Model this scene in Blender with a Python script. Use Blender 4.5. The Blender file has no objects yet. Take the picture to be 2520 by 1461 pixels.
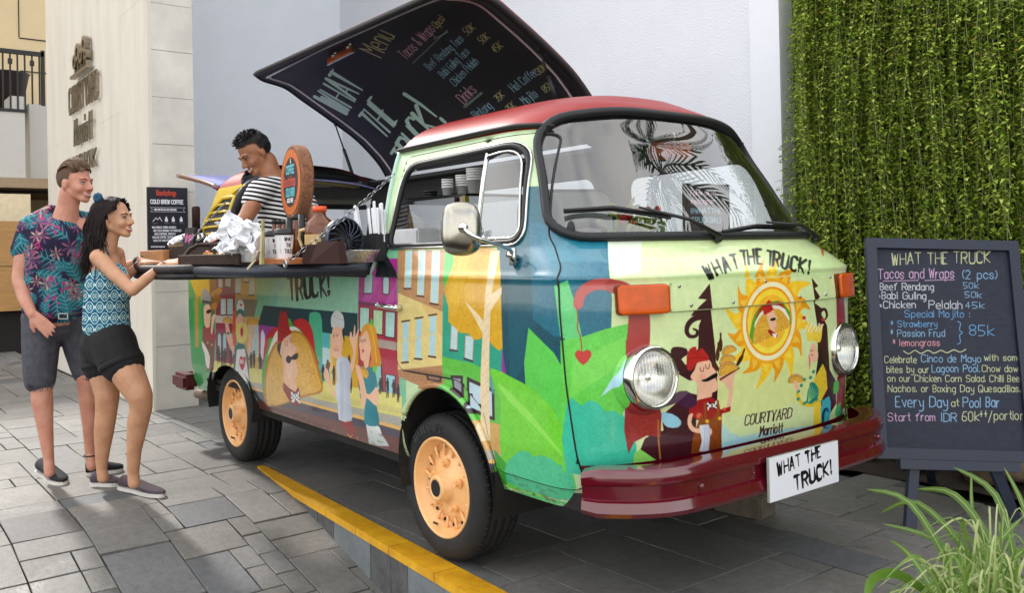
import bpy, bmesh, math, random, time
import numpy as np
from mathutils import Vector, Matrix
from mathutils.bvhtree import BVHTree
T0 = time.time()
random.seed(7); RNG = np.random.default_rng(7)
SC = bpy.context.scene
COL = SC.collection
# ------------------------------------------------------------------ camera
FPX = 2172.5; CYP = 598.46
CR = np.array([[0.6137451955360436, 0.7892235199335489, -0.02104924084433663],
               [-0.02064148260287857, -0.010611645133862469, -0.9997306248102578],
               [-0.789234289772295, 0.6140143553462346, 0.009777897338849293]])
CC = np.array([3.1752, -2.8612, 1.3110])
cam = bpy.data.cameras.new('camera'); camo = bpy.data.objects.new('camera', cam); COL.objects.link(camo)
cam.sensor_width = 36.0; cam.lens = FPX / 2520 * 36; cam.shift_y = -(730.5 - CYP) / 2520
cam.clip_end = 500; cam.clip_start = .05
M = Matrix.Identity(4)
for i in range(3):
    M[i][0] = CR[0][i]; M[i][1] = -CR[1][i]; M[i][2] = -CR[2][i]; M[i][3] = CC[i]
camo.matrix_world = M
SC.camera = camo
# ------------------------------------------------------------------ light
SUN_EL = math.radians(38)
w = bpy.data.worlds.new('World'); SC.world = w; w.use_nodes = True
nt = w.node_tree; nt.nodes.clear()
sky = nt.nodes.new('ShaderNodeTexSky'); sky.sky_type = 'NISHITA'; sky.sun_disc = False
sky.sun_elevation = SUN_EL; sky.sun_rotation = math.radians(-90); sky.air_density = 1.0; sky.dust_density = 1.0; sky.ozone_density = 1.0
bgn = nt.nodes.new('ShaderNodeBackground'); bgn.inputs[1].default_value = 0.15
out = nt.nodes.new('ShaderNodeOutputWorld')
wtc = nt.nodes.new('ShaderNodeTexCoord'); wno = nt.nodes.new('ShaderNodeTexNoise'); wno.inputs['Scale'].default_value = 2.2; wno.inputs['Detail'].default_value = 7; wno.inputs['Distortion'].default_value = .4
nt.links.new(wtc.outputs['Generated'], wno.inputs['Vector'])
wmr = nt.nodes.new('ShaderNodeMapRange'); wmr.inputs['From Min'].default_value = .22; wmr.inputs['From Max'].default_value = .58; nt.links.new(wno.outputs[0], wmr.inputs[0])
wmx = nt.nodes.new('ShaderNodeMix'); wmx.data_type = 'RGBA'; wmx.inputs[7].default_value = (4.9, 4.8, 4.65, 1)     # thin bright tropical cloud
nt.links.new(wmr.outputs[0], wmx.inputs[0]); nt.links.new(sky.outputs[0], wmx.inputs[6])
nt.links.new(wmx.outputs[2], bgn.inputs[0]); nt.links.new(bgn.outputs[0], out.inputs[0])
sl = bpy.data.lights.new('sun', 'SUN'); sl.energy = 1.1; sl.angle = math.radians(4); sl.color = (1, .96, .90)
so = bpy.data.objects.new('sun', sl); COL.objects.link(so)
sd = Vector((-math.cos(SUN_EL), -0.02, math.sin(SUN_EL)))
so.rotation_euler = sd.to_track_quat('Z', 'Y').to_euler()
SC.view_settings.view_transform = 'Standard'; SC.view_settings.look = 'None'
SC.view_settings.exposure = 1.6; SC.view_settings.gamma = 1; SC.view_settings.use_curve_mapping = False
SC.cycles.max_bounces = 8; SC.cycles.transparent_max_bounces = 12
# ------------------------------------------------------------------ pixel <-> place (pixels of the photo scaled to 2520 wide)
def ray(p):
    v = CR.T @ np.array([(p[0] - 1260) / FPX, (p[1] - CYP) / FPX, 1.]); return v
def on(p, ax, val):
    v = ray(p); return Vector(CC + (val - CC[ax]) / v[ax] * v)
def at(px, py, dep):
    return Vector(CC + ray((px, py)) * dep)
RIGHT = Vector(CR[0]).normalized(); AWAY = Vector((CR[2][0], CR[2][1], 0)).normalized(); UP = Vector((0, 0, 1))
# ------------------------------------------------------------------ materials
def srgb(c):
    c = [x / 255 for x in c]
    return tuple(x / 12.92 if x <= .04045 else ((x + .055) / 1.055) ** 2.4 for x in c)
def mat(name, col, rough=.6, metal=0., var=.12, scale=12., bump=0., bscale=60., coat=0., spec=.5, stretch=None, trans=0., sss=0., col2=None, emit=0., rvar=0.):
    """principled material with object-space noise in colour, roughness and relief; col is sRGB 0..255"""
    m = bpy.data.materials.new(name); m.use_nodes = True; n = m.node_tree.nodes; L = m.node_tree.links
    b = n['Principled BSDF']
    c = srgb(col); c2 = srgb(col2) if col2 else tuple(x * (1 - var) for x in c); c1 = tuple(min(1, x * (1 + var * .6)) for x in c) if not col2 else c
    tc = n.new('ShaderNodeTexCoord'); mp = n.new('ShaderNodeMapping'); L.new(tc.outputs['Object'], mp.inputs[0])
    if stretch: mp.inputs['Scale'].default_value = stretch
    no = n.new('ShaderNodeTexNoise'); no.inputs['Scale'].default_value = scale; no.inputs['Detail'].default_value = 6; no.inputs['Roughness'].default_value = .65
    L.new(mp.outputs[0], no.inputs['Vector'])
    cr = n.new('ShaderNodeValToRGB'); cr.color_ramp.elements[0].position = .3; cr.color_ramp.elements[1].position = .7
    cr.color_ramp.elements[0].color = (*c2, 1); cr.color_ramp.elements[1].color = (*c1, 1)
    L.new(no.outputs[0], cr.inputs[0]); L.new(cr.outputs[0], b.inputs['Base Color'])
    b.inputs['Roughness'].default_value = rough; b.inputs['Metallic'].default_value = metal
    b.inputs['Specular IOR Level'].default_value = spec
    if rvar:
        mr = n.new('ShaderNodeMapRange'); mr.inputs['To Min'].default_value = max(0, rough - rvar); mr.inputs['To Max'].default_value = min(1, rough + rvar)
        L.new(no.outputs[0], mr.inputs[0]); L.new(mr.outputs[0], b.inputs['Roughness'])
    if coat: b.inputs['Coat Weight'].default_value = coat; b.inputs['Coat Roughness'].default_value = .06
    if trans: b.inputs['Transmission Weight'].default_value = trans
    if sss:
        b.inputs['Subsurface Weight'].default_value = sss; b.inputs['Subsurface Radius'].default_value = (1, .4, .2); b.inputs['Subsurface Scale'].default_value = .01
    if bump:
        n2 = n.new('ShaderNodeTexNoise'); n2.inputs['Scale'].default_value = bscale; n2.inputs['Detail'].default_value = 4
        L.new(mp.outputs[0], n2.inputs['Vector'])
        bp = n.new('ShaderNodeBump'); bp.inputs['Strength'].default_value = bump; bp.inputs['Distance'].default_value = .01
        L.new(n2.outputs[0], bp.inputs['Height']); L.new(bp.outputs[0], b.inputs['Normal'])
    if emit: b.inputs['Emission Color'].default_value = (*c, 1); b.inputs['Emission Strength'].default_value = emit
    m['_col'] = 1
    return m
def glass_mat(name, tint=(1, 1, 1), refl=1.0, rough=.0, mult=1.0):
    m = bpy.data.materials.new(name); m.use_nodes = True; n = m.node_tree.nodes; L = m.node_tree.links
    for x in list(n):
        if x.type != 'OUTPUT_MATERIAL': n.remove(x)
    o = [x for x in n if x.type == 'OUTPUT_MATERIAL'][0]
    t = n.new('ShaderNodeBsdfTransparent'); t.inputs[0].default_value = (*tint, 1)
    g = n.new('ShaderNodeBsdfGlossy'); g.inputs['Roughness'].default_value = rough; g.inputs[0].default_value = (1, 1, 1, 1)
    lw = n.new('ShaderNodeLayerWeight'); lw.inputs[0].default_value = .5
    pw = n.new('ShaderNodeMath'); pw.operation = 'POWER'; pw.inputs[1].default_value = 4.; L.new(lw.outputs['Facing'], pw.inputs[0]); fr = pw
    mu = n.new('ShaderNodeMath'); mu.operation = 'MULTIPLY_ADD'; mu.inputs[1].default_value = mult; mu.inputs[2].default_value = .05 + refl; mu.use_clamp = True
    mx = n.new('ShaderNodeMixShader'); L.new(fr.outputs[0], mu.inputs[0]); L.new(mu.outputs[0], mx.inputs[0])
    L.new(t.outputs[0], mx.inputs[1]); L.new(g.outputs[0], mx.inputs[2]); L.new(mx.outputs[0], o.inputs[0])
    return m
def img_mat(name, arr, rough=.5, coat=0., spec=.5, bump=0., bscale=80., grain=.0, alpha=None):
    """arr: H x W x 3 sRGB 0..1, row 0 at the bottom, drawn by the code below (flat print)"""
    h, wd = arr.shape[:2]
    im = bpy.data.images.new(name, wd, h, alpha=False)
    px = np.ones((h, wd, 4), np.float32); px[..., :3] = arr; im.pixels.foreach_set(px.ravel()); im.update(); im.pack()
    m = bpy.data.materials.new(name); m.use_nodes = True; n = m.node_tree.nodes; L = m.node_tree.links; b = n['Principled BSDF']
    t = n.new('ShaderNodeTexImage'); t.image = im; t.extension = 'EXTEND'; t.interpolation = 'Linear'
    uv = n.new('ShaderNodeUVMap'); uv.uv_map = 'UVMap'; L.new(uv.outputs[0], t.inputs[0])
    tc = n.new('ShaderNodeTexCoord'); no = n.new('ShaderNodeTexNoise'); no.inputs['Scale'].default_value = 25; no.inputs['Detail'].default_value = 8; L.new(tc.outputs['Object'], no.inputs['Vector'])
    mr = n.new('ShaderNodeMapRange'); mr.inputs['From Min'].default_value = .25; mr.inputs['From Max'].default_value = .75
    mr.inputs['To Min'].default_value = 1 - grain; mr.inputs['To Max'].default_value = 1 + grain * .5; L.new(no.outputs[0], mr.inputs[0])
    mx = n.new('ShaderNodeMix'); mx.data_type = 'RGBA'; mx.blend_type = 'MULTIPLY'; mx.inputs[0].default_value = 1
    L.new(t.outputs[0], mx.inputs[6]); L.new(mr.outputs[0], mx.inputs[7]); L.new(mx.outputs[2], b.inputs['Base Color'])
    b.inputs['Roughness'].default_value = rough; b.inputs['Specular IOR Level'].default_value = spec
    if coat: b.inputs['Coat Weight'].default_value = coat; b.inputs['Coat Roughness'].default_value = .05
    if bump:
        n2 = n.new('ShaderNodeTexNoise'); n2.inputs['Scale'].default_value = bscale; L.new(tc.outputs['Object'], n2.inputs['Vector'])
        bp = n.new('ShaderNodeBump'); bp.inputs['Strength'].default_value = bump; bp.inputs['Distance'].default_value = .01
        L.new(n2.outputs[0], bp.inputs['Height']); L.new(bp.outputs[0], b.inputs['Normal'])
    return m
# ------------------------------------------------------------------ objects
def empty(name, label, cat, loc=(0, 0, 0), group=None, rz=0):
    o = bpy.data.objects.new(name, None); COL.objects.link(o); o.location = loc; o.rotation_euler = (0, 0, rz); o.empty_display_size = .1
    o['label'] = label; o['category'] = cat
    if group: o['group'] = group
    return o
def tag(o, label, cat, group=None, kind=None):
    o['label'] = label; o['category'] = cat
    if group: o['group'] = group
    if kind: o['kind'] = kind
    return o
def link(name, me, m=None, parent=None, label=None, smooth=False):
    o = bpy.data.objects.new(name, me); COL.objects.link(o)
    if m is not None:
        me.materials.clear()
        for x in (m if isinstance(m, (list, tuple)) else [m]): me.materials.append(x)
    if smooth: me.polygons.foreach_set('use_smooth', [True] * len(me.polygons))
    if parent is not None:
        o.parent = parent; bpy.context.view_layer.update() if False else None
        o.matrix_parent_inverse = WM(parent).inverted()
    if label: o['label'] = label
    return o
def WM(o):
    m = Matrix.Translation(o.location) @ o.rotation_euler.to_matrix().to_4x4()
    if o.parent: m = WM(o.parent) @ o.matrix_parent_inverse @ m
    return m
def mesh(verts, faces, name='m'):
    me = bpy.data.meshes.new(name); me.from_pydata([tuple(v) for v in verts], [], faces); me.update(); return me
class MB:
    """collects shapes in world coordinates into ONE mesh"""
    def __init__(s): s.v = []; s.f = []; s.mi = []; s.cur = 0
    def add(s, vs, fs):
        o = len(s.v); s.v += [tuple(v) for v in vs]; s.f += [tuple(i + o for i in f) for f in fs]; s.mi += [s.cur] * len(fs); return s
    def box(s, lo, hi, M=None, bev=0.):
        x0, y0, z0 = lo; x1, y1, z1 = hi; b = min(bev, (x1 - x0) * .45, (y1 - y0) * .45, (z1 - z0) * .45)
        if b <= 0:
            vs = [(x, y, z) for z in (z0, z1) for y in (y0, y1) for x in (x0, x1)]
            fs = [(0, 2, 3, 1), (4, 5, 7, 6), (0, 1, 5, 4), (2, 6, 7, 3), (0, 4, 6, 2), (1, 3, 7, 5)]
        else:
            bm = bmesh.new(); bmesh.ops.create_cube(bm, size=1, matrix=Matrix.Translation(((x0 + x1) / 2, (y0 + y1) / 2, (z0 + z1) / 2)) @ Matrix.Diagonal((x1 - x0, y1 - y0, z1 - z0, 1)))
            bmesh.ops.bevel(bm, geom=list(bm.edges), offset=b, segments=2 if b > .004 else 1, affect='EDGES')
            bm.verts.index_update(); vs = [v.co.copy() for v in bm.verts]; fs = [tuple(v.index for v in f.verts) for f in bm.faces]; bm.free()
        if M is not None: vs = [M @ Vector(v) for v in vs]
        return s.add(vs, fs)
    def tube(s, pts, r, n=8, caps=True, closed=False, flat=None):
        pts = [Vector(p) for p in pts]; N = len(pts); rs = r if isinstance(r, (list, tuple)) else [r] * N
        vs = []; fs = []; up = None
        for i, p in enumerate(pts):
            a = pts[i - 1] if (i > 0 or closed) else p; b = pts[(i + 1) % N] if (i < N - 1 or closed) else p
            t = (b - a)
            t = t.normalized() if t.length > 1e-9 else Vector((0, 0, 1))
            if up is None: up = t.cross(Vector((0, 0, 1))) if abs(t.z) < .9 else t.cross(Vector((1, 0, 0)))
            up = (up - t * up.dot(t)); up = up.normalized() if up.length > 1e-6 else t.orthogonal().normalized()
            sd_ = t.cross(up)
            for k in range(n):
                an = 2 * math.pi * k / n; ru = rs[i]; rv = rs[i] * (flat if flat else 1)
                vs.append(p + up * math.cos(an) * ru + sd_ * math.sin(an) * rv)
        R_ = N if closed else N - 1
        for i in range(R_):
            for k in range(n):
                j = (i + 1) % N
                fs.append((i * n + k, i * n + (k + 1) % n, j * n + (k + 1) % n, j * n + k))
        if caps and not closed: fs.append(tuple(range(n - 1, -1, -1))); fs.append(tuple((N - 1) * n + k for k in range(n)))
        return s.add(vs, fs)
    def lathe(s, prof, M=None, n=24, close=True):
        """prof [(r,z)..] about local Z"""
        vs = []; fs = []
        for (r, z) in prof:
            for k in range(n):
                a = 2 * math.pi * k / n; vs.append(Vector((r * math.cos(a), r * math.sin(a), z)))
        for i in range(len(prof) - 1):
            for k in range(n): fs.append((i * n + k, i * n + (k + 1) % n, (i + 1) * n + (k + 1) % n, (i + 1) * n + k))
        if close:
            if prof[0][0] > 1e-5: fs.append(tuple(range(n - 1, -1, -1)))
            if prof[-1][0] > 1e-5: fs.append(tuple((len(prof) - 1) * n + k for k in range(n)))
        if M is not None: vs = [M @ v for v in vs]
        return s.add(vs, fs)
    def ball(s, c, r, n=12, M=None):
        r = r if isinstance(r, (tuple, list)) else (r, r, r)
        X = Matrix.Translation(c) @ (M if M is not None else Matrix.Identity(4)) @ Matrix.Diagonal((*r, 1))
        return s.lathe([(max(1e-6, math.sin(math.pi * i / n)), -math.cos(math.pi * i / n)) for i in range(n + 1)], X, n * 2 if n < 10 else 20, False)
    def prism(s, pts2, M, th):
        """flat polygon pts2 (x,y) extruded 0..th along local z"""
        n = len(pts2); vs = [M @ Vector((x, y, 0)) for x, y in pts2] + [M @ Vector((x, y, th)) for x, y in pts2]
        fs = [tuple(range(n - 1, -1, -1)), tuple(range(n, 2 * n))] + [(i, (i + 1) % n, (i + 1) % n + n, i + n) for i in range(n)]
        return s.add(vs, fs)
    def quad(s, a, b, c, d): return s.add([a, b, c, d], [(0, 1, 2, 3)])
    def build(s, name, m=None, parent=None, smooth=False, label=None, auto=None):
        me = mesh(s.v, s.f, name); me.polygons.foreach_set('material_index', s.mi)
        o = link(name, me, m, parent, label, smooth)
        if m is not None and isinstance(m, (list, tuple)): me.polygons.foreach_set('material_index', s.mi)
        if auto: shade_auto(me, auto)
        return o
def shade_auto(me, ang=35):
    bm = bmesh.new(); bm.from_mesh(me); a = math.radians(ang)
    for f in bm.faces: f.smooth = True
    for e in bm.edges:
        if len(e.link_faces) == 2 and e.calc_face_angle(0) > a: e.smooth = False
    bmesh.ops.recalc_face_normals(bm, faces=bm.faces); bm.to_mesh(me); bm.free()
def frame(o, z, x=None):
    """matrix at o whose local Z is z"""
    z = Vector(z).normalized(); x = Vector(x) if x is not None else (Vector((0, 0, 1)).cross(z) if abs(z.z) < .99 else Vector((1, 0, 0)))
    x = (x - z * x.dot(z)).normalized(); y = z.cross(x); m = Matrix.Identity(4)
    for i in range(3): m[i][0] = x[i]; m[i][1] = y[i]; m[i][2] = z[i]; m[i][3] = o[i]
    return m
def copy_tree(o, parent=None):
    c = o.copy(); COL.objects.link(c)
    if parent is not None: c.parent = parent
    for ch in o.children: copy_tree(ch, c)
    return c
def cr(pts, n=6, closed=False):
    """catmull-rom through pts"""
    P = [np.array(p, float) for p in pts]; N = len(P); o = []
    R_ = N if closed else N - 1
    for i in range(R_):
        p0 = P[i - 1] if (i > 0 or closed) else P[i]; p1 = P[i]; p2 = P[(i + 1) % N]; p3 = P[(i + 2) % N] if (i + 2 < N or closed) else p2
        for k in range(n):
            t = k / n; o.append(.5 * ((2 * p1) + (-p0 + p2) * t + (2 * p0 - 5 * p1 + 4 * p2 - p3) * t * t + (-p0 + 3 * p1 - 3 * p2 + p3) * t ** 3))
    if not closed: o.append(P[-1])
    return o
# ------------------------------------------------------------------ flat print: canvas and single-stroke lettering
class Canvas:
    def __init__(s, w, h, col): s.w = w; s.h = h; s.a = np.empty((h, w, 3), np.float32); s.a[:] = np.array(col, np.float32) / 255; s.T = None
    def cover(s, polys):
        """polys: list of Nx2 arrays in canvas px (y up)"""
        polys = [np.asarray(p, float) for p in polys if len(p) > 2]
        if not polys: return None
        allp = np.concatenate(polys); x0 = int(max(0, math.floor(allp[:, 0].min()) - 1)); x1 = int(min(s.w, math.ceil(allp[:, 0].max()) + 2))
        y0 = int(max(0, math.floor(allp[:, 1].min()) - 1)); y1 = int(min(s.h, math.ceil(allp[:, 1].max()) + 2))
        if x1 <= x0 or y1 <= y0: return None
        SS = 4; W = x1 - x0; H = y1 - y0; buf = np.zeros((H * SS, W + 2), np.float64)
        for p in polys:
            q = np.roll(p, -1, 0)
            area = (p[:, 0] * q[:, 1] - q[:, 0] * p[:, 1]).sum(); sg0 = 1 if area > 0 else -1
            for (ax, ay), (bx, by) in zip(p, q):
                if ay == by: continue
                sg = sg0 if ay < by else -sg0
                if ay > by: ax, ay, bx, by = bx, by, ax, ay
                r0 = max(0, math.ceil((ay - y0) * SS - .5)); r1 = min(H * SS, math.ceil((by - y0) * SS - .5))
                if r1 <= r0: continue
                r = np.arange(r0, r1); yy = (r + .5) / SS + y0; xx = np.clip(ax + (yy - ay) * (bx - ax) / (by - ay) - x0, 0, W)
                i = xx.astype(int); fr = xx - i
                buf[r, i] += sg * (1 - fr); buf[r, i + 1] += sg * fr
        c = np.cumsum(buf, 1)[:, :W]; c = np.clip(np.abs(c), 0, 1).reshape(H, SS, W).mean(1)
        return x0, x1, y0, y1, c
    def tr(s, pts, sub=12.):
        pts = [tuple(p) for p in pts]
        if s.T is None: return np.array(pts, float)
        o = []
        for i, p in enumerate(pts):
            q = pts[(i + 1) % len(pts)]; L = math.hypot(q[0] - p[0], q[1] - p[1]); n = max(1, int(L / sub))
            for k in range(n): o.append((p[0] + (q[0] - p[0]) * k / n, p[1] + (q[1] - p[1]) * k / n))
        return np.array([s.T(p) for p in o], float)
    def fill(s, polys, col, alpha=1., grad=None, tex=0.):
        r = s.cover([s.tr(p) for p in polys])
        if r is None: return
        x0, x1, y0, y1, c = r; c = (c * alpha)[..., None].astype(np.float32); col = np.array(col, np.float32) / 255
        reg = s.a[y0:y1, x0:x1]
        if grad is not None:
            c2 = np.array(grad[0], np.float32) / 255; g = np.linspace(0, 1, y1 - y0)[:, None, None] if grad[1] == 'y' else np.linspace(0, 1, x1 - x0)[None, :, None]
            col = col * g + c2 * (1 - g)
        if tex: 
            hh, ww = y1 - y0, x1 - x0
            nz = RNG.standard_normal((hh // 3 + 1, ww // 3 + 1)).astype(np.float32); nz = np.kron(nz, np.ones((3, 3), np.float32))[:hh, :ww, None]
            col = np.clip(col + nz * tex, 0, 1)
        reg[:] = reg * (1 - c) + col * c
    def poly(s, col, pts, alpha=1., sm=0, grad=None, tex=0.):
        if sm: pts = cr(pts, sm, True)
        s.fill([pts], col, alpha, grad, tex)
    def caps(s, pts, wd, n=5):
        """capsule polygons along a polyline, in user space"""
        o = []; W = wd if isinstance(wd, (list, tuple)) else [wd] * len(pts)
        for i in range(len(pts) - 1):
            (ax, ay), (bx, by) = pts[i][:2], pts[i + 1][:2]; L = math.hypot(bx - ax, by - ay); an = math.atan2(by - ay, bx - ax) if L > 0 else 0
            ra, rb = W[i] / 2, W[i + 1] / 2
            o.append([(ax + ra * math.cos(an + math.pi / 2 + math.pi * k / n), ay + ra * math.sin(an + math.pi / 2 + math.pi * k / n)) for k in range(n + 1)] +
                     [(bx + rb * math.cos(an - math.pi / 2 + math.pi * k / n), by + rb * math.sin(an - math.pi / 2 + math.pi * k / n)) for k in range(n + 1)])
        return o
    def line(s, col, pts, wd, alpha=1., sm=0):
        if sm:
            n0 = len(pts); pts = [tuple(p) for p in cr(pts, sm)]
            if isinstance(wd, (list, tuple)): wd = list(np.interp(np.linspace(0, n0 - 1, len(pts)), range(n0), wd))
        s.fill(s.caps(pts, wd), col, alpha)
    def text(s, col, txt, o, xd, yd, wd, jit=0., brush=0., bold=None, alpha=1., gap=1.3, serif=False):
        """o baseline start, xd vector of one glyph unit to the right, yd vector of one unit up (cap = 6 units)"""
        polys = []; cx = 0
        for ch in txt:
            st, adv = glyph(ch)
            jx, jy = random.uniform(-jit, jit), random.uniform(-jit, jit); sl_ = random.uniform(-jit, jit) * .08
            for pl in st:
                pp = [(o[0] + xd[0] * (cx + x + jx + sl_ * y) + yd[0] * (y + jy), o[1] + xd[1] * (cx + x + jx + sl_ * y) + yd[1] * (y + jy)) for x, y in pl]
                ww = wd
                if brush: ww = [wd * (1 + brush * math.sin(i * 2.1 + cx)) for i in range(len(pp))]; ww[-1] = wd * .45
                if serif and len(pl) == 2 and pl[0][0] == pl[1][0]: ww = wd * 1.7
                polys += s.caps(pp, ww, 4)
                if serif:
                    for (x, y) in (pl[0], pl[-1]):
                        if y in (0, 6): polys += s.caps([(o[0] + xd[0] * (cx + x - .6) + yd[0] * y, o[1] + xd[1] * (cx + x - .6) + yd[1] * y), (o[0] + xd[0] * (cx + x + .6) + yd[0] * y, o[1] + xd[1] * (cx + x + .6) + yd[1] * y)], wd * .7, 3)
            cx += adv + gap
        s.fill(polys, col, alpha)
        return cx
GL = {'A': '02 28 42|14 34', 'B': '02 08 28 37 36 25 05|25 34 33 22 02', 'C': '47 38 18 07 03 12 32 43', 'D': '02 08 28 47 43 22 02', 'E': '38 08 02 32|05 25', 'F': '38 08 02|05 25',
      'G': '47 38 18 07 03 12 32 43 45 25', 'H': '02 08|48 42|05 45', 'I': '08 02', 'J': '38 33 22 12 03', 'K': '08 02|48 05 42', 'L': '08 02 32', 'M': '02 08 25 48 42', 'N': '02 08 42 48',
      'O': '18 07 03 12 32 43 47 38 18', 'P': '02 08 38 47 46 35 05', 'Q': '18 07 03 12 32 43 47 38 18|24 42', 'R': '02 08 38 47 46 35 05|25 42', 'S': '47 38 18 07 06 15 35 44 43 32 12 03',
      'T': '08 48|28 22', 'U': '08 03 12 32 43 48', 'V': '08 22 48', 'W': '08 12 27 32 48', 'X': '08 42|48 02', 'Y': '08 25 48|25 22', 'Z': '08 48 02 42',
      'a': '36 32|35 26 16 05 03 12 22 33', 'b': '08 02|05 16 26 35 33 22 12 03', 'c': '35 26 16 05 03 12 22 33', 'd': '38 32|35 26 16 05 03 12 22 33', 'e': '04 34 35 26 16 05 03 12 32',
      'f': '38 27 17 12|06 26', 'g': '36 31 20 10|35 26 16 05 03 12 22 33', 'h': '08 02|05 16 26 35 32', 'i': '06 02|08 07', 'j': '26 21 10 00|28 27', 'k': '08 02|36 04 32', 'l': '08 02',
      'm': '06 02|05 16 25 22|25 36 45 42', 'n': '06 02|05 16 26 35 32', 'o': '16 05 03 12 22 33 35 26 16', 'p': '06 00|05 16 26 35 33 22 12 03', 'q': '36 30|35 26 16 05 03 12 22 33',
      'r': '06 02|04 16 26', 's': '35 26 16 05 14 24 33 22 12 03', 't': '18 13 22|06 26', 'u': '06 03 12 22 33|36 32', 'v': '06 22 36', 'w': '06 12 25 32 46', 'x': '06 32|36 02',
      'y': '06 13 23|36 31 20 00', 'z': '06 36 02 32', '0': '18 07 03 12 22 33 37 28 18', '1': '07 18 12', '2': '07 18 28 37 36 02 32', '3': '07 18 28 37 36 25 34 33 22 12 03|15 25',
      '4': '28 04 34|28 22', '5': '38 08 05 25 34 33 22 02', '6': '38 18 05 03 12 22 33 34 25 05', '7': '08 38 12', '8': '15 06 07 18 28 37 36 25 15 04 03 12 22 33 34 25', '9': '36 25 15 06 07 18 28 37 34 22 12',
      '!': '08 04|03 02', '.': '02 03', ',': '12 01', '&': '42 07 18 27 03 12 22 44', '(': '28 16 14 22', ')': '08 16 14 02', '/': '00 38', '*': '14 18|05 27|07 25', '+': '14 18|06 26',
      '@': '34 24 15 26 35 34 45 47 38 18 07 03 12 32', ':': '06 05|03 02', '-': '05 25', '}': '08 17 16 25 14 13 02', ' ': '', "'": '08 07'}
_gc = {}
def glyph(ch):
    if ch not in _gc:
        st = [[(int(p[0]), int(p[1]) - 2) for p in pl.split()] for pl in GL.get(ch, '').split('|') if pl.strip()]
        _gc[ch] = (st, max([x for pl in st for x, y in pl], default=2))
    return _gc[ch]
def uv_mesh(me, uvs):
    """uvs per vertex"""
    l = me.uv_layers.new(name='UVMap'); vi = np.empty(len(me.loops), np.int32); me.loops.foreach_get('vertex_index', vi)
    l.data.foreach_set('uv', np.asarray(uvs, np.float32)[vi].ravel())
# ================================================================== ground
def kout(x): return -.787 - .0617 * (max(x, -2.11) + 2.11)      # outer and inner line of the kerb
def kin(x): return -.712 - .042 * (max(x, -2.08) + 2.08)
def gz(x, y):
    """level of the paving: flat forecourt under the truck, ramp falling away on the customer side"""
    if y > kout(x) + .02: return 0.
    return -.175 * (math.log1p(math.exp((x + 1.6) * 8)) / 8)
g = MB(); xs_ = [-16, -8, -4] + list(np.linspace(-2.6, 1.2, 20)) + [4, 9]
g.add([(x, y, gz(x, -3) - .035) for y in (-12, -.79) for x in xs_], [(i, i + 1, len(xs_) + i + 1, len(xs_) + i) for i in range(len(xs_) - 1)])
g.quad((-16, -.79, -.036), (9, -.79, -.036), (9, 9, -.035), (-16, 9, -.035))
M_ground = mat('mortar_and_sand', (26, 24, 22), .98, spec=.1, var=.3, scale=30, bump=.4)
gr = g.build('ground', M_ground); gr['kind'] = 'structure'
far = MB(); far.quad((-80, -80, -1.2), (80, -80, -1.2), (80, 80, -1.2), (-80, 80, -1.2)); fo = far.build('terrain', mat('far_ground', (110, 106, 98), .9, scale=.5)); fo['kind'] = 'structure'
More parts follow.
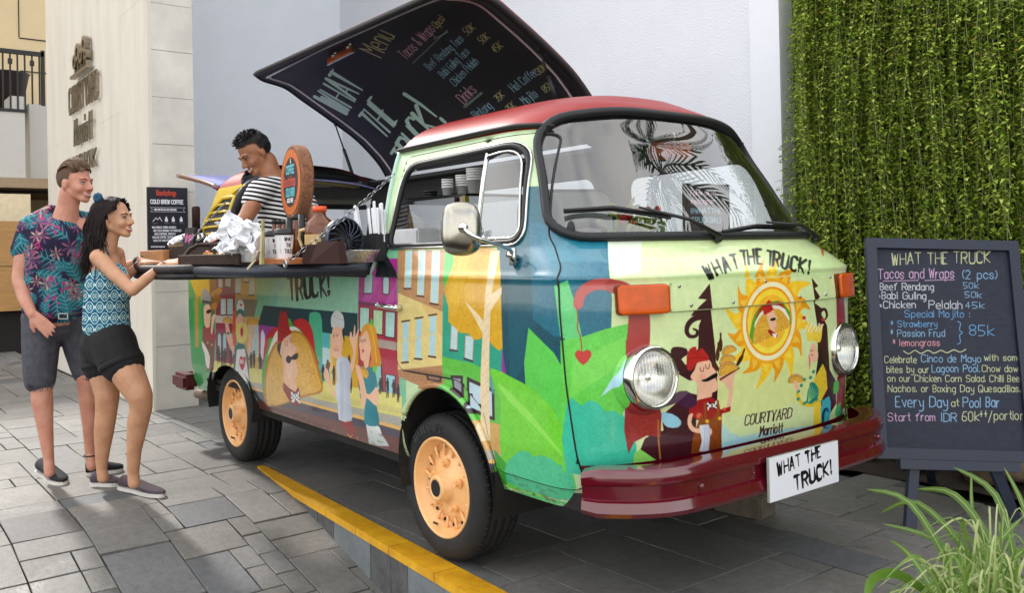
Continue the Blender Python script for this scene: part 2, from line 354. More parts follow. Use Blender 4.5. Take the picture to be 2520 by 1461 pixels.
def paver_mat():
    m = bpy.data.materials.new('andesite_paving'); m.use_nodes = True; n = m.node_tree.nodes; L = m.node_tree.links; b = n['Principled BSDF']
    tc = n.new('ShaderNodeTexCoord'); oi = n.new('ShaderNodeObjectInfo'); ge = n.new('ShaderNodeNewGeometry')
    ad = n.new('ShaderNodeMath'); ad.operation = 'ADD'; L.new(oi.outputs['Random'], ad.inputs[0]); L.new(ge.outputs['Random Per Island'], ad.inputs[1])
    fr = n.new('ShaderNodeMath'); fr.operation = 'FRACT'; L.new(ad.outputs[0], fr.inputs[0])
    cr_ = n.new('ShaderNodeValToRGB'); els = [(0, (82, 81, 81)), (.07, (106, 103, 98)), (.30, (116, 114, 109)), (.5, (110, 109, 107)), (.68, (122, 120, 115)), (.84, (114, 110, 104)), (.94, (106, 107, 108)), (1., (86, 89, 93))]
    r = cr_.color_ramp; r.interpolation = 'LINEAR'
    while len(r.elements) < len(els): r.elements.new(.5)
    for e, (p, c) in zip(r.elements, els): e.position = p; e.color = (*srgb(c), 1)
    L.new(fr.outputs[0], cr_.inputs[0])
    va = n.new('ShaderNodeVectorMath'); va.operation = 'ADD'; cmb = n.new('ShaderNodeCombineXYZ'); ml = n.new('ShaderNodeMath'); ml.operation = 'MULTIPLY'; ml.inputs[1].default_value = 37.
    L.new(fr.outputs[0], ml.inputs[0]); L.new(ml.outputs[0], cmb.inputs[0]); L.new(ml.outputs[0], cmb.inputs[2]); L.new(tc.outputs['Object'], va.inputs[0]); L.new(cmb.outputs[0], va.inputs[1])
    col = cr_.outputs[0]
    for sc_, det, lo, hi, st in ((3., 5, .84, 1.10, 1), (26, 8, .84, 1.12, 1), (190, 3, .66, 1.16, 1)):
        no = n.new('ShaderNodeTexNoise'); no.inputs['Scale'].default_value = sc_; no.inputs['Detail'].default_value = det; L.new(va.outputs[0], no.inputs['Vector'])
        mr = n.new('ShaderNodeMapRange'); mr.inputs['From Min'].default_value = .3; mr.inputs['From Max'].default_value = .7; mr.inputs['To Min'].default_value = lo; mr.inputs['To Max'].default_value = hi; L.new(no.outputs[0], mr.inputs[0])
        mx = n.new('ShaderNodeMix'); mx.data_type = 'RGBA'; mx.blend_type = 'MULTIPLY'; mx.inputs[0].default_value = 1; L.new(col, mx.inputs[6]); L.new(mr.outputs[0], mx.inputs[7]); col = mx.outputs[2]
    # damp stains that keep their own place on the ground
    ns = n.new('ShaderNodeTexNoise'); ns.inputs['Scale'].default_value = 1.1; ns.inputs['Detail'].default_value = 5; ns.inputs['Distortion'].default_value = .6; L.new(ge.outputs['Position'], ns.inputs['Vector'])
    m2 = n.new('ShaderNodeMapRange'); m2.inputs['From Min'].default_value = .60; m2.inputs['From Max'].default_value = .66; m2.inputs['To Min'].default_value = 1; m2.inputs['To Max'].default_value = .78; L.new(ns.outputs[0], m2.inputs[0])
    mx = n.new('ShaderNodeMix'); mx.data_type = 'RGBA'; mx.blend_type = 'MULTIPLY'; mx.inputs[0].default_value = 1; L.new(col, mx.inputs[6]); L.new(m2.outputs[0], mx.inputs[7])
    L.new(mx.outputs[2], b.inputs['Base Color'])
    m3 = n.new('ShaderNodeMapRange'); m3.inputs['From Min'].default_value = .6; m3.inputs['From Max'].default_value = .66; m3.inputs['To Min'].default_value = .62; m3.inputs['To Max'].default_value = .42; L.new(ns.outputs[0], m3.inputs[0]); L.new(m3.outputs[0], b.inputs['Roughness'])
    nb = n.new('ShaderNodeTexNoise'); nb.inputs['Scale'].default_value = 40; nb.inputs['Detail'].default_value = 6; L.new(va.outputs[0], nb.inputs['Vector'])
    bp = n.new('ShaderNodeBump'); bp.inputs['Strength'].default_value = .35; bp.inputs['Distance'].default_value = .004; L.new(nb.outputs[0], bp.inputs['Height']); L.new(bp.outputs[0], b.inputs['Normal'])
    return m
M_pav = paver_mat()
def pxy(p):
    d = CR @ (np.array(p) - CC); return (1260 + FPX * d[0] / d[2], CYP + FPX * d[1] / d[2], d[2]) if d[2] > .2 else (9e9, 9e9, d[2])
def ashlar(x0, x1, y0, y1, u, sizes, rnd):
    nx, ny = int(round((x1 - x0) / u)), int(round((y1 - y0) / u)); occ = np.zeros((nx, ny), bool); o = []
    for i in range(nx):
        for j in range(ny):
            if occ[i, j]: continue
            for a, b in sorted(sizes, key=lambda s: rnd.random() / (s[0] * s[1]) ** .35) + [(2, 1), (1, 2), (1, 1)]:
                if i + a <= nx and j + b <= ny and not occ[i:i + a, j:j + b].any(): break
            occ[i:i + a, j:j + b] = True; o.append((x0 + i * u, y0 + j * u, a * u, b * u))
    return o
rp = random.Random(11)
sz = [(2, 2), (3, 2), (2, 3), (4, 3), (3, 3), (4, 2), (3, 4), (2, 4), (5, 3)]
cells = [c + (1,) for c in ashlar(-6.92, 3.16, -.955, 2.045, .12, sz, rp)] + [c + (0,) for c in ashlar(-13.0, -2.2, -5.0, -.68, .12, sz, rp)] + [c + (2,) for c in ashlar(-2.2, 2.84, -4.18, -.68, .105, sz, rp)]
items = []
for x, y, a, b, reg in cells:
    if reg == 1 and x > -2.2: y2 = max(y, kin(x) - .03); b -= y2 - y; y = y2
    if reg == 1 and x <= -2.2: y2 = max(y, -.68); b -= y2 - y; y = y2
    if reg == 2: b = min(b, kout(x) + .03 - y)
    if reg == 0: b = min(b, -.68 - y)
    if b < .03: continue
    cxm, cym = x + a / 2, y + b / 2
    if cym > 1.78 and cxm > -.9: continue                      # planting bed
    z = 0. if reg < 2 else gz(cxm, -3); X = pxy((cxm, cym, z))
    if not (-700 < X[0] < 3200 and X[1] < 2600 and X[2] > .5): continue
    items.append((1. * a * b * abs(FPX / X[2]) ** 2 * abs(1.31 - z) / X[2] * (1 if -20 < X[0] < 2540 and X[1] < 1480 else .05), x, y, a, b, z, reg))
items.sort(reverse=True)
pcache = {}
def paver_mesh(a, b, var):
    k = (round(a, 3), round(b, 3), var)
    if k not in pcache:
        m = MB(); r_ = random.Random(str(k)); g_ = .006; e = .0022
        h = lambda: r_.uniform(-.0022, .0022)
        A_, B_ = a / 2 - g_ / 2, b / 2 - g_ / 2
        top = [(-A_ + e + h(), -B_ + e + h(), 0), (A_ - e + h(), -B_ + e + h(), 0), (A_ - e + h(), B_ - e + h(), 0), (-A_ + e + h(), B_ - e + h(), 0)]
        mid = [(-A_ + h(), -B_ + h(), -.002), (A_ + h(), -B_ + h(), -.002), (A_ + h(), B_ + h(), -.002), (-A_ + h(), B_ + h(), -.002)]; low = [(x, y, -.04) for x, y, z in mid]
        m.add(top + mid + low, [(0, 1, 2, 3)] + [(i + 4, (i + 1) % 4 + 4, (i + 1) % 4, i) for i in range(4)] + [(i + 8, (i + 1) % 4 + 8, (i + 1) % 4 + 4, i + 4) for i in range(4)])
        pcache[k] = (m, mesh(m.v, m.f, 'paver'))
        pcache[k][1].materials.append(M_pav)
    return pcache[k]
rest = MB()
for n_, (pr, x, y, a, b, z, reg) in enumerate(items):
    cxm, cym = x + a / 2, y + b / 2; sx = (gz(cxm + .05, -3) - gz(cxm - .05, -3)) / .1 if reg == 2 else 0.
    Mx = Matrix.Translation((cxm, cym, z + rp.uniform(-.0025, .0025))) @ Matrix.Rotation(-math.atan(sx) + rp.uniform(-.004, .004), 4, 'Y') @ Matrix.Rotation(rp.uniform(-.004, .004), 4, 'X')
    mb_, me_ = paver_mesh(a, b, n_ % 4)
    if n_ < 296:
        o = bpy.data.objects.new('paver', me_); COL.objects.link(o); o.matrix_basis = Mx; o.parent = gr
    else: rest.add([Mx @ Vector(v) for v in mb_.v], mb_.f)
ro = rest.build('paving_field', M_pav, gr); ro['kind'] = 'stuff'
# kerb between forecourt and ramp: yellow capstones on stone risers
kerb = empty('kerb', 'low stone kerb with yellow painted capstones running beside the truck wheels', 'kerb', (-2.1, -.78, 0))
M_yk = mat('yellow_kerb_paint', (226, 170, 14), .55, var=.28, scale=9, bump=.25, bscale=40, col2=(192, 136, 16), rvar=.2); M_riss = [mat('riser_grey', (124, 122, 116), .8, var=.2, scale=9, bump=.4), mat('riser_pale', (146, 143, 134), .8, var=.2, scale=9, bump=.4), mat('riser_dark', (84, 84, 84), .8, var=.35, scale=14, bump=.5), mat('riser_slate', (108, 114, 116), .8, var=.2, scale=9, bump=.4)]
xk = -2.16; rk = random.Random(4)
while xk < 2.6:
    L_ = rk.uniform(.34, .52); x1 = xk + L_
    b = MB(); zt = .008
    A4 = [(xk + .003, kout(xk) - (.0 if xk > -2.1 else -.03), zt), (x1 - .003, kout(x1), zt), (x1 - .003, kin(x1), zt), (xk + .003, kin(xk), zt)]
    B4 = [(x, y, -.028) for x, y, z in A4]
    b.add(A4 + B4, [(0, 1, 2, 3), (4, 5, 1, 0), (5, 6, 2, 1), (6, 7, 3, 2), (7, 4, 0, 3)]); b.build('capstone', M_yk, kerb)
    xk = x1
xk = -1.95; 
while xk < 2.6:
    L_ = rk.uniform(.16, .34); x1 = xk + L_; b = MB(); zb0, zb1 = gz(xk, -3) - .03, gz(x1, -3) - .03; y_ = kout(xk) + .004 + rk.uniform(-.002, .002); yb_ = kout(x1) + .004
    b.add([(xk + .002, y_, zb0), (x1 - .002, yb_, zb1), (x1 - .002, yb_, -.022), (xk + .002, y_, -.022), (xk + .002, y_ + .06, zb0), (x1 - .002, y_ + .06, zb1), (x1 - .002, y_ + .06, -.03), (xk + .002, y_ + .06, -.03)], [(0, 1, 2, 3), (5, 4, 7, 6), (4, 0, 3, 7), (1, 5, 6, 2), (3, 2, 6, 7)])
    b.build('riser_stone', rk.choice(M_riss), kerb); xk = x1
# ================================================================== stone pier with the hotel sign
M_trav = mat('travertine', (224, 216, 202), .6, var=.07, scale=2.0, bump=.06, bscale=10, stretch=(2.2, 2.2, .45), col2=(206, 198, 184)); M_marb = mat('grey_marble', (222, 216, 204), .55, var=.1, scale=2.6, bump=.08, bscale=9, col2=(190, 186, 178))
M_core = mat('pier_core', (110, 104, 94), .9)
pier = empty('stone_pier', 'tall stone clad pier with metal hotel lettering on its side', 'pier', (-4.73, -.65, 0))
b = MB(); b.box((-9.1, -.62, -.1), (-4.772, -.264, 8)); b.build('core', M_core, pier)
zj = [0.0, .55, 1.02, 1.48, 1.90, 2.31, 2.72, 3.13, 3.54, 3.95, 4.36, 5.2, 6.1, 7.0, 8.0]
for i in range(len(zj) - 1):
    b = MB(); b.box((-4.772, -.6478, zj[i] + .0015), (-4.735 + .0015 * (i % 2), -.262, zj[i + 1] - .0015), bev=.0015); b.build('cladding_panel', M_marb, pier)
zk = [0, .9, 1.8, 2.7, 3.6, 4.5, 6.2, 8]
for i in range(len(zk) - 1):
    for j, (xa, xb) in enumerate(((-9.1, -7.9), (-7.9, -6.7), (-6.7, -5.6), (-5.6, -4.735))):
        b = MB(); b.box((xa + .0003, -.650 - .0004 * ((i + j) % 2), zk[i] + .0003), (xb - (.0003 if j < 3 else -.0030), -.62, zk[i + 1] - .0003), bev=.0004); b.build('cladding_panel', M_trav, pier)
sign = empty('hotel_sign', 'brushed metal hotel name lettering with crest fixed to the stone pier', 'sign', (-7.3, -.66, 2.6))
M_let = mat('brushed_metal', (150, 138, 122), .3, metal=.9, var=.2)
def letters(txt, xa, xb, zb, hgt, slant=0.):
    tot = sum(glyph(c)[1] + 1.5 for c in txt) - 1.5; sx = (xb - xa) / tot; cx = xa
    for ch in txt:
        st_, adv = glyph(ch); b = MB()
        if not st_: cx += (adv + 1.5) * sx; continue
        for pl_ in st_:
            P2 = [(cx + x * sx + slant * y * hgt / 6, zb + y * hgt / 6) for x, y in pl_]
            for (ax, az), (bx, bz) in zip(P2, P2[1:]):
                d = Vector((bx - ax, 0, bz - az)); L_ = d.length
                if L_ < 1e-6: continue
                d.normalize(); nn = Vector((-d.z, 0, d.x)) * .007; a_ = Vector((ax, 0, az)) - d * .012; b_ = Vector((bx, 0, bz)) + d * .012
                q_ = [a_ + nn, a_ - nn, b_ - nn, b_ + nn]; b.add([(v.x, y, v.z) for y in (-.692, -.672) for v in q_], [(3, 2, 1, 0), (4, 5, 6, 7), (0, 1, 5, 4), (1, 2, 6, 5), (2, 3, 7, 6), (3, 0, 4, 7)])
        b.build('letter', M_let, sign); cx += (adv + 1.5) * sx
letters('COURTYARD', -7.66, -6.33, 2.95, .28); letters('Marriott', -7.44, -6.62, 2.58, .27, .12); letters('SEMINYAK', -7.62, -6.47, 2.28, .17)
b = MB(); b.box((-7.40, -.725, 3.30), (-6.62, -.672, 3.33))
for i, (xx, zz, rr) in enumerate([(-7.22, 3.46, .08), (-7.08, 3.54, .10), (-6.92, 3.47, .08), (-6.78, 3.57, .09), (-6.70, 3.45, .06)]):
    b.lathe([(rr * .5, 0), (rr, 0), (rr, .05), (rr * .5, .05), (rr * .5, 0)], frame((xx, -.672, zz), (0, -1, 0)), 9, False); b.box((xx - .01, -.715, 3.33), (xx + .01, -.673, zz - rr * .6))
b.build('crest', M_let, sign)
# ================================================================== white rendered building
M_wht = mat('white_render', (226, 230, 237), .85, var=.025, scale=3, bump=.55, bscale=70)
wb = empty('white_building', 'tall white rendered building wall behind the truck', 'building', (-4, 2.3, 0))
b = MB(); b.box((-8.5, -.26, -.1), (-6.9, 2.3, 8)); b.build('end_wall', M_wht, wb)
b = MB(); b.box((-8.5, 2.3, -.1), (-.42, 5.5, 8)); b.build('long_wall', M_wht, wb)
b = MB(); b.box((-.66, 2.272, -.1), (-.418, 2.296, 8)); b.build('pilaster', mat('smooth_white', (232, 236, 243), .7, var=.02), wb)
# ================================================================== lobby building at the left edge
lob = empty('lobby_building', 'beige lobby building with balcony seen left of the stone pier', 'building', (-13, -4, 0))
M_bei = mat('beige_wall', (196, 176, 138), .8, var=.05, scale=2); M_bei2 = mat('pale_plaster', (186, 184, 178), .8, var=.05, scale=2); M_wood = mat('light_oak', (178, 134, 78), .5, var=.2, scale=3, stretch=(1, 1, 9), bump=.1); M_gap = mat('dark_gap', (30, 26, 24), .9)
XL = -12.6
def yl(px, X=XL): return on((px, 300), 0, X).y
def zl(py, X=XL): return on((50, py), 0, X).z
def lbox(nm, x0, x1, y0, y1, z0, z1, m, par=None):
    b = MB(); b.box((x0, y0, z0), (x1, y1, z1)); return b.build(nm, m, par or lob)
lbox('upper_wall', -16.4, -16.0, -9, 3, 2.9, 8.2, M_bei)
for py in (91, 172): z = zl(py + 4, -16); lbox('wall_joint', -16, -15.985, yl(51, -16), 3, z, z + .02, M_gap)
lbox('wall_joint', -16, -15.985, yl(51, -16) - .015, yl(51, -16), zl(92, -16), 8, M_gap)
zs0, zs1, zs2 = zl(438), zl(277), zl(128)
lbox('balcony_parapet', XL - .25, XL, -9, yl(61), zs0, zs1, M_bei2)
lbox('balcony_pier', XL - 1.9, XL - .6, yl(73, XL - .6), 2.5, zs0, zl(252, XL - .6), M_bei2)
lbox('balcony_cheek', XL - .6, XL - .01, yl(61) - .2, yl(61) + .002, zs0 + .002, zl(252, XL - .6), M_bei2)
lbox('balcony_slab', -16, XL + .03, -9, 3, zs0 - .16, zs0 - .003, mat('taupe_beam', (150, 130, 104), .8))
lbox('back_wall', -16.3, -15.6, -9, 3, -.3, zs0 - .16, M_bei)
lbox('ceiling_strip', -15.6, -13.2, -9, 3, zs0 - .75, zs0 - .62, mat('cream_ceiling', (206, 186, 150), .8))
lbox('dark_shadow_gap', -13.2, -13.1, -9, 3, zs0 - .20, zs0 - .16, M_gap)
XC = -11.4
z1_, z2_, zm_ = zl(545, XC), zl(765, XC), zl(655, XC)
lbox('counter_panel', XC - .5, XC, -9, 1.5, zm_ + .006, z1_, M_wood); lbox('counter_panel', XC - .5, XC, -9, 1.5, z2_, zm_ - .006, M_wood)
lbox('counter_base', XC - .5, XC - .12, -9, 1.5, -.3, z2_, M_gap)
lbox('cream_screen', -12.4, -12.3, -9, yl(72, -12.3), z1_ - .1, zl(478, -12.3), mat('cream_panel', (214, 200, 168), .7))
rail = empty('balcony_railing', 'black metal balcony railing with thin upright bars', 'railing', (XL, -1, zs1))
M_bk = mat('black_iron', (18, 17, 17), .5)
XR_ = XL + .02
lbox('top_rail', XR_ - .05, XR_, -9, yl(110), zs2 - .04, zs2 + .03, M_bk, rail); lbox('bottom_rail', XR_ - .04, XR_, -9, yl(66), zs1 + .003, zs1 + .05, M_bk, rail)
lbox('post', XR_ - .06, XR_, yl(103), yl(112), zl(256), zs2 + .06, M_bk, rail)
k = 0; px_ = 99
while px_ > -420:
    y = yl(px_); zb_ = zs1 + .03 if px_ < 66 else zl(254)
    b = MB(); b.box((XR_ - .035, y - .012, zb_), (XR_ - .012, y + .012, zs2 - .03))
    if k % 3 == 1: b.box((XR_ - .05, y - .03, zs2 - .20), (XR_, y + .03, zs2 - .12))
    b.build('baluster', M_bk, rail); k += 1; px_ -= 18
b = MB(); pc = on((18, 268), 0, XL - .9); b.lathe([(.20, -.05), (.33, .62), (.35, .64), (.30, .64)], Matrix.Translation((pc.x, pc.y, pc.z - .05)), 20); po = b.build('planter_pot', mat('dark_pot', (34, 26, 24), .5), None, True); tag(po, 'dark tapered pot standing behind the balcony railing', 'pot')
# ================================================================== green wall of hanging vines, soil bed
gw = MB(); gw.add([(-.415, 2.42, -.1), (6, 2.42, -.1), (6, 2.42, 2.45), (1.0, 2.42, 2.66), (-.415, 2.42, 3.4), (-.415, 2.6, -.1), (6, 2.6, -.1), (6, 2.6, 2.45), (1.0, 2.6, 2.66), (-.415, 2.6, 3.4)], [(0, 1, 2, 3, 4), (9, 8, 7, 6, 5), (4, 3, 8, 9), (3, 2, 7, 8), (1, 0, 5, 6), (2, 1, 6, 7), (0, 4, 9, 5)]); go = gw.build('garden_wall', mat('dark_garden_wall', (62, 80, 32), .9, var=.4)); tag(go, 'garden wall hidden behind the hanging green vines', 'wall')
b = MB(); b.box((-.4, 6.5, -.1), (9, 7.0, 5.2)); o = b.build('pale_building', mat('pale_render', (196, 192, 180), .8)); tag(o, 'pale building showing above the vines at the top right corner', 'building')
soil = MB(); n_ = 40; vs = []; fs = []
for i in range(n_ + 1):
    for j in range(9):
        x = -.9 + 5.0 * i / n_; y = (1.80 + .05 * math.sin(x * 1.3)) + (2.45 - 1.80) * j / 8; vs.append((x, y, .0 + .06 * math.sin(j / 8 * 1.5) + random.uniform(-.012, .012)))
fs = [(i * 9 + j, (i + 1) * 9 + j, (i + 1) * 9 + j + 1, i * 9 + j + 1) for i in range(n_) for j in range(8)]
soil.add(vs, fs); o = soil.build('soil', mat('wet_soil', (44, 34, 26), .95, var=.4, scale=30, bump=.8, bscale=50), None, True); o['kind'] = 'structure'
M_rock = mat('garden_rock', (104, 88, 70), .85, var=.35, scale=6, bump=.5, bscale=20); rr = random.Random(2)
for x, y, r_, lb in ((.62, 1.98, .07, 'small brown rock in the soil beside the easel board'), (.98, 2.06, .15, 'large brown rock in the soil behind the easel legs'), (1.40, 2.08, .12, 'brown rock near the right edge behind the easel leg'), (.30, 2.0, .05, 'small rock in the soil nearest the truck bumper')):
    bm = bmesh.new(); bmesh.ops.create_icosphere(bm, subdivisions=3, radius=1)
    for v in bm.verts: v.co = Vector((v.co.x * r_ * 1.3, v.co.y * r_, v.co.z * r_ * .7)) * (1 + .12 * math.sin(v.co.x * 5 + x * 9) + .08 * math.sin(v.co.z * 9 + v.co.y * 6))
    me = bpy.data.meshes.new('rock'); bm.to_mesh(me); bm.free(); o = link('rock', me, M_rock, None, None, True); o.location = (x, y, .06 + r_ * .35); tag(o, lb, 'rock', 'rocks in the soil bed')
def leaf_mat(name, els, rough=.45, trans=.25):
    m = bpy.data.materials.new(name); m.use_nodes = True; n = m.node_tree.nodes; L = m.node_tree.links; b = n['Principled BSDF']; ge = n.new('ShaderNodeNewGeometry')
    c = n.new('ShaderNodeValToRGB'); r = c.color_ramp
    while len(r.elements) < len(els): r.elements.new(.5)
    for e, (p, q) in zip(r.elements, els): e.position = p; e.color = (*srgb(q), 1)
    L.new(ge.outputs['Random Per Island'], c.inputs[0]); L.new(c.outputs[0], b.inputs['Base Color']); b.inputs['Roughness'].default_value = rough
    t = n.new('ShaderNodeBsdfTranslucent'); L.new(c.outputs[0], t.inputs[0]); mx = n.new('ShaderNodeMixShader'); mx.inputs[0].default_value = trans
    o = n['Material Output']; L.new(b.outputs[0], mx.inputs[1]); L.new(t.outputs[0], mx.inputs[2]); L.new(mx.outputs[0], o.inputs[0]); return m
M_leaf = leaf_mat('vine_leaf', [(0, (86, 116, 32)), (.3, (124, 152, 44)), (.6, (150, 172, 60)), (.85, (176, 190, 86)), (.97, (198, 204, 112)), (1, (160, 124, 60))])
rg = np.random.default_rng(5)
def vines():
    V = []; F = []; off = 0; stem = MB()
    nstr = 0
    strands = []
    for layer, (yd, dens) in enumerate(((.10, .016), (.05, .018), (.0, .022), (-.06, .034), (-.12, .075))):
        x = -.33
        while x < 3.4:
            x += dens * rg.uniform(.5, 1.5); top = 3.25 - .55 * max(0, min(1.6, x - (-.2))) / 1.5 + rg.uniform(-.12, .12)
            if x > .9: top = 2.74 - .06 * (x - .9) + rg.uniform(-.15, .10)
            ln = rg.uniform(.5, 1.) if layer > 2 else 1.
            strands.append((x, 2.34 + yd * 1.0 + rg.uniform(-.03, .03), top, top - (top - .03) * ln if layer > 2 else rg.uniform(.0, .12), layer))
    for (x, y, top, bot, layer) in strands:
        L_ = top - bot; n = max(6, int(L_ / .075)); dr = rg.normal(0, .012); ph = rg.uniform(0, 6.28); lean = rg.uniform(.0, .12) if layer > 1 else 0
        t = np.linspace(0, 1, n + 1)
        px_ = x + dr * t * 4 + .018 * np.sin(t * 7 + ph) * (1 + layer * .3) + (rg.uniform(-.1, .35) * t ** 1.5 if layer > 2 else 0); zz = top - L_ * t; yy = y - .10 * np.sin(np.clip(t * 3, 0, math.pi / 2)) - lean * t + .02 * np.cos(t * 9 + ph)
        if layer > 1 or rg.random() < .3:
            if x < 2.3: stem.tube([(a, b_ + .0, c) for a, b_, c in zip(px_[::2], yy[::2], zz[::2])], .0017, 3, caps=False)
        nl = int(L_ / .0085)
        tt = rg.uniform(0, 1, nl) ; lx = np.interp(tt, t, px_) + rg.normal(0, .010, nl); ly = np.interp(tt, t, yy); lz = np.interp(tt, t, zz)
        sd = np.where(rg.random(nl) < .5, -1, 1); ln = rg.uniform(.018, .044, nl) * (1.25 if x < 2 else 1.6); wd = ln * rg.uniform(.16, .26, nl)
        az = rg.uniform(-1.1, 1.1, nl) ; dx = np.cos(az) * sd; dy = -np.abs(np.sin(az)) - .25; dn = np.hypot(dx, dy); dx /= dn; dy /= dn; up = rg.uniform(-.1, .6, nl)
        P0 = np.stack([lx, ly, lz], 1); D = np.stack([dx, dy, up], 1); Sd = np.stack([-dy, dx, rg.uniform(-.5, .5, nl)], 1); Dn = np.array([0, 0, -1.])
        P1 = P0 + D * (ln * .5)[:, None]; P2 = P0 + D * ln[:, None] * .92 + Dn * (ln * .45)[:, None]
        q = np.stack([P0, P1 + Sd * wd[:, None], P2, P1 - Sd * wd[:, None]], 1).reshape(-1, 3)
        V.append(q); k = np.arange(nl)[:, None] * 4 + off; F.append(np.concatenate([k, k + 1, k + 3, k + 3, k + 1, k + 2], 1).reshape(-1, 3)); off += nl * 4
    V = np.concatenate(V); F = np.concatenate(F)
    me = bpy.data.meshes.new('vine_leaves'); me.vertices.add(len(V)); me.vertices.foreach_set('co', V.ravel()); me.loops.add(len(F) * 3); me.loops.foreach_set('vertex_index', F.ravel().astype(np.int32))
    me.polygons.add(len(F)); me.polygons.foreach_set('loop_start', np.arange(0, len(F) * 3, 3, dtype=np.int32)); me.update(); me.validate()
    o = link('vine_curtain', me, M_leaf); tag(o, 'curtain of green vines hanging down over the garden wall', 'vines', kind='stuff')
    s = stem.build('vine_stems', mat('vine_stem', (150, 156, 110), .7), o); s['kind'] = 'stuff'
    return len(F)
nleaf = vines()
# ================================================================== food truck shell
ZK = [.40, .47, .60, .85, 1.10, 1.195, 1.215, 1.235, 1.27, 1.33, 1.40, 1.60, 1.74, 1.79, 1.82, 1.86, 1.90, 1.93, 1.955, 1.975, 1.99, 1.998]
WK = [.81, .835, .855, .865, .868, .865, .868, .853, .835, .805, .785, .745, .705, .690, .668, .628, .575, .52, .45, .35, .22, .03]
XK = [.99, 1.02, 1.05, 1.075, 1.08, 1.075, 1.08, 1.06, 1.02, .935, .885, .755, .665, .635, .625, .608, .595, .575, .54, .47, .34, .05]
AK = [.30, .32, .34, .35, .36, .36, .36, .36, .37, .39, .40, .40, .39, .38, .38, .39, .42, .45, .5, .5, .45, .2]
_zf = np.linspace(.40, 1.998, 1600); _kt = {}
def kn(K, z):
    if id(K) not in _kt:
        v = np.interp(_zf, ZK, K); g = np.exp(-.5 * (np.arange(-90, 91) / 30.) ** 2); g /= g.sum(); sm = np.convolve(np.pad(v, 90, 'edge'), g, 'valid')
        w_ = np.clip((_zf - 1.36) / .03, 0, 1) * np.clip((1.975 - _zf) / .04, 0, 1); _kt[id(K)] = v * (1 - w_) + sm * w_
    return np.interp(z, _zf, _kt[id(K)])
NSE = 3.0; XR = -3.30
Lf = 1.13; Ls = 3.35; Lt = 1.0           # front arc, side, tail arc (parameter lengths)
_t = np.linspace(0, math.pi / 2, 800); _x = .36 * np.cos(_t) ** (2 / NSE); _y = .868 * np.sin(_t) ** (2 / NSE)
_l = np.concatenate([[0], np.cumsum(np.hypot(np.diff(_x), np.diff(_y)))]); Lf = float(_l[-1])
def S(s, z):
    """shell surface: s = arc along the body from the middle of the nose (positive = serving side), z = height"""
    sg = -1 if s >= 0 else 1; s = abs(s); wv = float(kn(WK, z)); a = float(kn(AK, z)); xs = float(kn(XK, z)) - a
    ar = .26; xr = XR + ar + max(0, z - 1.3) * .25; 
    if s < Lf:
        th = float(np.interp(s, _l, _t)); return Vector((xs + a * math.cos(th) ** (2 / NSE), sg * wv * math.sin(th) ** (2 / NSE), z))
    if s < Lf + Ls: return Vector((xs + (s - Lf) / Ls * (xr - xs), sg * wv, z))
    th = math.pi / 2 * min(1, (s - Lf - Ls) / Lt); return Vector((xr - ar * math.sin(th) ** (2 / 2.6), sg * wv * max(0, math.cos(th)) ** (2 / 2.6), z))
def s_of_x(x, z):
    wv = float(kn(WK, z)); a = float(kn(AK, z)); xs = float(kn(XK, z)) - a; xr = XR + .26 + max(0, z - 1.3) * .25
    if x >= xs:
        c = min(1, (x - xs) / a) ** (NSE / 2); return float(np.interp(math.acos(c), _t, _l))
    if x > xr: return Lf + (x - xs) / (xr - xs) * Ls
    return Lf + Ls + Lt * 2 / math.pi * math.asin(min(1, ((xr - x) / .26)) ** 1.3)
def s_of_y(y, z):
    wv = float(kn(WK, z)); return math.copysign(float(np.interp(math.asin(min(1, abs(y) / wv) ** (NSE / 2)), _t, _l)), -y)
def rrect(pts, r, n=6):
    """round the corners of a polygon"""
    o = []; N = len(pts)
    for i in range(N):
        p = Vector(pts[i][:2]); a = Vector(pts[i - 1][:2]) - p; b = Vector(pts[(i + 1) % N][:2]) - p; rr = min(r[i] if isinstance(r, list) else r, a.length * .48, b.length * .48)
        A = p + a.normalized() * rr; B = p + b.normalized() * rr
        for k in range(n + 1):
            t = k / n; o.append(tuple((1 - t) ** 2 * A + 2 * t * (1 - t) * p + t * t * B))
    return o
def dense(pts, d=.02):
    o = []
    for i, p in enumerate(pts):
        q = pts[(i + 1) % len(pts)]; n = max(1, int(math.hypot(q[0] - p[0], q[1] - p[1]) / d))
        o += [(p[0] + (q[0] - p[0]) * k / n, p[1] + (q[1] - p[1]) * k / n) for k in range(n)]
    return o
def side(pts, sg=1): return [(sg * s_of_x(x, z), z) for x, z in dense(pts)]
def front(pts): return [(s_of_y(y, z), z) for y, z in dense(pts)]
def inside(P, pts):
    P = np.asarray(P, float); x, y = pts[:, 0], pts[:, 1]; ins = np.zeros(len(pts), bool); Q = np.roll(P, -1, 0)
    for (ax, ay), (bx, by) in zip(P, Q):
        if ay == by: continue
        c = ((ay > y) != (by > y)) & (x < (bx - ax) * (y - ay) / (by - ay) + ax); ins ^= c
    return ins
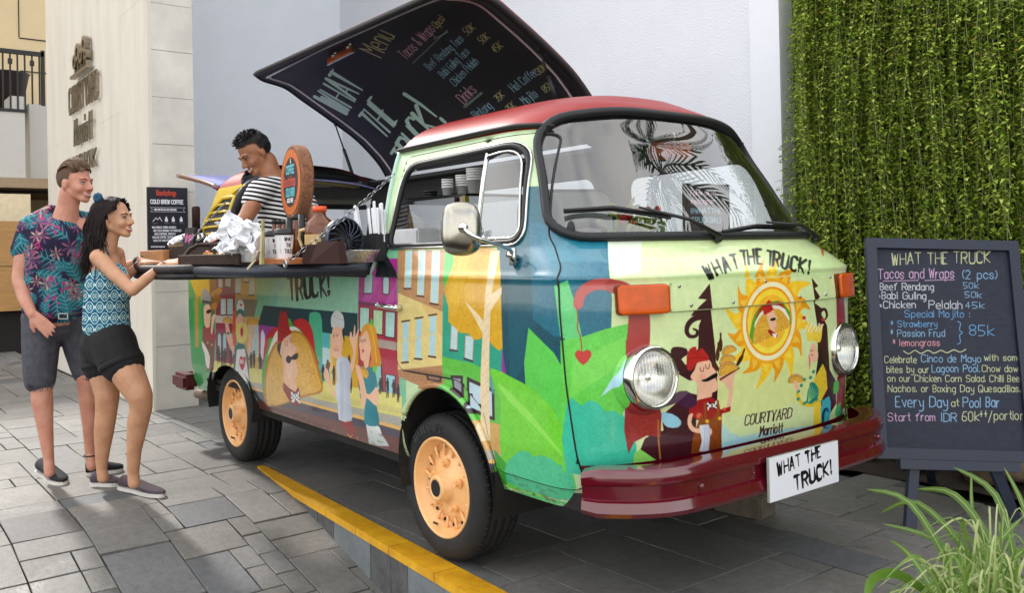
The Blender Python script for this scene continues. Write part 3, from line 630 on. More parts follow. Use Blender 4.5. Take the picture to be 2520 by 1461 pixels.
# outlines in (x,z) on the side and (y,z) on the nose
SIDEWIN = rrect([(.60, 1.345), (-.40, 1.345), (-.355, 1.715), (.50, 1.735)], [.09, .06, .10, .12])
DOOR = rrect([(.89, .475), (.46, .475), (.405, .70), (.25, .80), (-.20, .80), (-.235, .84), (-.235, 1.20), (-.43, 1.30), (-.385, 1.76), (.56, 1.775), (.70, 1.36), (.845, 1.24)], .04)
ARCHF = [(-.235, .30), (-.235, .58)] + [(.10 + .345 * math.cos(a), .42 + .345 * math.sin(a)) for a in np.linspace(math.pi * .86, 0, 20)] + [(.47, .30)]
ARCHR = [(-2.84, .30), (-2.80, .5)] + [(-2.36 + .42 * math.cos(a), .30 + .325 * math.sin(a)) for a in np.linspace(math.pi * .80, math.pi * .10, 18)] + [(-1.90, .30)]
SERVE = [(-.475, 1.205), (-.475, 2.2), (-3.06, 2.2), (-3.03, 1.975), (-2.92, 1.94), (-2.72, 1.885), (-2.54, 1.80), (-2.46, 1.72), (-2.48, 1.62), (-2.54, 1.456), (-2.53, 1.33), (-2.51, 1.205)]
ROOFGAP = [(-.475, 1.86), (-.475, 2.2), (-3.06, 2.2), (-3.05, 1.86)]
WSCR = rrect([(-.765, 1.352), (.765, 1.352), (.628, 1.825), (.32, 1.88), (-.32, 1.88), (-.628, 1.825)], [.10, .10, .13, .25, .25, .13])
ds = .0165; NS = [i * ds for i in range(int((Lf + Ls + Lt) / ds) + 2)]
svals = np.array([-x for x in NS[:0:-1]] + NS); svals = np.clip(svals, -(Lf + Ls + Lt), Lf + Ls + Lt)
zvals = np.concatenate([np.arange(.40, 1.19, .017), np.arange(1.19, 1.30, .008), np.arange(1.30, 1.86, .0165), np.arange(1.86, 1.9985, .006)])
NSv, NZ = len(svals), len(zvals)
gs, gz = np.meshgrid(svals, zvals)            # (NZ,NS)
loops = {'ws': front(WSCR), 'win': side(SIDEWIN), 'winfar': side(SIDEWIN, -1), 'door': side(DOOR), 'af': side(ARCHF), 'ar': side(ARCHR),
         'afr': side(ARCHF, -1), 'arr': side(ARCHR, -1), 'serve': side(SERVE), 'gap': side(ROOFGAP, -1),
         'farwin': side(rrect([(-.62, 1.36), (-2.75, 1.36), (-2.75, 1.74), (-.62, 1.74)], .08), -1)}
REARW = [(y, z) for y, z in rrect([(-.62, 1.05), (.62, 1.05), (.56, 1.76), (-.56, 1.76)], .09)]
LR_ = Lf + Ls + Lt
def rear(pts):
    o = []
    for y, z in dense(pts):
        wv = float(kn(WK, z)); th = math.acos(min(1, (abs(y) / wv) ** 1.3)); o.append((math.copysign(Lf + Ls + Lt * 2 / math.pi * th, -y), z))
    return o
for sg_, nm_ in ((-1, 'hl'), (1, 'hr')): loops[nm_] = [(s_of_y(sg_ * .595 + .098 * math.cos(a), .862 + .098 * math.sin(a)), .862 + .098 * math.sin(a)) for a in np.linspace(0, 2 * math.pi, 60)[:-1]]
for sg_, nm_ in ((1, 'rn'), (-1, 'rf')):
    zz = np.linspace(1.05, 1.76, 30); ss = [Lf + Ls + Lt * 2 / math.pi * math.acos(min(1, (.60 / float(kn(WK, z))) ** 1.3)) for z in zz]
    loops[nm_] = [(sg_ * a, float(b)) for a, b in zip(ss, zz)] + [(sg_ * 9., 1.76), (sg_ * 9., 1.05)]
# snap grid points to the outlines so that openings have clean edges
def snap(loop, rad=.55, ztop=1.9):
    L_ = np.array(loop); 
    cx = (L_[:, 0].min() - .05, L_[:, 0].max() + .05); cz = (L_[:, 1].min() - .05, L_[:, 1].max() + .05)
    m = (gs > cx[0]) & (gs < cx[1]) & (gz > cz[0]) & (gz < cz[1]) & (gz < ztop); idx = np.argwhere(m)
    if len(idx) == 0: return
    A = L_; B = np.roll(L_, -1, 0)
    P = np.stack([gs[m], gz[m]], 1); best = np.full(len(P), 9.); bp = P.copy()
    for a, b in zip(A, B):
        d = b - a; l2 = (d ** 2).sum()
        if l2 == 0 or abs(d[0]) > .4: continue
        t = np.clip(((P - a) @ d) / l2, 0, 1); q = a + t[:, None] * d; e = np.hypot(*(P - q).T); k = e < best; best[k] = e[k]; bp[k] = q[k]
    k = best < .0165 * rad; gs[m] = np.where(k, bp[:, 0], P[:, 0]); gz[m] = np.where(k, bp[:, 1], P[:, 1])
for k_, l_ in loops.items():
    if k_ not in ('gap',): snap(l_, ztop=1.84 if k_ == 'serve' else 1.9)
cen = np.stack([(gs[:-1, :-1] + gs[1:, 1:] + gs[1:, :-1] + gs[:-1, 1:]).ravel() / 4, (gz[:-1, :-1] + gz[1:, 1:] + gz[1:, :-1] + gz[:-1, 1:]).ravel() / 4], 1)
VS = [S(float(a), float(b)) for a, b in zip(gs.ravel(), gz.ravel())]
VN = np.array([tuple(v) for v in VS])
cx_ = VN.reshape(NZ, NSv, 3); cen3 = (cx_[:-1, :-1] + cx_[1:, 1:] + cx_[1:, :-1] + cx_[:-1, 1:]).reshape(-1, 3) / 4
isin = {k: inside(v, cen) for k, v in loops.items()}
tail = np.abs(cen[:, 0]) > Lf + Ls
rearopen = isin['rn'] | isin['rf']
cut = isin['hl'] | isin['hr'] | isin['ws'] | isin['af'] | isin['ar'] | isin['afr'] | isin['arr'] | isin['serve'] | isin['farwin'] | rearopen | isin['winfar']
# roof over the kitchen is the open lid: cut between the cab roof and the tail, keep the far rail
cut |= (cen[:, 0] < 0) & (cen3[:, 0] < -.475) & (cen3[:, 0] > -3.02) & (cen3[:, 2] > 1.80) & (cen3[:, 1] < .60)
cut |= (cen[:, 0] < 0) & (cen3[:, 0] < -.475) & (cen3[:, 0] > -3.02) & (cen3[:, 2] > 1.88)
roofm = (cen3[:, 2] > 1.795) & ~cut
doorm = isin['door'] & ~isin['win'] & ~cut
wincut = isin['win']
bodym = ~cut & ~doorm & ~roofm & ~wincut
def submesh(mask, off=0.):
    cells = np.nonzero(mask)[0]; r, c = cells // (NSv - 1), cells % (NSv - 1); f = np.stack([r * NSv + c, r * NSv + c + 1, (r + 1) * NSv + c + 1, (r + 1) * NSv + c], 1)
    u, inv = np.unique(f, return_inverse=True); return u, inv.reshape(-1, 4)
truck = empty('food_truck', 'painted vintage van converted to a food truck with its roof lid propped open', 'food truck', (0, 0, 0))
U0 = -1.6; U1 = 5.1; V0 = .35; V1 = 1.9; TPM = 420
def uvof(s, z): return ((s - U0) / (U1 - U0), (z - V0) / (V1 - V0))
def shell_part(mask, name, m, label=None, solid=.0):
    u, f = submesh(mask); me = mesh(VN[u], f.tolist(), name)
    uv_mesh(me, np.stack([(gs.ravel()[u] - U0) / (U1 - U0), (gz.ravel()[u] - V0) / (V1 - V0)], 1))
    o = link(name, me, m, truck, label, True)
    if solid:
        md = o.modifiers.new('thickness', 'SOLIDIFY'); md.thickness = solid; md.offset = -1; md.use_quality_normals = True
    return o
# BVH of the closed hull for finding where a spot of paint seen in the photo lies on the panels
hu, hf = submesh((np.abs(cen[:, 0]) < Lf + Ls + Lt * .95))
HB = BVHTree.FromPolygons([Vector(v) for v in VN[hu]], hf.tolist()); HS = gs.ravel()[hu]; HZ = gz.ravel()[hu]
def hit(px, py):
    v = Vector(ray((px, py))); o = Vector(CC); h = HB.ray_cast(o, v)
    if h[0] is None:
        b = None
        for k in range(60):
            q = o + v * (2.2 + k * .1); r = HB.find_nearest(q)
            if r[0] is not None and (b is None or r[3] < b[3]): b = r
        h = b
    p = h[0]; f = hf[h[2]]; P = [Vector(VN[hu[i]]) for i in f]
    ax = P[1] - P[0]; az = P[3] - P[0]
    # bilinear-ish inverse
    e1 = ax.normalized(); d = p - P[0]; n = ax.cross(az); n = n.normalized() if n.length > 1e-12 else Vector((0, 0, 1))
    den = ax.cross(az).dot(n)
    if abs(den) < 1e-12: return HS[f[0]], HZ[f[0]]
    a = d.cross(az).dot(n) / den; b = ax.cross(d).dot(n) / den
    return HS[f[0]] + a * (HS[f[1]] - HS[f[0]]) + b * (HS[f[3]] - HS[f[0]]), HZ[f[0]] + b * (HZ[f[3]] - HZ[f[0]]) + a * (HZ[f[1]] - HZ[f[0]])
# ================================================================== painted artwork on the panels (flat print, drawn in panel coordinates)
CW, CH = int((U1 - U0) * TPM), int((V1 - V0) * TPM)
art = Canvas(CW, CH, (196, 222, 172))
class Blk:
    """shapes read off an enlarged piece of the photo, laid onto the panels"""
    def __init__(s, x0, y0, k): s.k = (x0, y0, k)
    def T(s, p):
        x, y = (s.k[0] + p[0] / s.k[2]) * .68441, (s.k[1] + p[1] / s.k[2]) * .68441
        a, b = hit(x, y); return ((a - U0) * TPM, (b - V0) * TPM)
    def P(s, col, d, sm=0, **k):
        art.T = s.T; pts = [tuple(float(q) for q in w_.split(',')) for w_ in d.split()]; art.poly(col, pts, sm=sm, **k)
    def L(s, col, d, wd, sm=0, **k):
        art.T = s.T; pts = [tuple(float(q) for q in w_.split(',')) for w_ in d.split()]; art.line(col, pts, wd, sm=sm, **k)
    def E(s, col, x, y, rx, ry=None, rot=0, **k):
        art.T = s.T; ry = ry or rx; c, n = math.cos(rot), math.sin(rot)
        art.poly(col, [(x + rx * math.cos(t) * c - ry * math.sin(t) * n, y + rx * math.cos(t) * n + ry * math.sin(t) * c) for t in np.linspace(0, 2 * math.pi, 22)[:-1]], **k)
    def W(s, d, col=(170, 208, 212), fr=(228, 214, 160), sill=(60, 25, 35), mull=True):
        """a painted window: frame, pane, glazing bars, dark sill"""
        q = [tuple(float(v) for v in w_.split(',')) for w_ in d.split()]; art.T = s.T
        cx = sum(p[0] for p in q) / 4; cy = sum(p[1] for p in q) / 4
        o = [(cx + (x - cx) * 1.22, cy + (y - cy) * 1.06) for x, y in q]
        art.poly(fr, o); art.poly(col, q, tex=.01)
        if mull:
            m = lambda a, b, t: (a[0] + (b[0] - a[0]) * t, a[1] + (b[1] - a[1]) * t)
            for t in (.33, .66): art.line((225, 238, 232), [m(q[0], q[3], t), m(q[1], q[2], t)], 1.6)
            art.line((225, 238, 232), [m(q[0], q[1], .5), m(q[3], q[2], .5)], 1.6)
        if sill: art.line(sill, [o[3], o[2]], 7)
    def bricks(s, col, x0, y0, x1, y1, slope=0., dx=22, dy=13):
        art.T = s.T; y = y0; r = 0
        while y < y1:
            art.line(col, [(x0, y), (x1, y + slope * (x1 - x0))], 1.3, alpha=.55)
            x = x0 + (r % 2) * dx / 2
            while x < x1: art.line(col, [(x, y + slope * (x - x0)), (x, y + dy + slope * (x - x0))], 1.2, alpha=.5); x += dx
            y += dy; r += 1
# ---- serving side -------------------------------------------------
A = Blk(640, 900, 1.8266)
A.P((120, 190, 150), '60,60 1480,-40 1500,1000 1400,1400 80,1050', tex=.006)
A.P((150, 205, 175), '680,180 1195,160 1190,420 640,380', tex=.006)
A.P((132, 196, 190), '640,190 720,190 640,370 590,370', alpha=.6)
A.P((38, 150, 78), '40,150 250,160 240,760 215,960 100,980 20,900', tex=.01)
A.P((206, 168, 22), '60,150 250,180 215,330 190,260 150,360 118,300', tex=.02)
A.P((120, 85, 20), '205,185 255,185 240,420 215,420', tex=.02)
A.P((60, 170, 70), '100,330 150,300 160,620 110,640')
A.P((196, 140, 60), '112,300 135,300 135,640 116,640')
A.P((104, 26, 84), '250,170 380,170 380,320 248,330', tex=.01)
A.P((150, 30, 66), '248,310 378,290 372,440 250,450', tex=.01); A.bricks((110, 15, 45), 250, 320, 375, 440)
A.P((206, 190, 180), '248,430 372,430 372,490 248,480')
A.P((160, 36, 70), '248,480 372,485 380,760 248,730', tex=.01); A.bricks((110, 15, 45), 250, 500, 375, 740)
A.W('318,160 345,160 342,245 315,240', mull=False); A.W('270,190 292,190 290,250 270,246', mull=False)
A.W('285,325 312,325 312,425 285,428'); A.W('328,325 358,325 358,425 328,428')
for x in (262, 296, 340): A.P((40, 20, 30), f'{x-4},700 {x-4},560 {x+8},532 {x+26},560 {x+26},710', sm=0); A.P((172, 206, 210), f'{x},696 {x},565 {x+9},542 {x+22},565 {x+22},704')
A.P((196, 160, 92), '376,170 520,170 512,335 376,330', tex=.01)
A.W('384,190 410,190 408,285 380,285'); A.W('436,170 462,170 462,212 434,212', mull=False); A.W('474,190 502,190 500,295 470,295')
A.P((128, 120, 98), '392,325 526,330 500,445 360,430', tex=.01)
A.P((206, 176, 92), '420,440 545,440 540,790 420,780', tex=.01); A.W('470,500 525,500 522,700 470,700', sill=None)
A.P((160, 60, 150), '530,488 660,500 640,800 535,780', tex=.01); A.P((230, 225, 240), '543,700 545,550 556,520 572,560 570,740')
A.P((16, 62, 70), '562,366 1180,418 1180,575 525,492', tex=.012)
A.P((84, 182, 186), '930,540 1012,552 1010,920 930,900', tex=.01); A.P((190, 222, 222), '950,640 1000,650 1000,800 950,790')
A.P((72, 184, 138), '862,440 880,412 920,412 945,460 948,690 930,705 900,700 870,640', sm=3)
A.P((214, 166, 34), '1010,560 1192,580 1192,950 1010,900', tex=.012); A.P((236, 196, 110), '1000,552 1018,552 1018,900 1000,895')
A.P((26, 60, 66), '1095,560 1095,510 1120,470 1160,475 1182,520 1182,575')
A.P((176, 40, 140), '1190,170 1330,60 1470,60 1475,380 1185,340', tex=.01)
A.P((200, 84, 178), '1330,60 1390,60 1260,345 1205,342', alpha=.6); A.P((200, 84, 178), '1440,200 1470,140 1470,300 1390,372 1350,366', alpha=.6)
A.W('1228,165 1280,160 1272,285 1224,285', fr=(110, 90, 60), mull=False)
A.P((40, 25, 30), '1344,295 1344,190 1352,150 1370,132 1386,150 1392,200 1388,298'); A.P((180, 214, 216), '1349,288 1349,195 1356,160 1370,140 1382,160 1387,205 1384,291')
A.P((178, 48, 70), '1185,338 1490,378 1470,560 1445,960 1185,900', tex=.01); A.bricks((130, 20, 45), 1188, 350, 1460, 920, .13, 24, 15)
A.P((120, 24, 80), '1185,338 1490,375 1490,398 1185,360')
A.W('1198,380 1256,385 1252,548 1196,535', (176, 220, 205), (120, 45, 50)); A.W('1286,395 1345,402 1341,558 1284,545', (186, 222, 170), (120, 45, 50)); A.W('1366,408 1425,413 1420,578 1364,568', (176, 220, 210), (120, 45, 50))
A.P((176, 160, 148), '1190,565 1450,610 1446,665 1190,620')
A.P((40, 25, 30), '1285,880 1290,720 1312,690 1340,720 1352,940 1285,930'); A.P((150, 200, 190), '1296,880 1300,730 1314,705 1332,735 1340,930 1296,920')
A.W('1368,820 1425,830 1428,1000 1366,990', (150, 205, 214), (60, 30, 35), None, False)
# street
A.P((222, 214, 120), '216,745 250,728 560,790 930,850 1010,880 1190,910 1440,950 1470,965 1475,1115 480,905 216,800', tex=.012)
A.P((190, 176, 110), '560,880 1470,1040 1470,1080 560,910', alpha=.35)
A.P((176, 172, 160), '470,868 560,880 930,985 1465,1100 1465,1165 480,905', tex=.02)
A.P((236, 186, 104), '480,903 1465,1163 1465,1190 485,920')
A.P((74, 68, 84), '485,918 1465,1188 1465,1262 545,1025', tex=.012)
A.P((112, 60, 56), '520,985 1465,1240 1520,1400 560,1130', tex=.012)
A.P((60, 50, 66), '215,800 320,815 430,850 480,905 500,930 500,1000 200,1000')
# silhouettes of a crowd
for x, y in [(268, 640), (292, 650), (310, 655), (348, 650), (480, 680), (500, 670), (540, 690), (955, 760), (985, 730), (1025, 770), (1104, 720), (1125, 700), (1135, 830), (1290, 840), (1330, 850), (1378, 850), (1418, 860), (1448, 890)]:
    hh = random.uniform(95, 130); c = (34, 22, 26)
    A.E(c, x, y, 6, 8); A.P(c, f'{x-8},{y+8} {x+8},{y+10} {x+9},{y+60} {x+5},{y+hh} {x+1},{y+hh} {x-1},{y+70} {x-5},{y+hh} {x-9},{y+hh} {x-7},{y+55}')
    A.L(c, f'{x-6},{y+14} {x-14},{y+38} {x-4},{y+50}', 4)
SK = (240, 188, 156); SKD = (222, 158, 122); TACO = (222, 168, 62); TACOD = (190, 128, 36)
def taco(B, x, y, r, rot=0, col=TACO):
    c, n = math.cos(rot), math.sin(rot); f = lambda a, b: f'{x+a*c-b*n:.0f},{y+a*n+b*c:.0f}'
    def arc(k, dy, q=1.0): return ' '.join(f(r * k * math.cos(t), -r * q * math.sin(t) + dy) for t in np.linspace(0, math.pi, 12))
    B.P((196, 40, 30), arc(1.08, -r * .10)); B.P((90, 170, 50), arc(1.05, -r * .04)); B.P((250, 240, 220), arc(1.0, -r * .02)); B.P(TACOD, arc(.98, r * .03)); B.P(col, arc(.92, r * .06, .86), tex=.02)
# far left man carrying croissants and bottles
A.P((110, 62, 36), '165,520 200,500 240,520 245,600 240,700 235,790 190,800 185,700 165,640'); A.P((150, 34, 30), '165,505 215,500 250,560 245,600 160,590')
A.P(SK, '172,370 205,360 215,400 212,470 205,510 180,505 170,440', sm=3); A.P(SKD, '205,400 222,412 206,420'); A.P((150, 150, 150), '160,345 158,275 185,255 215,300 212,360', sm=2); A.P((60, 60, 66), '160,330 215,340 214,356 160,350')
A.P((20, 14, 16), '186,405 205,392 218,398 212,414 195,420', sm=2); A.P(SK, '225,560 238,470 250,430 240,420 222,440 215,540')
for i, (x, y) in enumerate([(240, 290), (262, 330), (238, 370), (256, 300), (270, 270)]): A.E((150, 98, 34) if i % 2 else (186, 128, 48), x, y, 20, 26, .5, tex=.03)
A.P((235, 225, 215), '160,600 185,640 210,700 205,780 185,760 175,680 160,640', sm=2)
for x, y in ((196, 610), (222, 625)): A.E((214, 150, 40), x, y, 7)
# bearded man lifting two tacos
A.P(SK, '310,450 325,440 345,560 385,660 378,700 340,640 318,560', sm=2); A.P(SK, '480,450 505,460 500,560 475,690 455,700 462,620 475,540', sm=2)
taco(A, 325, 475, 30); taco(A, 492, 488, 38)
A.P((30, 110, 118), '372,640 400,612 440,625 462,700 470,850 488,925 440,860 360,830 370,740'); A.P((236, 236, 232), '388,655 440,650 452,740 470,880 440,860 372,830 380,740')
A.P((200, 30, 44), '406,712 418,698 428,712 440,700 446,725 426,795 404,750', sm=2);
art.T = A.T; art.text((250, 250, 250), 'BALI', (408, 748), (1.7, 0), (0, -4.6), 3.0)
A.P((222, 80, 30), '362,420 380,400 384,620 362,620 358,520', sm=2); A.E(SK, 412, 480, 34, 62); A.P((236, 214, 120), '382,500 400,480 440,482 462,520 452,590 420,615 392,600 380,550', sm=2)
A.E((200, 50, 60), 420, 540, 10, 32); A.P(SKD, '425,450 446,462 428,482', sm=2); A.P((228, 232, 226), '385,400 392,340 410,326 430,345 434,400', sm=2); A.P((30, 130, 124), '385,450 392,398 418,390 440,420 432,446 405,412', sm=2); A.E((214, 60, 50), 415, 362, 7, 9)
A.P((50, 30, 30), '322,542 336,540 336,556 324,556')
# big taco with a man leaning out
A.P((196, 34, 34), '560,740 570,620 590,550 640,510 680,520 640,600 585,700 566,860', sm=3); A.P((196, 34, 34), '760,470 810,450 860,480 890,560 905,680 930,760 890,700 820,560 770,500', sm=3)
A.P((84, 170, 60), '735,450 760,500 800,520 850,600 890,660 915,740 945,830 955,880 930,860 850,640 720,500', sm=3); A.P((84, 170, 60), '556,760 590,640 600,580 640,590 600,700 575,820 570,980 552,880', sm=2)
A.P((240, 236, 226), '640,545 700,520 770,505 820,560 870,640 820,620 700,560 600,680 580,720', sm=3)
A.P(TACOD, '575,1010 568,900 580,760 620,640 690,560 770,530 830,560 880,640 920,760 952,900 930,945 860,960 780,985 700,1015 620,1032', sm=3)
A.P(TACO, '590,1018 580,900 592,770 630,655 695,575 770,545 822,572 868,650 908,770 942,898 920,930 850,948 770,975 700,1005 630,1022', sm=3, tex=.035, grad=((232, 184, 90), 'y'))
rs_ = random.Random(3)
for _ in range(70):
    a, b = rs_.uniform(600, 900), rs_.uniform(660, 960)
    if b > 600 + abs(a - 760) * 1.2: A.E((150, 98, 30), a, b, rs_.uniform(1.5, 3.4))
A.P((26, 18, 22), '652,640 665,600 690,600 700,700 680,710 658,670', sm=2)
A.P(SK, '684,600 700,560 745,560 752,620 788,652 770,672 776,740 790,800 770,850 772,880 790,935 700,880 694,780 680,700 672,690 672,660', sm=2); A.P((246, 206, 178), '700,640 735,600 745,680 755,800 730,850 705,760', sm=2, alpha=.6)
A.L((120, 70, 60), '706,600 708,625 716,634 722,622 720,598', 2.6, 3); A.L((120, 70, 60), '736,575 737,600 743,610 748,598 746,575', 2.6, 3)
A.P((14, 10, 14), '710,715 725,695 745,705 760,690 788,680 786,712 765,724 748,720 735,745 715,738', sm=3)
A.P((172, 30, 34), '656,610 658,500 668,440 682,392 694,420 708,394 720,440 735,520 748,545 700,580 680,610', sm=2); A.L((120, 16, 24), '668,470 690,500 730,530', 3, 3); A.L((120, 16, 24), '662,530 690,540 720,560', 3, 3)
A.P((140, 24, 30), '694,870 725,905 770,935 792,900 806,960 800,1010 766,1030 728,985 692,920'); A.P((238, 238, 238), '742,930 770,950 795,930 803,1015 775,985 760,1005 746,1000', sm=0)
for i in range(5):
    for j in range(4):
        if (i + j) % 2: A.E((20, 20, 24), 750 + i * 11, 945 + j * 13, 4, 5)
# cook in white and lady with a taco
A.P((150, 28, 38), '1065,1115 1140,1120 1160,1190 1182,1262 1120,1245 1095,1180'); A.L((230, 180, 30), '1110,1210 1140,1235 1148,1262', 4); A.L((230, 180, 30), '1150,1215 1118,1240', 4)
A.P(SK, '1040,690 1075,680 1080,720 1050,730'); A.P((214, 220, 228), '1040,735 1075,700 1120,720 1142,800 1130,930 1142,1060 1140,1125 1058,1118 1050,1000 1030,960 1045,850', sm=2, grad=((176, 186, 204), 'x'))
A.P((166, 178, 196), '1060,760 1080,740 1090,900 1085,1100 1068,1105 1070,920', sm=2, alpha=.5)
A.P(SK, '962,790 985,780 1000,860 1020,930 1040,940 1036,970 1005,940 985,880 958,840', sm=2); A.E((120, 62, 28), 988, 762, 12, 26, .2)
A.P(SK, '1130,770 1150,690 1145,640 1128,590 1132,540 1142,545 1150,580 1158,500 1166,505 1166,570 1184,520 1190,530 1176,600 1170,680 1150,800', sm=2)
A.P(SK, '1014,560 1020,510 1075,505 1092,560 1085,600 1075,680 1060,705 1030,712 1012,680 1016,625 996,604 1012,590', sm=2); A.E((236, 150, 120), 1040, 640, 14, 14, alpha=.5); A.L((150, 40, 40), '1024,650 1040,664 1056,655', 3, 3)
A.L((110, 60, 50), '1022,555 1025,575 1032,556', 2.5, 2); A.L((110, 60, 50), '1042,550 1047,572 1055,552', 2.5, 2)
A.P((30, 22, 26), '1078,525 1092,540 1094,610 1082,560', sm=2); A.P((214, 216, 214), '1010,510 1006,450 1020,415 1045,398 1085,430 1092,515 1050,505', sm=2); A.L((160, 165, 170), '1022,430 1050,455 1086,462', 3, 3)
A.P((238, 238, 232), '1232,1120 1300,1150 1325,1165 1340,1210 1388,1290 1320,1290 1255,1275', sm=0, grad=((190, 205, 205), 'y'))
A.P((30, 150, 160), '1195,790 1240,760 1290,800 1310,880 1305,1020 1325,1130 1300,1160 1225,1140 1230,1010 1200,980 1188,880', sm=2, grad=((24, 120, 135), 'x'))
A.P(SK, '1205,560 1235,520 1262,560 1270,640 1258,720 1250,770 1225,775 1220,735 1200,720 1196,660 1190,625 1202,600', sm=2)
A.P((232, 166, 44), '1200,570 1215,505 1260,482 1300,520 1318,640 1340,750 1300,770 1255,770 1270,720 1262,600 1240,530 1215,560', sm=2, grad=((206, 132, 30), 'y')); A.L((246, 200, 90), '1265,500 1290,600 1305,740', 4, 3)
A.P((96, 196, 70), '1256,486 1272,446 1290,500', sm=0); A.P((96, 196, 70), '1280,760 1310,770 1300,810 1280,800')
A.P((196, 24, 40), '1208,655 1226,660 1214,680'); A.L((110, 60, 50), '1206,590 1209,610 1216,592', 2.5, 2); A.L((110, 60, 50), '1222,585 1226,606 1234,588', 2.5, 2)
taco(A, 1200, 820, 50, .55); A.P(SK, '1165,770 1190,760 1215,830 1230,900 1240,960 1225,1040 1205,1020 1200,930 1185,850', sm=2); A.P(SK, '1300,900 1315,940 1310,1030 1255,985 1190,940 1195,925 1260,950', sm=2)
# brush lettering on the belly
art.T = A.T
def brush(txt, o, xd, yd, wd, col=(14, 12, 14), seed=1):
    st = random.getstate(); random.seed(seed); art.text(col, txt, o, xd, yd, wd, jit=.32, brush=.3, gap=1.5); random.setstate(st)
brush('TRUCK!', (735, 340), (9.3, -1.6), (-1.3, -25), 20)
brush('WHAT THE', (640, 176), (6.2, -.2), (-1.0, -7), 7)
# ---- cab door --------------------------------------------------------
B = Blk(1380, 850, 1.13756)
B.P((72, 178, 96), '60,60 300,60 500,640 480,1000 330,700 60,560')
B.P((186, 138, 92), '62,60 268,60 246,312 66,236', tex=.012); B.bricks((140, 90, 60), 66, 70, 262, 300, .28, 20, 13)
B.P((228, 206, 132), '62,234 246,312 243,532 58,550', tex=.012); B.P((214, 160, 90), '150,270 246,312 243,420', alpha=.35)
B.P((180, 128, 80), '58,548 243,530 250,610 200,640 60,575', tex=.012); B.bricks((130, 80, 50), 60, 552, 243, 600, .02, 20, 12)
LB = (176, 214, 220)
for q in ('95,62 118,62 113,212 90,212', '148,62 172,62 165,243 143,240', '205,66 231,66 224,276 197,270'): B.W(q, LB, (232, 212, 150), (64, 36, 36), False)
for q in ('82,355 106,352 102,512 80,514', '136,342 160,340 157,500 133,498', '192,330 218,328 213,492 190,488'):
    B.W(q, LB, (236, 206, 120), (64, 36, 36), False); a = q.split()[0].split(','); B.L((64, 36, 36), f'{float(a[0])-4},{float(a[1])-4} {float(a[0])+28},{float(a[1])-9}', 6)
B.L((236, 206, 120), '82,430 104,428', 4); B.L((236, 206, 120), '134,420 160,418', 4); B.L((236, 206, 120), '190,405 216,402', 4)
B.P((50, 25, 25), '172,562 238,572 236,600 178,590'); B.P((150, 110, 90), '182,570 230,577 229,592 186,586')
B.P((40, 158, 128), '246,240 500,300 500,600 243,500', tex=.012); B.P((96, 190, 66), '243,494 360,520 420,545 510,600 500,800 330,740 245,600', tex=.012)
B.W('282,368 306,368 302,468 278,464', (188, 214, 214), (214, 150, 150), (60, 40, 40), False); B.W('340,410 370,412 365,510 337,500', (188, 214, 214), (214, 150, 150), (60, 40, 40), False)
B.P((74, 190, 74), '256,62 296,62 300,150 262,235 246,190', tex=.012)
B.P((214, 164, 26), '288,62 320,55 486,62 492,250 494,458 455,455 438,432 420,405 400,422 372,424 350,400 318,398 296,375 268,350 268,290 252,225 272,160 290,110', tex=.02, sm=2)
B.P((232, 190, 70), '330,62 360,62 300,330 272,330 262,230', alpha=.4); B.P((190, 130, 20), '380,62 420,62 405,300 372,380', alpha=.22)
B.P((44, 22, 30), '344,576 456,628 458,756 344,716'); B.P((188, 212, 220), '354,596 446,638 448,740 354,702'); B.P((44, 22, 30), '276,570 328,572 328,664 284,628'); B.P((150, 150, 160), '286,582 318,584 318,640 290,620')
B.P((8, 74, 90), '478,60 660,60 760,200 770,620 560,640 500,600 490,450', tex=.016); B.P((20, 104, 120), '520,60 600,60 640,300 560,560 520,560', alpha=.35, sm=2)
B.P((150, 40, 150), '488,458 506,580 540,780 500,790 484,600'); B.P((80, 150, 170), '440,560 455,640 450,650 436,600')
B.P((206, 164, 92), '332,742 500,775 520,940 400,880', tex=.012); B.P((176, 168, 156), '370,846 510,905 520,950 385,890', tex=.02); B.P((236, 186, 104), '385,884 520,944 520,958 390,900'); B.P((70, 62, 80), '392,900 520,958 520,985 410,945')
B.P((110, 50, 50), '410,945 520,985 520,1010 425,975')
B.P((232, 210, 168), '440,62 480,62 462,150 446,230 440,330 436,480 436,700 440,836 394,842 398,700 400,560 408,400 372,330 334,266 380,310 412,348 418,250 430,150', tex=.01)
B.P((232, 210, 168), '444,240 486,208 486,238 440,308')
for y in range(90, 820, 44): B.L((206, 150, 110), f'{404 + (y % 7)},{y} {438},{y-34}', 3, alpha=.35)
B.P((92, 202, 78), '596,376 640,420 700,480 745,560 756,640 770,900 640,700 584,620 578,520', tex=.01)
B.P((112, 206, 52), '440,540 540,585 600,620 690,700 745,820 775,960 770,1075 510,1030 484,900 478,790 486,690 460,610', tex=.014, sm=2); B.P((168, 228, 110), '470,600 600,720 760,930 640,800 520,680', alpha=.5, sm=2)
B.P((60, 160, 50), '455,872 505,930 505,1020 470,1010', alpha=1.)
B.P((74, 192, 140), '508,930 530,905 560,880 600,885 612,905 640,896 690,912 715,935 770,960 778,1080 640,1060 505,1010', tex=.014, sm=2)
B.P((80, 190, 110), '425,980 470,1000 520,1040 790,1100 800,1200 640,1170 470,1120', tex=.012); B.P((74, 176, 60), '425,980 470,990 520,1060 470,1075')
B.P((16, 92, 108), '440,-200 700,-200 700,60 470,62', tex=.012)
art.T = None
sx0, sx1 = (s_of_x(-2.42, 1.5) - U0) * TPM, CW
art.poly((212, 180, 22), [(sx0, (1.27 - V0) * TPM), (sx1, (1.27 - V0) * TPM), (sx1, (1.90 - V0) * TPM), (sx0, (1.90 - V0) * TPM)], tex=.012)
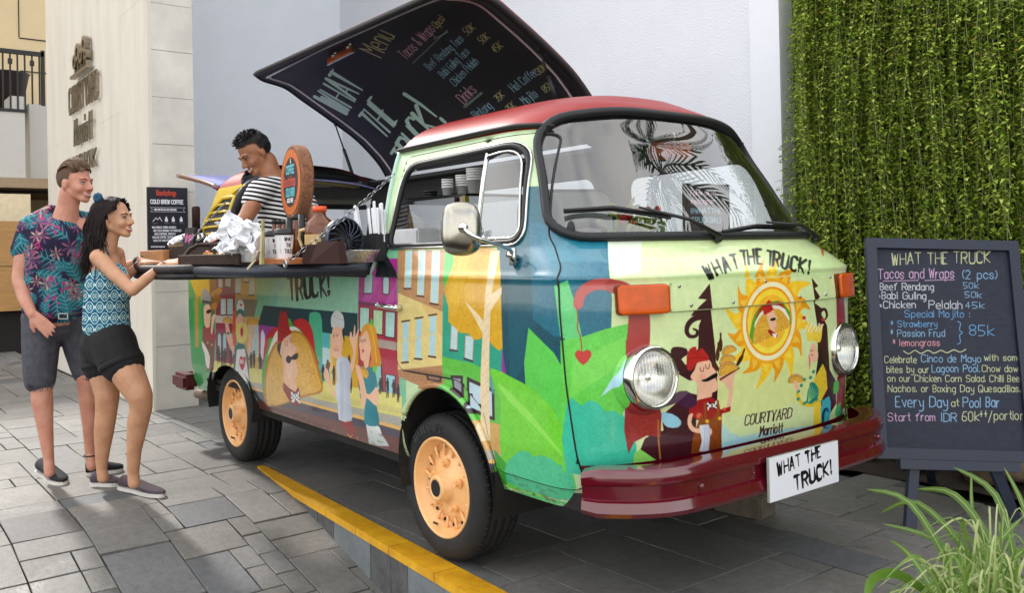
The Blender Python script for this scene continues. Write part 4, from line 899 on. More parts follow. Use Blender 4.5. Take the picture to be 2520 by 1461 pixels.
art.poly((22, 28, 32), [((s_of_x(-.30, 1.3) - U0) * TPM, (1.205 - V0) * TPM), ((s_of_x(-.50, 1.3) - U0) * TPM, (1.205 - V0) * TPM), ((s_of_x(-.50, 1.3) - U0) * TPM, (1.44 - V0) * TPM), ((s_of_x(-.42, 1.3) - U0) * TPM, (1.36 - V0) * TPM), ((s_of_x(-.36, 1.3) - U0) * TPM, (1.27 - V0) * TPM)])
# ---- nose --------------------------------------------------------------
C = Blk(1950, 850, 1.328)
C.P((212, 230, 168), '300,-10 1480,-60 1500,1100 140,1130 300,400', tex=.006)
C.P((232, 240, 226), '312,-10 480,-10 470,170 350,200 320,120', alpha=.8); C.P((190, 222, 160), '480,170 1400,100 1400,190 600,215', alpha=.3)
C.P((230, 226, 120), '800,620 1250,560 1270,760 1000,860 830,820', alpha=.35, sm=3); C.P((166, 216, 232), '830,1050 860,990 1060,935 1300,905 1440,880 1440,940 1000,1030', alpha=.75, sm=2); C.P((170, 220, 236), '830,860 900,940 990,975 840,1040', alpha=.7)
C.P((22, 104, 126), '-60,-60 311,-40 320,160 334,300 330,445 190,492 60,480 -40,400', tex=.016); C.P((34, 134, 156), '0,20 300,28 312,130 40,120', alpha=.4)
C.P((96, 200, 118), '60,240 122,212 160,330 192,492 140,520 90,480', tex=.01)
C.P((100, 206, 76), '90,500 190,484 300,446 420,418 420,960 100,1130', tex=.014, sm=0); C.P((160, 226, 100), '150,600 400,480 400,600 130,780', alpha=.3)
C.P((176, 220, 236), '392,585 330,690 280,770 350,720 390,640'); C.P((180, 220, 236), '400,820 385,850 395,870')
C.P((60, 190, 156), '120,800 160,790 190,812 220,788 270,800 300,840 340,836 390,866 420,900 440,1110 120,1130', tex=.012, sm=2)
C.P((140, 214, 96), '430,1100 440,1040 480,1010 560,1000 580,1080 560,1100', tex=.01)
C.P((64, 22, 30), '470,1020 490,970 530,945 580,930 570,860 640,800 700,750 740,760 735,900 725,1070 580,1095', sm=0, tex=.01); C.P((70, 34, 70), '560,830 620,760 690,740 740,790 735,850 640,800', sm=2, alpha=.8)
C.P((150, 206, 224), '550,845 620,850 664,885 650,915 600,915 575,890', sm=2)
C.P((150, 44, 40), '392,930 400,700 400,500 500,480 520,700 570,850 566,960 500,955 440,985 412,1040', tex=.016, sm=0)
C.L((186, 78, 74), '172,330 182,285 215,250 265,232 330,235', [46, 50, 52, 54, 60], sm=5); C.L((168, 58, 52), '330,240 390,258 440,310 462,380 462,460 456,540', [62, 72, 84, 100, 108, 112], sm=5)
C.L((176, 50, 40), '166,335 172,400 168,440 182,480 192,560', 5, sm=3); C.P((190, 50, 44), '196,618 160,578 160,556 178,546 194,556 214,544 234,556 232,580', sm=2, tex=.01)
C.L((170, 110, 50), '554,880 556,980 566,1084', 8)
# gate silhouette
MG = (60, 18, 28)
C.P(MG, '792,228 736,300 778,304 740,340 710,382 768,382 748,430 745,540 700,600 650,660 700,690 740,690 742,770 835,800 838,735 826,540 806,360', tex=.008)
C.L(MG, '770,390 730,395 700,420 690,455 705,480 735,478 740,455 722,445', [22, 26, 24, 20, 18, 15, 12, 8], sm=4); C.P(MG, '615,545 640,530 690,540 692,570 664,590 700,640 660,660 620,600', sm=2)
C.P(MG, '1278,200 1310,240 1292,250 1318,290 1300,320 1345,355 1330,370 1360,430 1372,640 1400,690 1404,800 1340,905 1300,860 1318,600 1312,420', tex=.008)
C.L(MG, '1322,420 1330,360 1350,352 1360,380 1350,400', [10, 12, 13, 10, 6], sm=4)
C.P((150, 26, 34), '1404,290 1440,290 1450,440 1448,640 1440,900 1404,880 1410,600', tex=.01); C.P((90, 196, 60), '1392,700 1416,696 1414,740 1392,756', sm=2); C.P((70, 196, 120), '1400,830 1424,790 1426,830 1452,842 1450,864 1405,872', sm=2)
C.P((214, 96, 50), '1310,25 1335,30 1345,80 1340,100 1330,60', sm=2)
# sun
SY, SX = 408, 1083
for i in range(16):
    a = 2 * math.pi * i / 16 + .12; r1 = 1.56 if i % 2 else 1.72; col = (238, 160, 28) if i % 2 else (248, 200, 44)
    f = lambda r, t: (SX + 128 * r * math.cos(t) , SY + 192 * r * math.sin(t) - (r * 128 * math.cos(t)) * .12)
    art.T = C.T; pts = [f(.98, a - .20), f(1.25, a - .17), f(r1, a + .16), f(1.30, a + .10), f(1.0, a + .22)]
    art.poly(col, pts, sm=4, tex=.015); art.poly((252, 220, 90), [f(1.0, a - .1), f(1.3, a - .04), f(1.0, a + .12)], sm=3, alpha=.6)
def sunel(col, k, **kw): art.T = C.T; art.poly(col, [(SX + 128 * k * math.cos(t), SY + 192 * k * math.sin(t) - 128 * k * math.cos(t) * .12) for t in np.linspace(0, 2 * math.pi, 48)[:-1]], **kw)
sunel((244, 170, 34), 1.06); sunel((242, 238, 196), .98); sunel((240, 152, 26), .86, tex=.015); sunel((250, 214, 60), .80, grad=((250, 226, 80), 'y')); sunel((240, 158, 34), .66, alpha=.55)
C.P((90, 160, 50), '1005,515 1000,420 1030,350 1080,315 1150,320 1188,420', sm=2); C.P((190, 40, 30), '1018,400 1040,345 1085,322 1140,318 1170,370 1180,410 1140,350 1060,345', sm=2); C.P((240, 236, 220), '1012,440 1040,370 1100,330 1160,350 1182,420 1100,380', sm=2)
C.P(TACO, '1012,520 1010,460 1035,395 1080,355 1130,350 1165,385 1186,430 1150,450 1080,490', sm=2, tex=.03)
C.P(SK, '1072,375 1100,350 1112,375 1125,392 1114,405 1122,425 1110,440 1112,465 1095,455 1084,430', sm=2); C.P((190, 34, 34), '1058,375 1056,335 1075,305 1092,330 1104,352 1078,370', sm=2); C.P((20, 14, 16), '1088,400 1102,392 1116,394 1110,404 1094,406', sm=2)
C.P((160, 30, 34), '1076,450 1090,448 1120,470 1126,475 1118,484 1096,478 1080,462'); C.P((235, 235, 235), '1098,466 1122,468 1114,490 1102,478')
# man with the tray
C.P(SK, '846,690 880,672 915,660 912,720 905,790 898,820 880,815 892,740 860,700', sm=2); C.P(SK, '835,670 925,640 935,655 850,695')
C.P((96, 44, 26), '846,684 942,626 944,634 850,692')
for x, y, r in ((838, 545, .06), (852, 500, 0), (944, 575, .5), (828, 600, -.5)):
    C.E((74, 34, 18), x, y + 20, 9, 34, r); C.L((74, 34, 18), f'{x + math.sin(r) * 30:.0f},{y-10} {x + math.sin(r) * 45:.0f},{y-34}', 8)
taco(C, 896, 560, 34, -.35); taco(C, 888, 608, 38, -.4); taco(C, 892, 652, 46, -.42)
C.P((30, 22, 20), '706,640 735,630 740,690 712,680', sm=2)
C.P(SK, '728,640 745,600 800,594 812,625 832,650 824,668 840,710 834,740 812,750 806,775 748,790 742,735 735,700 718,690 708,670', sm=2); C.E((238, 160, 130), 765, 672, 14, 13, alpha=.5)
C.L((90, 50, 50), '754,630 757,645 768,648 772,628', 3, 3); C.L((90, 50, 50), '780,615 784,632 795,634 800,612', 3, 3)
C.P((14, 10, 14), '760,690 780,684 800,672 830,655 838,664 832,676 812,685 795,694 772,697', sm=2)
C.P((182, 30, 30), '694,640 690,580 706,540 735,530 740,556 762,535 782,560 798,580 790,596 740,606 718,640', sm=2); C.L((130, 16, 20), '700,590 740,580 790,586', 4, 3); C.L((130, 16, 20), '712,550 750,570', 3)
C.P((160, 24, 24), '742,785 806,770 842,790 850,830 900,815 898,838 858,850 856,900 742,880 700,850 704,825 735,810', sm=0, tex=.01); C.E((226, 96, 60), 750, 860, 14); C.E((226, 96, 60), 870, 828, 8)
C.P((150, 78, 26), '745,890 760,850 775,880 820,870 835,830 846,860 858,870 856,960 858,1035 800,1045 710,1045 720,960', tex=.02, grad=((120, 56, 18), 'y'))
C.L((150, 78, 26), '775,800 780,880', 10); C.L((150, 78, 26), '838,790 844,870', 10); C.E((232, 186, 50), 788, 886, 9); C.E((232, 186, 50), 848, 872, 9)
C.P(SK, '700,855 722,850 712,890 735,920 790,915 810,925 806,952 760,945 715,935 694,900', sm=2)
C.P((228, 232, 238), '750,905 795,900 804,930 800,980 795,1030 750,1030 762,980', sm=0, grad=((190, 200, 216), 'x')); C.L((180, 190, 206), '778,915 772,1020', 3)
C.P((236, 236, 236), '786,795 808,806 834,786 834,826 810,816 790,836')
for i in range(5):
    for j in range(3):
        if (i + j) % 2: C.E((20, 20, 24), 791 + i * 10, 800 + j * 12, 4, 5)
# dancer
C.P((30, 20, 24), '1318,520 1345,600 1345,680 1326,800 1300,860 1302,700 1315,600', sm=2)
C.P(SK, '1275,540 1300,510 1318,560 1312,600 1292,602 1276,580', sm=2); C.L((190, 30, 50), '1284,566 1292,572', 4); C.L((90, 60, 60), '1280,545 1286,552 1292,545', 2.5, 2)
C.P((238, 206, 70), '1268,500 1262,430 1290,425 1310,440 1336,420 1336,470 1325,510 1290,500', sm=2, tex=.02)
for i in range(20): C.E((246, 234, 200), 1250 + (i * 37 % 90), 405 + (i * 53 % 55), 5)
C.E((200, 40, 70), 1250, 392, 9); C.E((200, 40, 60), 1340, 400, 8); C.P((226, 120, 140), '1272,560 1282,600 1276,640 1272,600', sm=2)
C.P((228, 196, 50), '1300,680 1340,610 1356,650 1362,730 1330,790 1300,800 1285,760', sm=0, tex=.02); C.P((228, 196, 50), '1214,735 1232,770 1250,800 1290,790 1300,815 1240,812 1212,770', sm=2)
for i in range(12): C.E((40, 140, 120), 1222 + (i * 29 % 130), 640 + (i * 47 % 160) if i % 2 else 780 + i * 2, 7, 9, .7)
C.P((240, 206, 60), '1296,800 1330,790 1338,920 1310,930 1296,900'); C.P((60, 176, 190), '1335,800 1370,765 1378,830 1362,905 1338,925 1330,860', sm=2); C.L((20, 60, 90), '1340,900 1342,850 1356,825 1366,840', [10, 12, 10, 6], sm=4)
C.P((28, 130, 120), '1262,790 1280,700 1312,715 1320,760 1290,800', sm=2); 
for t in range(6): C.L((160, 216, 120), f'1270,795 {1276 + t * 8},{706 + t * 9}', 2.5)
taco(C, 1212, 700, 36, -.1); C.P(SK, '1200,700 1215,688 1225,730 1212,745', sm=2)
# lettering on the nose
art.T = C.T
MR = (52, 20, 26)
art.text(MR, 'COURTYARD', (966, 906), (4.75, -.80), (1.2, -8.0), 4.6, gap=1.35, serif=True)
art.text(MR, 'Marriott', (1040, 956), (3.75, -.62), (.5, -7.4), 5., gap=1.5); C.L(MR, '1034,962 1052,925', 5)
for ch, x, y, rt in (('W', 798, 214, -.42), ('H', 836, 192, -.38), ('A', 874, 174, -.32), ('T', 918, 160, -.24), ('T', 958, 140, -.06), ('H', 990, 134, -.03), ('E', 1030, 132, 0), ('T', 1074, 136, .18), ('R', 1104, 144, .22), ('U', 1144, 152, .30), ('C', 1184, 166, .30), ('K', 1222, 174, .34), ('!', 1268, 186, .3)):
    c_, s_ = math.cos(rt), math.sin(rt); brush(ch, (x, y), (7.0 * c_, 7.0 * s_), (9.5 * s_ - 1, -11.5 * c_), 12, seed=ord(ch) + x)
art.T = None

rd_ = random.Random(41)
for _ in range(700):       # road dirt and small chips along the sills
    u = rd_.uniform(.3, 4.3); v = .40 + abs(rd_.gauss(0, .035)); r = rd_.uniform(1.2, 6); X, Y = (u - U0) * TPM, (v - V0) * TPM
    art.poly((88, 70, 52), [(X + r * 1.6 * math.cos(t), Y + r * .7 * math.sin(t)) for t in (0, 1, 2, 3, 4, 5)], alpha=rd_.uniform(.08, .3))
for _ in range(50):
    u = rd_.uniform(.9, 3.6); X, Y = (u - U0) * TPM, (.405 + abs(rd_.gauss(0, .008)) - V0) * TPM; art.poly(rd_.choice([(206, 196, 180), (70, 48, 40)]), [(X + rd_.uniform(-6, 6), Y + rd_.uniform(-3, 3)) for _ in range(5)], alpha=.8)
# ================================================================== hull parts
M_art = img_mat('painted_panels', art.a, rough=.30, coat=.75, grain=.10, bump=.03, bscale=6)
M_red = mat('red_roof_paint', (150, 24, 22), .42, var=.10, scale=4, coat=.12, spec=.35, bump=.02, bscale=5)
M_rub = mat('black_rubber', (22, 23, 26), .55, var=.3, scale=20)
M_rubblue = mat('dark_rubber_lip', (38, 44, 56), .45, var=.3, scale=20)
M_chr = mat('chrome', (214, 212, 206), .10, metal=1., var=.05)
M_steel = mat('steel', (180, 182, 186), .28, metal=1., var=.15)
M_mar = mat('maroon_paint', (92, 8, 26), .18, var=.12, scale=5, coat=1.)
M_blk = mat('black_metal', (20, 19, 21), .5, var=.3, bump=.1)
M_dark = mat('dark_underside', (26, 22, 20), .85, var=.4, scale=9, bump=.4)
M_cablin = mat('dark_headliner', (58, 56, 56), .85, var=.1, bump=.1); M_inner = mat('grey_lining', (150, 148, 140), .6, var=.06, scale=3, bump=.1)
M_chalk0 = (29, 27, 33)
u_, f_ = submesh(bodym)
body = shell_part(bodym, 'body', M_art)
inner = shell_part(bodym | roofm, 'inner_lining', M_cablin)   # cabin side of the sheet metal
md = inner.modifiers.new('gap', 'DISPLACE'); md.strength = .012; md.mid_level = 0
door = shell_part(doorm, 'door', M_art); md = door.modifiers.new('proud', 'DISPLACE'); md.strength = -.004; md.mid_level = 0
roof = shell_part(roofm, 'roof', M_red)
def sp(loop, off=0.):
    """outline in shell parameters -> points in space, pushed out by off"""
    o = []
    for s, z in loop:
        p = S(s, z); a = S(s + .004, z) - S(s - .004, z); b = S(s, z + .004) - S(s, max(.4, z - .004)); n = a.cross(b)
        n = n.normalized() if n.length > 1e-12 else Vector((0, 0, 1))
        if n.dot(p - Vector((p.x * .6 - .4, 0, 1.0))) < 0: n = -n
        o.append(p + n * off)
    return o
def tube_part(name, pts, r, m, parent=truck, closed=True, n=8, label=None, flat=None):
    b = MB(); b.tube(pts, r, n, closed=closed, flat=flat); return b.build(name, m, parent, True, label)
tube_part('windscreen_seal', sp(loops['ws'], .008), .018, M_rub)
tube_part('door_seam', sp(loops['door'], -.001), .0055, M_blk, n=6)
tube_part('window_seal', sp(loops['win'], .004), .013, M_rub)
wt = rrect([(.612, 1.333), (-.412, 1.333), (-.367, 1.727), (.508, 1.747)], [.09, .06, .10, .12])
tube_part('window_trim', sp(side(wt), .010), .0055, M_chr, n=6)
tube_part('window_seal', sp(loops['winfar'], .004), .014, M_rub)
tube_part('kitchen_window_seal', sp(loops['farwin'], .004), .012, M_rub)
arl = [p for p in loops['af'] if p[1] > (.60 if p[0] > s_of_x(-.1, .6) else .45)]
tube_part('front_arch_lip', sp(arl, .008), .014, M_art, closed=False)
def arch_uv(o):
    me = o.data; uv = []
    for v in me.vertices:
        z = v.co.z; s = s_of_x(v.co.x, z); uv.append(uvof(s, z))
    uv_mesh(me, uv)
arch_uv(bpy.data.objects['front_arch_lip'])
# gutter rail
gl = [(-.47, 1.796), (-.2, 1.80), (.2, 1.804), (.40, 1.804), (.49, 1.80), (.53, 1.795)]
tube_part('gutter', sp([(s_of_x(x, z), z) for x, z in gl], .016), [.016, .016, .016, .016, .014, .008], M_rub, closed=False, flat=.7)
tube_part('gutter', sp([(-s_of_x(x, z), z) for x, z in gl], .016), [.016, .016, .016, .016, .014, .008], M_rub, closed=False, flat=.7)
# serving opening lining: black rubber along the cut edges
sv = [p for p in loops['serve']]
cutpts = [(-.475, 1.20), (-.475, 1.80)]; tube_part('opening_seal', sp(side([(-.475, 1.205), (-.476, 1.80)])[: 30], .0), .014, mat('mint_paint', (176, 214, 196), .35, coat=.6), closed=False)
rearcut = cr([(-2.51, 1.21), (-2.53, 1.33), (-2.54, 1.456), (-2.48, 1.62), (-2.46, 1.71)], 5)
pts = sp([(s_of_x(float(x), float(z)), float(z)) for x, z in rearcut], .002)
pts += [Vector(p) for p in cr([on((608, 462), 0, -2.52), on((625, 450), 0, -2.62), on((652, 440), 0, -2.75), on((700, 433), 0, -2.93), on((760, 431), 0, -3.02), on((820, 434), 0, -3.06), on((900, 445), 0, -3.08), on((955, 466), 0, -3.08), on((966, 500), 0, -3.06), on((970, 600), 0, -3.0)], 4)]
tube_part('roof_rail', [S(-s_of_x(x, 1.875), 1.875) for x in np.linspace(-3.04, -.46, 14)], .022, M_rub, closed=False)
tube_part('opening_seal', pts, .032, M_rub, closed=False, n=10, flat=.75)
# louvred air intake in the rear pillar
M_yel = mat('yellow_paint', (214, 182, 20), .3, coat=.7, var=.1)
def sidept(x, z, off): return sp([(s_of_x(x, z), z)], off)[0]
vent = MB(); rimp = []
vq = lambda t, u: (-2.80 - .20 * t - .03 * u * 3 + (-.10 * (u)), 1.42 + .27 * u)
def vpt(t, u, off): 
    x = (-2.60 + .06 * u) * (1 - t) + (-3.03 + .02 * u + .26 * u ** 4) * t; z = 1.37 + .34 * u; return sidept(x, z, off)
vent.v = []; n_ = 12
vp = [vpt(t, u, .006) for u in np.linspace(-.02, 1.0, n_) for t in (0.03, .35, .65, .97)]
vent.add(vp, [(4 * i + k, 4 * i + k + 1, 4 * i + k + 5, 4 * i + k + 4) for i in range(n_ - 1) for k in range(3)]); vt = vent.build('air_intake', M_blk, truck)
for i in range(8):
    u = i / 7; tube_part('louvre', [vpt(t, u + .015 * math.sin(t * 3), .014) for t in (0.02, .3, .7, .98)], .009, M_yel, vt, False, 6, flat=1.)
tube_part('intake_frame', [vpt(0, u, .012) for u in np.linspace(0, 1, 6)] + [vpt(t, 1, .012) for t in (.3, .7)] + [vpt(1, u, .012) for u in np.linspace(1, 0, 6)] + [vpt(t, 0, .012) for t in (.7, .3)], .013, M_yel, vt)
qp = [vpt(t, u, .003) for u in np.linspace(-.35, 1.22, 14) for t in (-.02, .35, .7, 1.02)]
q = MB(); q.add(qp, [(4 * i + k, 4 * i + k + 1, 4 * i + k + 5, 4 * i + k + 4) for i in range(13) for k in range(3)]); q.build('quarter_panel', M_yel, truck, True)
# ---- glass
M_glass = glass_mat('window_glass', (.88, .92, .92), .09, mult=1.0)
def pane(loop, name, inset=-.004, grid=18):
    """fill an outline with a curved sheet following the shell"""
    L_ = np.array(loop); s0, s1, z0, z1 = L_[:, 0].min(), L_[:, 0].max(), L_[:, 1].min(), L_[:, 1].max()
    vs = []; fs = []; ns_, nz_ = grid * 2, grid
    for j in range(nz_ + 1):
        z = z0 + (z1 - z0) * j / nz_; zc = min(max(z, z0 + 1e-4), z1 - 1e-4); xs = []
        for a, b in zip(L_, np.roll(L_, -1, 0)):
            if (a[1] > zc) != (b[1] > zc): xs.append(a[0] + (b[0] - a[0]) * (zc - a[1]) / (b[1] - a[1]))
        xa, xb = (min(xs), max(xs)) if xs else (s0, s1)
        vs += sp([(xa + (xb - xa) * i / ns_, z) for i in range(ns_ + 1)], inset)
    for j in range(nz_):
        for i in range(ns_): k = j * (ns_ + 1) + i; fs.append((k, k + 1, k + ns_ + 2, k + ns_ + 1))
    return link(name, mesh(vs, fs, name), M_glass, truck, None, True)
pane(loops['ws'], 'windscreen')
# side window: quarter light pane swung slightly open, main pane wound half shut
QL = side(rrect([(.575, 1.36), (.30, 1.36), (.275, 1.70), (.48, 1.715)], [.06, .02, .02, .10]))
pane(QL, 'quarter_light', .006, 10); 
tube_part('quarter_light_frame', sp(QL, .010), .0055, M_chr, n=6)
tube_part('window_divider', sp(side([(.295, 1.345), (.270, 1.715)])[:22], .004), .011, M_chr, closed=False, n=6)
# quarter light catch
b = MB(); p = sp([(s_of_x(.33, 1.362), 1.362)], .02)[0]; b.ball(p, (.045, .014, .016)); b.ball(p + Vector((.01, .0, .025)), (.02, .012, .02)); b.build('catch', M_chr, truck, True)
# mirror
mr = MB(); mc = Vector(at(1138, 563, 3.22)); mc = on((1138, 563), 1, -1.03)
nrm = (Vector((.83, -.52, .05))).normalized(); mm = frame(mc, nrm, Vector((0, 0, 1)))
prof = []
out_ = cr([(-.078, -.058), (0, -.072), (.078, -.054), (.098, 0), (.080, .060), (0, .076), (-.080, .064), (-.100, 0)], 5, True)
vs = []; fs = []; K_ = len(out_)
for sc_, h in ((1, -.012), (1, 0), (.97, .012), (.85, .026), (.6, .038), (.3, .044), (.01, .046)): vs += [mm @ Vector((x * sc_, y * sc_, h)) for x, y in out_]
for j in range(6): fs += [(j * K_ + i, j * K_ + (i + 1) % K_, (j + 1) * K_ + (i + 1) % K_, (j + 1) * K_ + i) for i in range(K_)]
mr.add(vs, fs); mo = mr.build('side_mirror', mat('mirror_back', (176, 172, 160), .24, metal=1, var=.12, scale=9), truck, True)
g = MB(); g.add([mm @ Vector((x * .94, y * .94, -.010)) for x, y in out_], [tuple(range(K_ - 1, -1, -1))]); g.build('mirror_glass', M_chr, mo)
ft = sidept(.655, 1.30, .005); ft = sidept(.60, 1.285, .008)
arm = MB(); arm.ball(mc + nrm * .050, .019); arm.tube(cr([mc + nrm * .05, mc + nrm * .075 + Vector((.05, .02, -.04)), ft + Vector((.02, -.06, .035)), ft + Vector((.005, -.03, .01))], 5), .0075, 8)
arm.tube([ft + Vector((0, -.045, .012)), ft], .012, 8); arm.tube([ft + Vector((.0, -.02, -.03)), ft + Vector((0, -.02, .035))], .014, 10); arm.build('mirror_arm', M_chr, mo, True)
# door handle
h = MB(); a = sidept(-.185, 1.075, .03); c = sidept(-.35, 1.082, .028); h.tube([a, (a + c) / 2 + Vector((0, -.006, 0)), c], [.010, .013, .010], 8); h.ball(a, .016); h.ball(c, .013); h.tube([a, sidept(-.185, 1.075, 0)], .013, 8); h.tube([c, sidept(-.35, 1.082, 0)], .011, 8)
h.build('door_handle', M_chr, door, True)
# side indicator/hinge cover by the pillar
b = MB(); p = sp([(s_of_x(.765, 1.375), 1.375)], .012)[0]; b.ball(p, (.018, .014, .038)); b.build('washer_nozzle', M_rub, truck, True)
# grille cover plate on the nose
gp = rrect([(-.515, 1.088), (.515, 1.088), (.505, 1.188), (-.505, 1.188)], .008)
def sheet(loop, name, m, off, grid=8, th=.004):
    o = pane(loop, name, off, grid); o.data.materials.clear(); o.data.materials.append(m)
    return o
gl_ = front(gp); gc = sheet(gl_, 'cover_plate', M_art, .008)
me = gc.data
for_uv = []
ns_, nz_ = 16, 8; L_ = np.array(gl_)
for j in range(nz_ + 1):
    z = L_[:, 1].min() + (L_[:, 1].max() - L_[:, 1].min()) * j / nz_
    for i in range(ns_ + 1): for_uv.append((0, 0))
uvl = []
for v in me.vertices: uvl.append(uvof(s_of_y(v.co.y, v.co.z), v.co.z))
uv_mesh(me, uvl); tube_part('plate_edge', sp(gl_, .0045), .0035, mat('plate_edge_paint', (176, 194, 140), .4), gc, n=6)
for y in (-.47, -.42, .0, .42, .47, -.2, .22):
    z = 1.175 if y in (.0, -.47, .47) else 1.105
    b = MB(); p = sp([(s_of_y(y, z), z)], .009)[0]; b.ball(p, (.004, .007, .007)); b.build('screw', M_steel, gc, True)
# indicators
M_amb = mat('amber_lens', (206, 84, 2), .3, var=.2, scale=20, coat=.25, spec=.3)
for sg in (-1, 1):
    lp = rrect([(sg * .53, 1.085), (sg * .715, 1.085), (sg * .715, 1.185), (sg * .53, 1.185)], .014)
    L2 = front(lp); oo = sp(L2, .0); vs = []; fs = []; K_ = len(oo)
    cpt = sum((Vector(v) for v in oo), Vector()) / K_
    for off, k in ((0, 1.04), (.010, 1.03), (.012, .97)): vs += [cpt + (p - cpt) * k for p in sp(L2, off)]
    for j in range(2): fs += [(j * K_ + i, j * K_ + (i + 1) % K_, (j + 1) * K_ + (i + 1) % K_, (j + 1) * K_ + i) for i in range(K_)]
    b = MB(); b.add(vs, fs); ind = b.build('turn_signal', mat('signal_rim', (120, 50, 10), .4), truck)
    sh = pane(L2, 'lens', .018, 12); sh.data.materials.clear(); sh.data.materials.append(M_amb); sh.parent = ind; sh.matrix_parent_inverse = WM(ind).inverted()
    md = sh.modifiers.new('depth', 'SOLIDIFY'); md.thickness = .012
    for k in range(15):
        y = sg * (.545 + k * .0112); tube_part('rib', sp([(s_of_y(y, z), z) for z in (1.098, 1.14, 1.175)], .0195), .0038, M_amb, ind, False, 5)
    for y, z in ((.545, 1.098), (.70, 1.172)):
        b = MB(); b.ball(sp([(s_of_y(sg * y, z), z)], .021)[0], .005); b.build('screw', M_steel, ind)
# headlights
M_lens = glass_mat('headlight_glass', (.97, .98, .98), .10, .03, mult=1.2)
M_refl = mat('reflector', (232, 230, 222), .22, metal=1.)
for sg in (-1, 1):
    c0 = Vector((1.03, sg * .595, .862)); dirn = Vector((1, sg * .10, .06)).normalized(); F = frame(c0, dirn)
    b = MB(); b.lathe([(.118, -.06), (.117, -.01), (.115, .012), (.111, .024), (.104, .031), (.098, .030), (.096, .024), (.095, .014)], F, 40, False); hl = b.build('headlight', M_chr, truck, True)
    b = MB(); b.lathe([(.142, -.08), (.140, -.035), (.130, -.014), (.118, -.004)], F, 40, False); bk = b.build('bucket', M_art, hl, True); arch = []
    for v in bk.data.vertices: arch.append(uvof(s_of_y(v.co.y, v.co.z), v.co.z))
    uv_mesh(bk.data, arch)
    b = MB(); b.lathe([(.095, .012), (.085, -.01), (.063, -.04), (.03, -.058), (.001, -.06)], F, 32, False); b.build('reflector', M_refl, hl, True)
    b = MB(); b.lathe([(.096, .020), (.08, .031), (.045, .040), (.001, .043)], F, 32, False); b.build('lens', M_lens, hl, True)
    for k in range(-6, 7):
        x = k * .0135; hh = math.sqrt(max(0, .086 ** 2 - x * x)); b = MB(); b.tube([F @ Vector((x, t * hh, .039 - .22 * (x * x + (t * hh) ** 2) ** .5 * .6)) for t in (-1, -.5, 0, .5, 1)], .0016, 4); b.build('flute', M_lens, hl)
    b = MB(); b.ball(F @ Vector((0, 0, -.02)), .02); b.build('bulb', M_refl, hl, True)
# wipers
M_wip = mat('wiper_black', (24, 24, 26), .4, var=.2)
def ws_pt(px, py, off=.02):
    s, z = hit(px, py); return sp([(s, z)], off)[0]
for blade, armp, base in ((((1388, 528), (1500, 522), (1645, 543)), ((1762, 600), (1680, 560), (1560, 527)), (1762, 598)), (((1768, 580), (1850, 566), (1945, 568)), ((2004, 594), (1950, 572), (1870, 562)), (2004, 592))):
    bp = [ws_pt(*p, .028) for p in blade]; b = MB(); b.tube(bp, [.006, .009, .006], 6); wp = b.build('wiper', M_wip, truck, True)
    b = MB(); b.tube([ws_pt(*p, .014) for p in blade], .005, 4); b.build('rubber', M_rub, wp)
    b = MB(); b.tube([ws_pt(*armp[0], .035), ws_pt(*armp[1], .05), ws_pt(*armp[2], .042)], [.011, .008, .005], 6); b.ball(ws_pt(*base, .02), .017); b.build('wiper_arm', M_wip, wp, True)
# nose badge lip, front valance and bumper
vl = []
for z_ in (.565, .40):
    vl.append([S(s, max(.40, z_)) + Vector((.004, 0, 0)) for s in np.linspace(-.93, .86, 50)])
b = MB(); n50 = 50; vs = [v + (v - Vector((v.x * .9, 0, v.z))) * .004 + Vector((.006, 0, 0)) for v in vl[0]] + [v + Vector((.006, 0, 0)) for v in vl[1]]
b.add(vs, [(i, i + 1, n50 + i + 1, n50 + i) for i in range(n50 - 1)]); b.build('front_valance', M_mar, truck, True)
def bump_x(y): t = abs(y) / .885; return 1.215 - .045 * t ** 2 - .19 * max(0, (t - .6) / .4) ** 2.6
ys = np.concatenate([np.linspace(-.885, -.6, 10), np.linspace(-.55, .55, 16), np.linspace(.6, .885, 10)])
pf = [(-.10, .150), (-.055, .158), (-.012, .155), (.0, .135), (-.004, .105), (-.016, .098), (-.016, .052), (-.004, .045), (.004, .012), (-.004, -.004), (-.03, -.012), (-.09, -.010)]
vs = []; fs = []; KP = len(pf)
for y in ys:
    dx = (bump_x(y + .003) - bump_x(y - .003)) / .006; nn = Vector((1, -dx, 0)).normalized(); e = min(1, max(.0, (.890 - abs(y)) / .03)) ** .5
    for (o_, z) in pf: vs.append(Vector((bump_x(y), y, .425)) + nn * (o_ * (1 if o_ > -.02 else 1)) + Vector((0, 0, .075 + (z - .075) * (.72 + .28 * e))))
for i in range(len(ys) - 1): fs += [(i * KP + k, (i + 1) * KP + k, (i + 1) * KP + k + 1, i * KP + k + 1) for k in range(KP - 1)]
fs += [tuple(range(KP)), tuple((len(ys) - 1) * KP + k for k in range(KP - 1, -1, -1))]
b = MB(); b.add(vs, fs); fb = b.build('front_bumper', M_mar, truck, False); shade_auto(fb.data, 40)
for y in (-.52, .62, -.25, .78):
    b = MB(); b.ball(Vector((bump_x(y) - .014, y, .50)), .012 if abs(y) > .3 else .006); b.build('bolt', M_mar, fb, True)
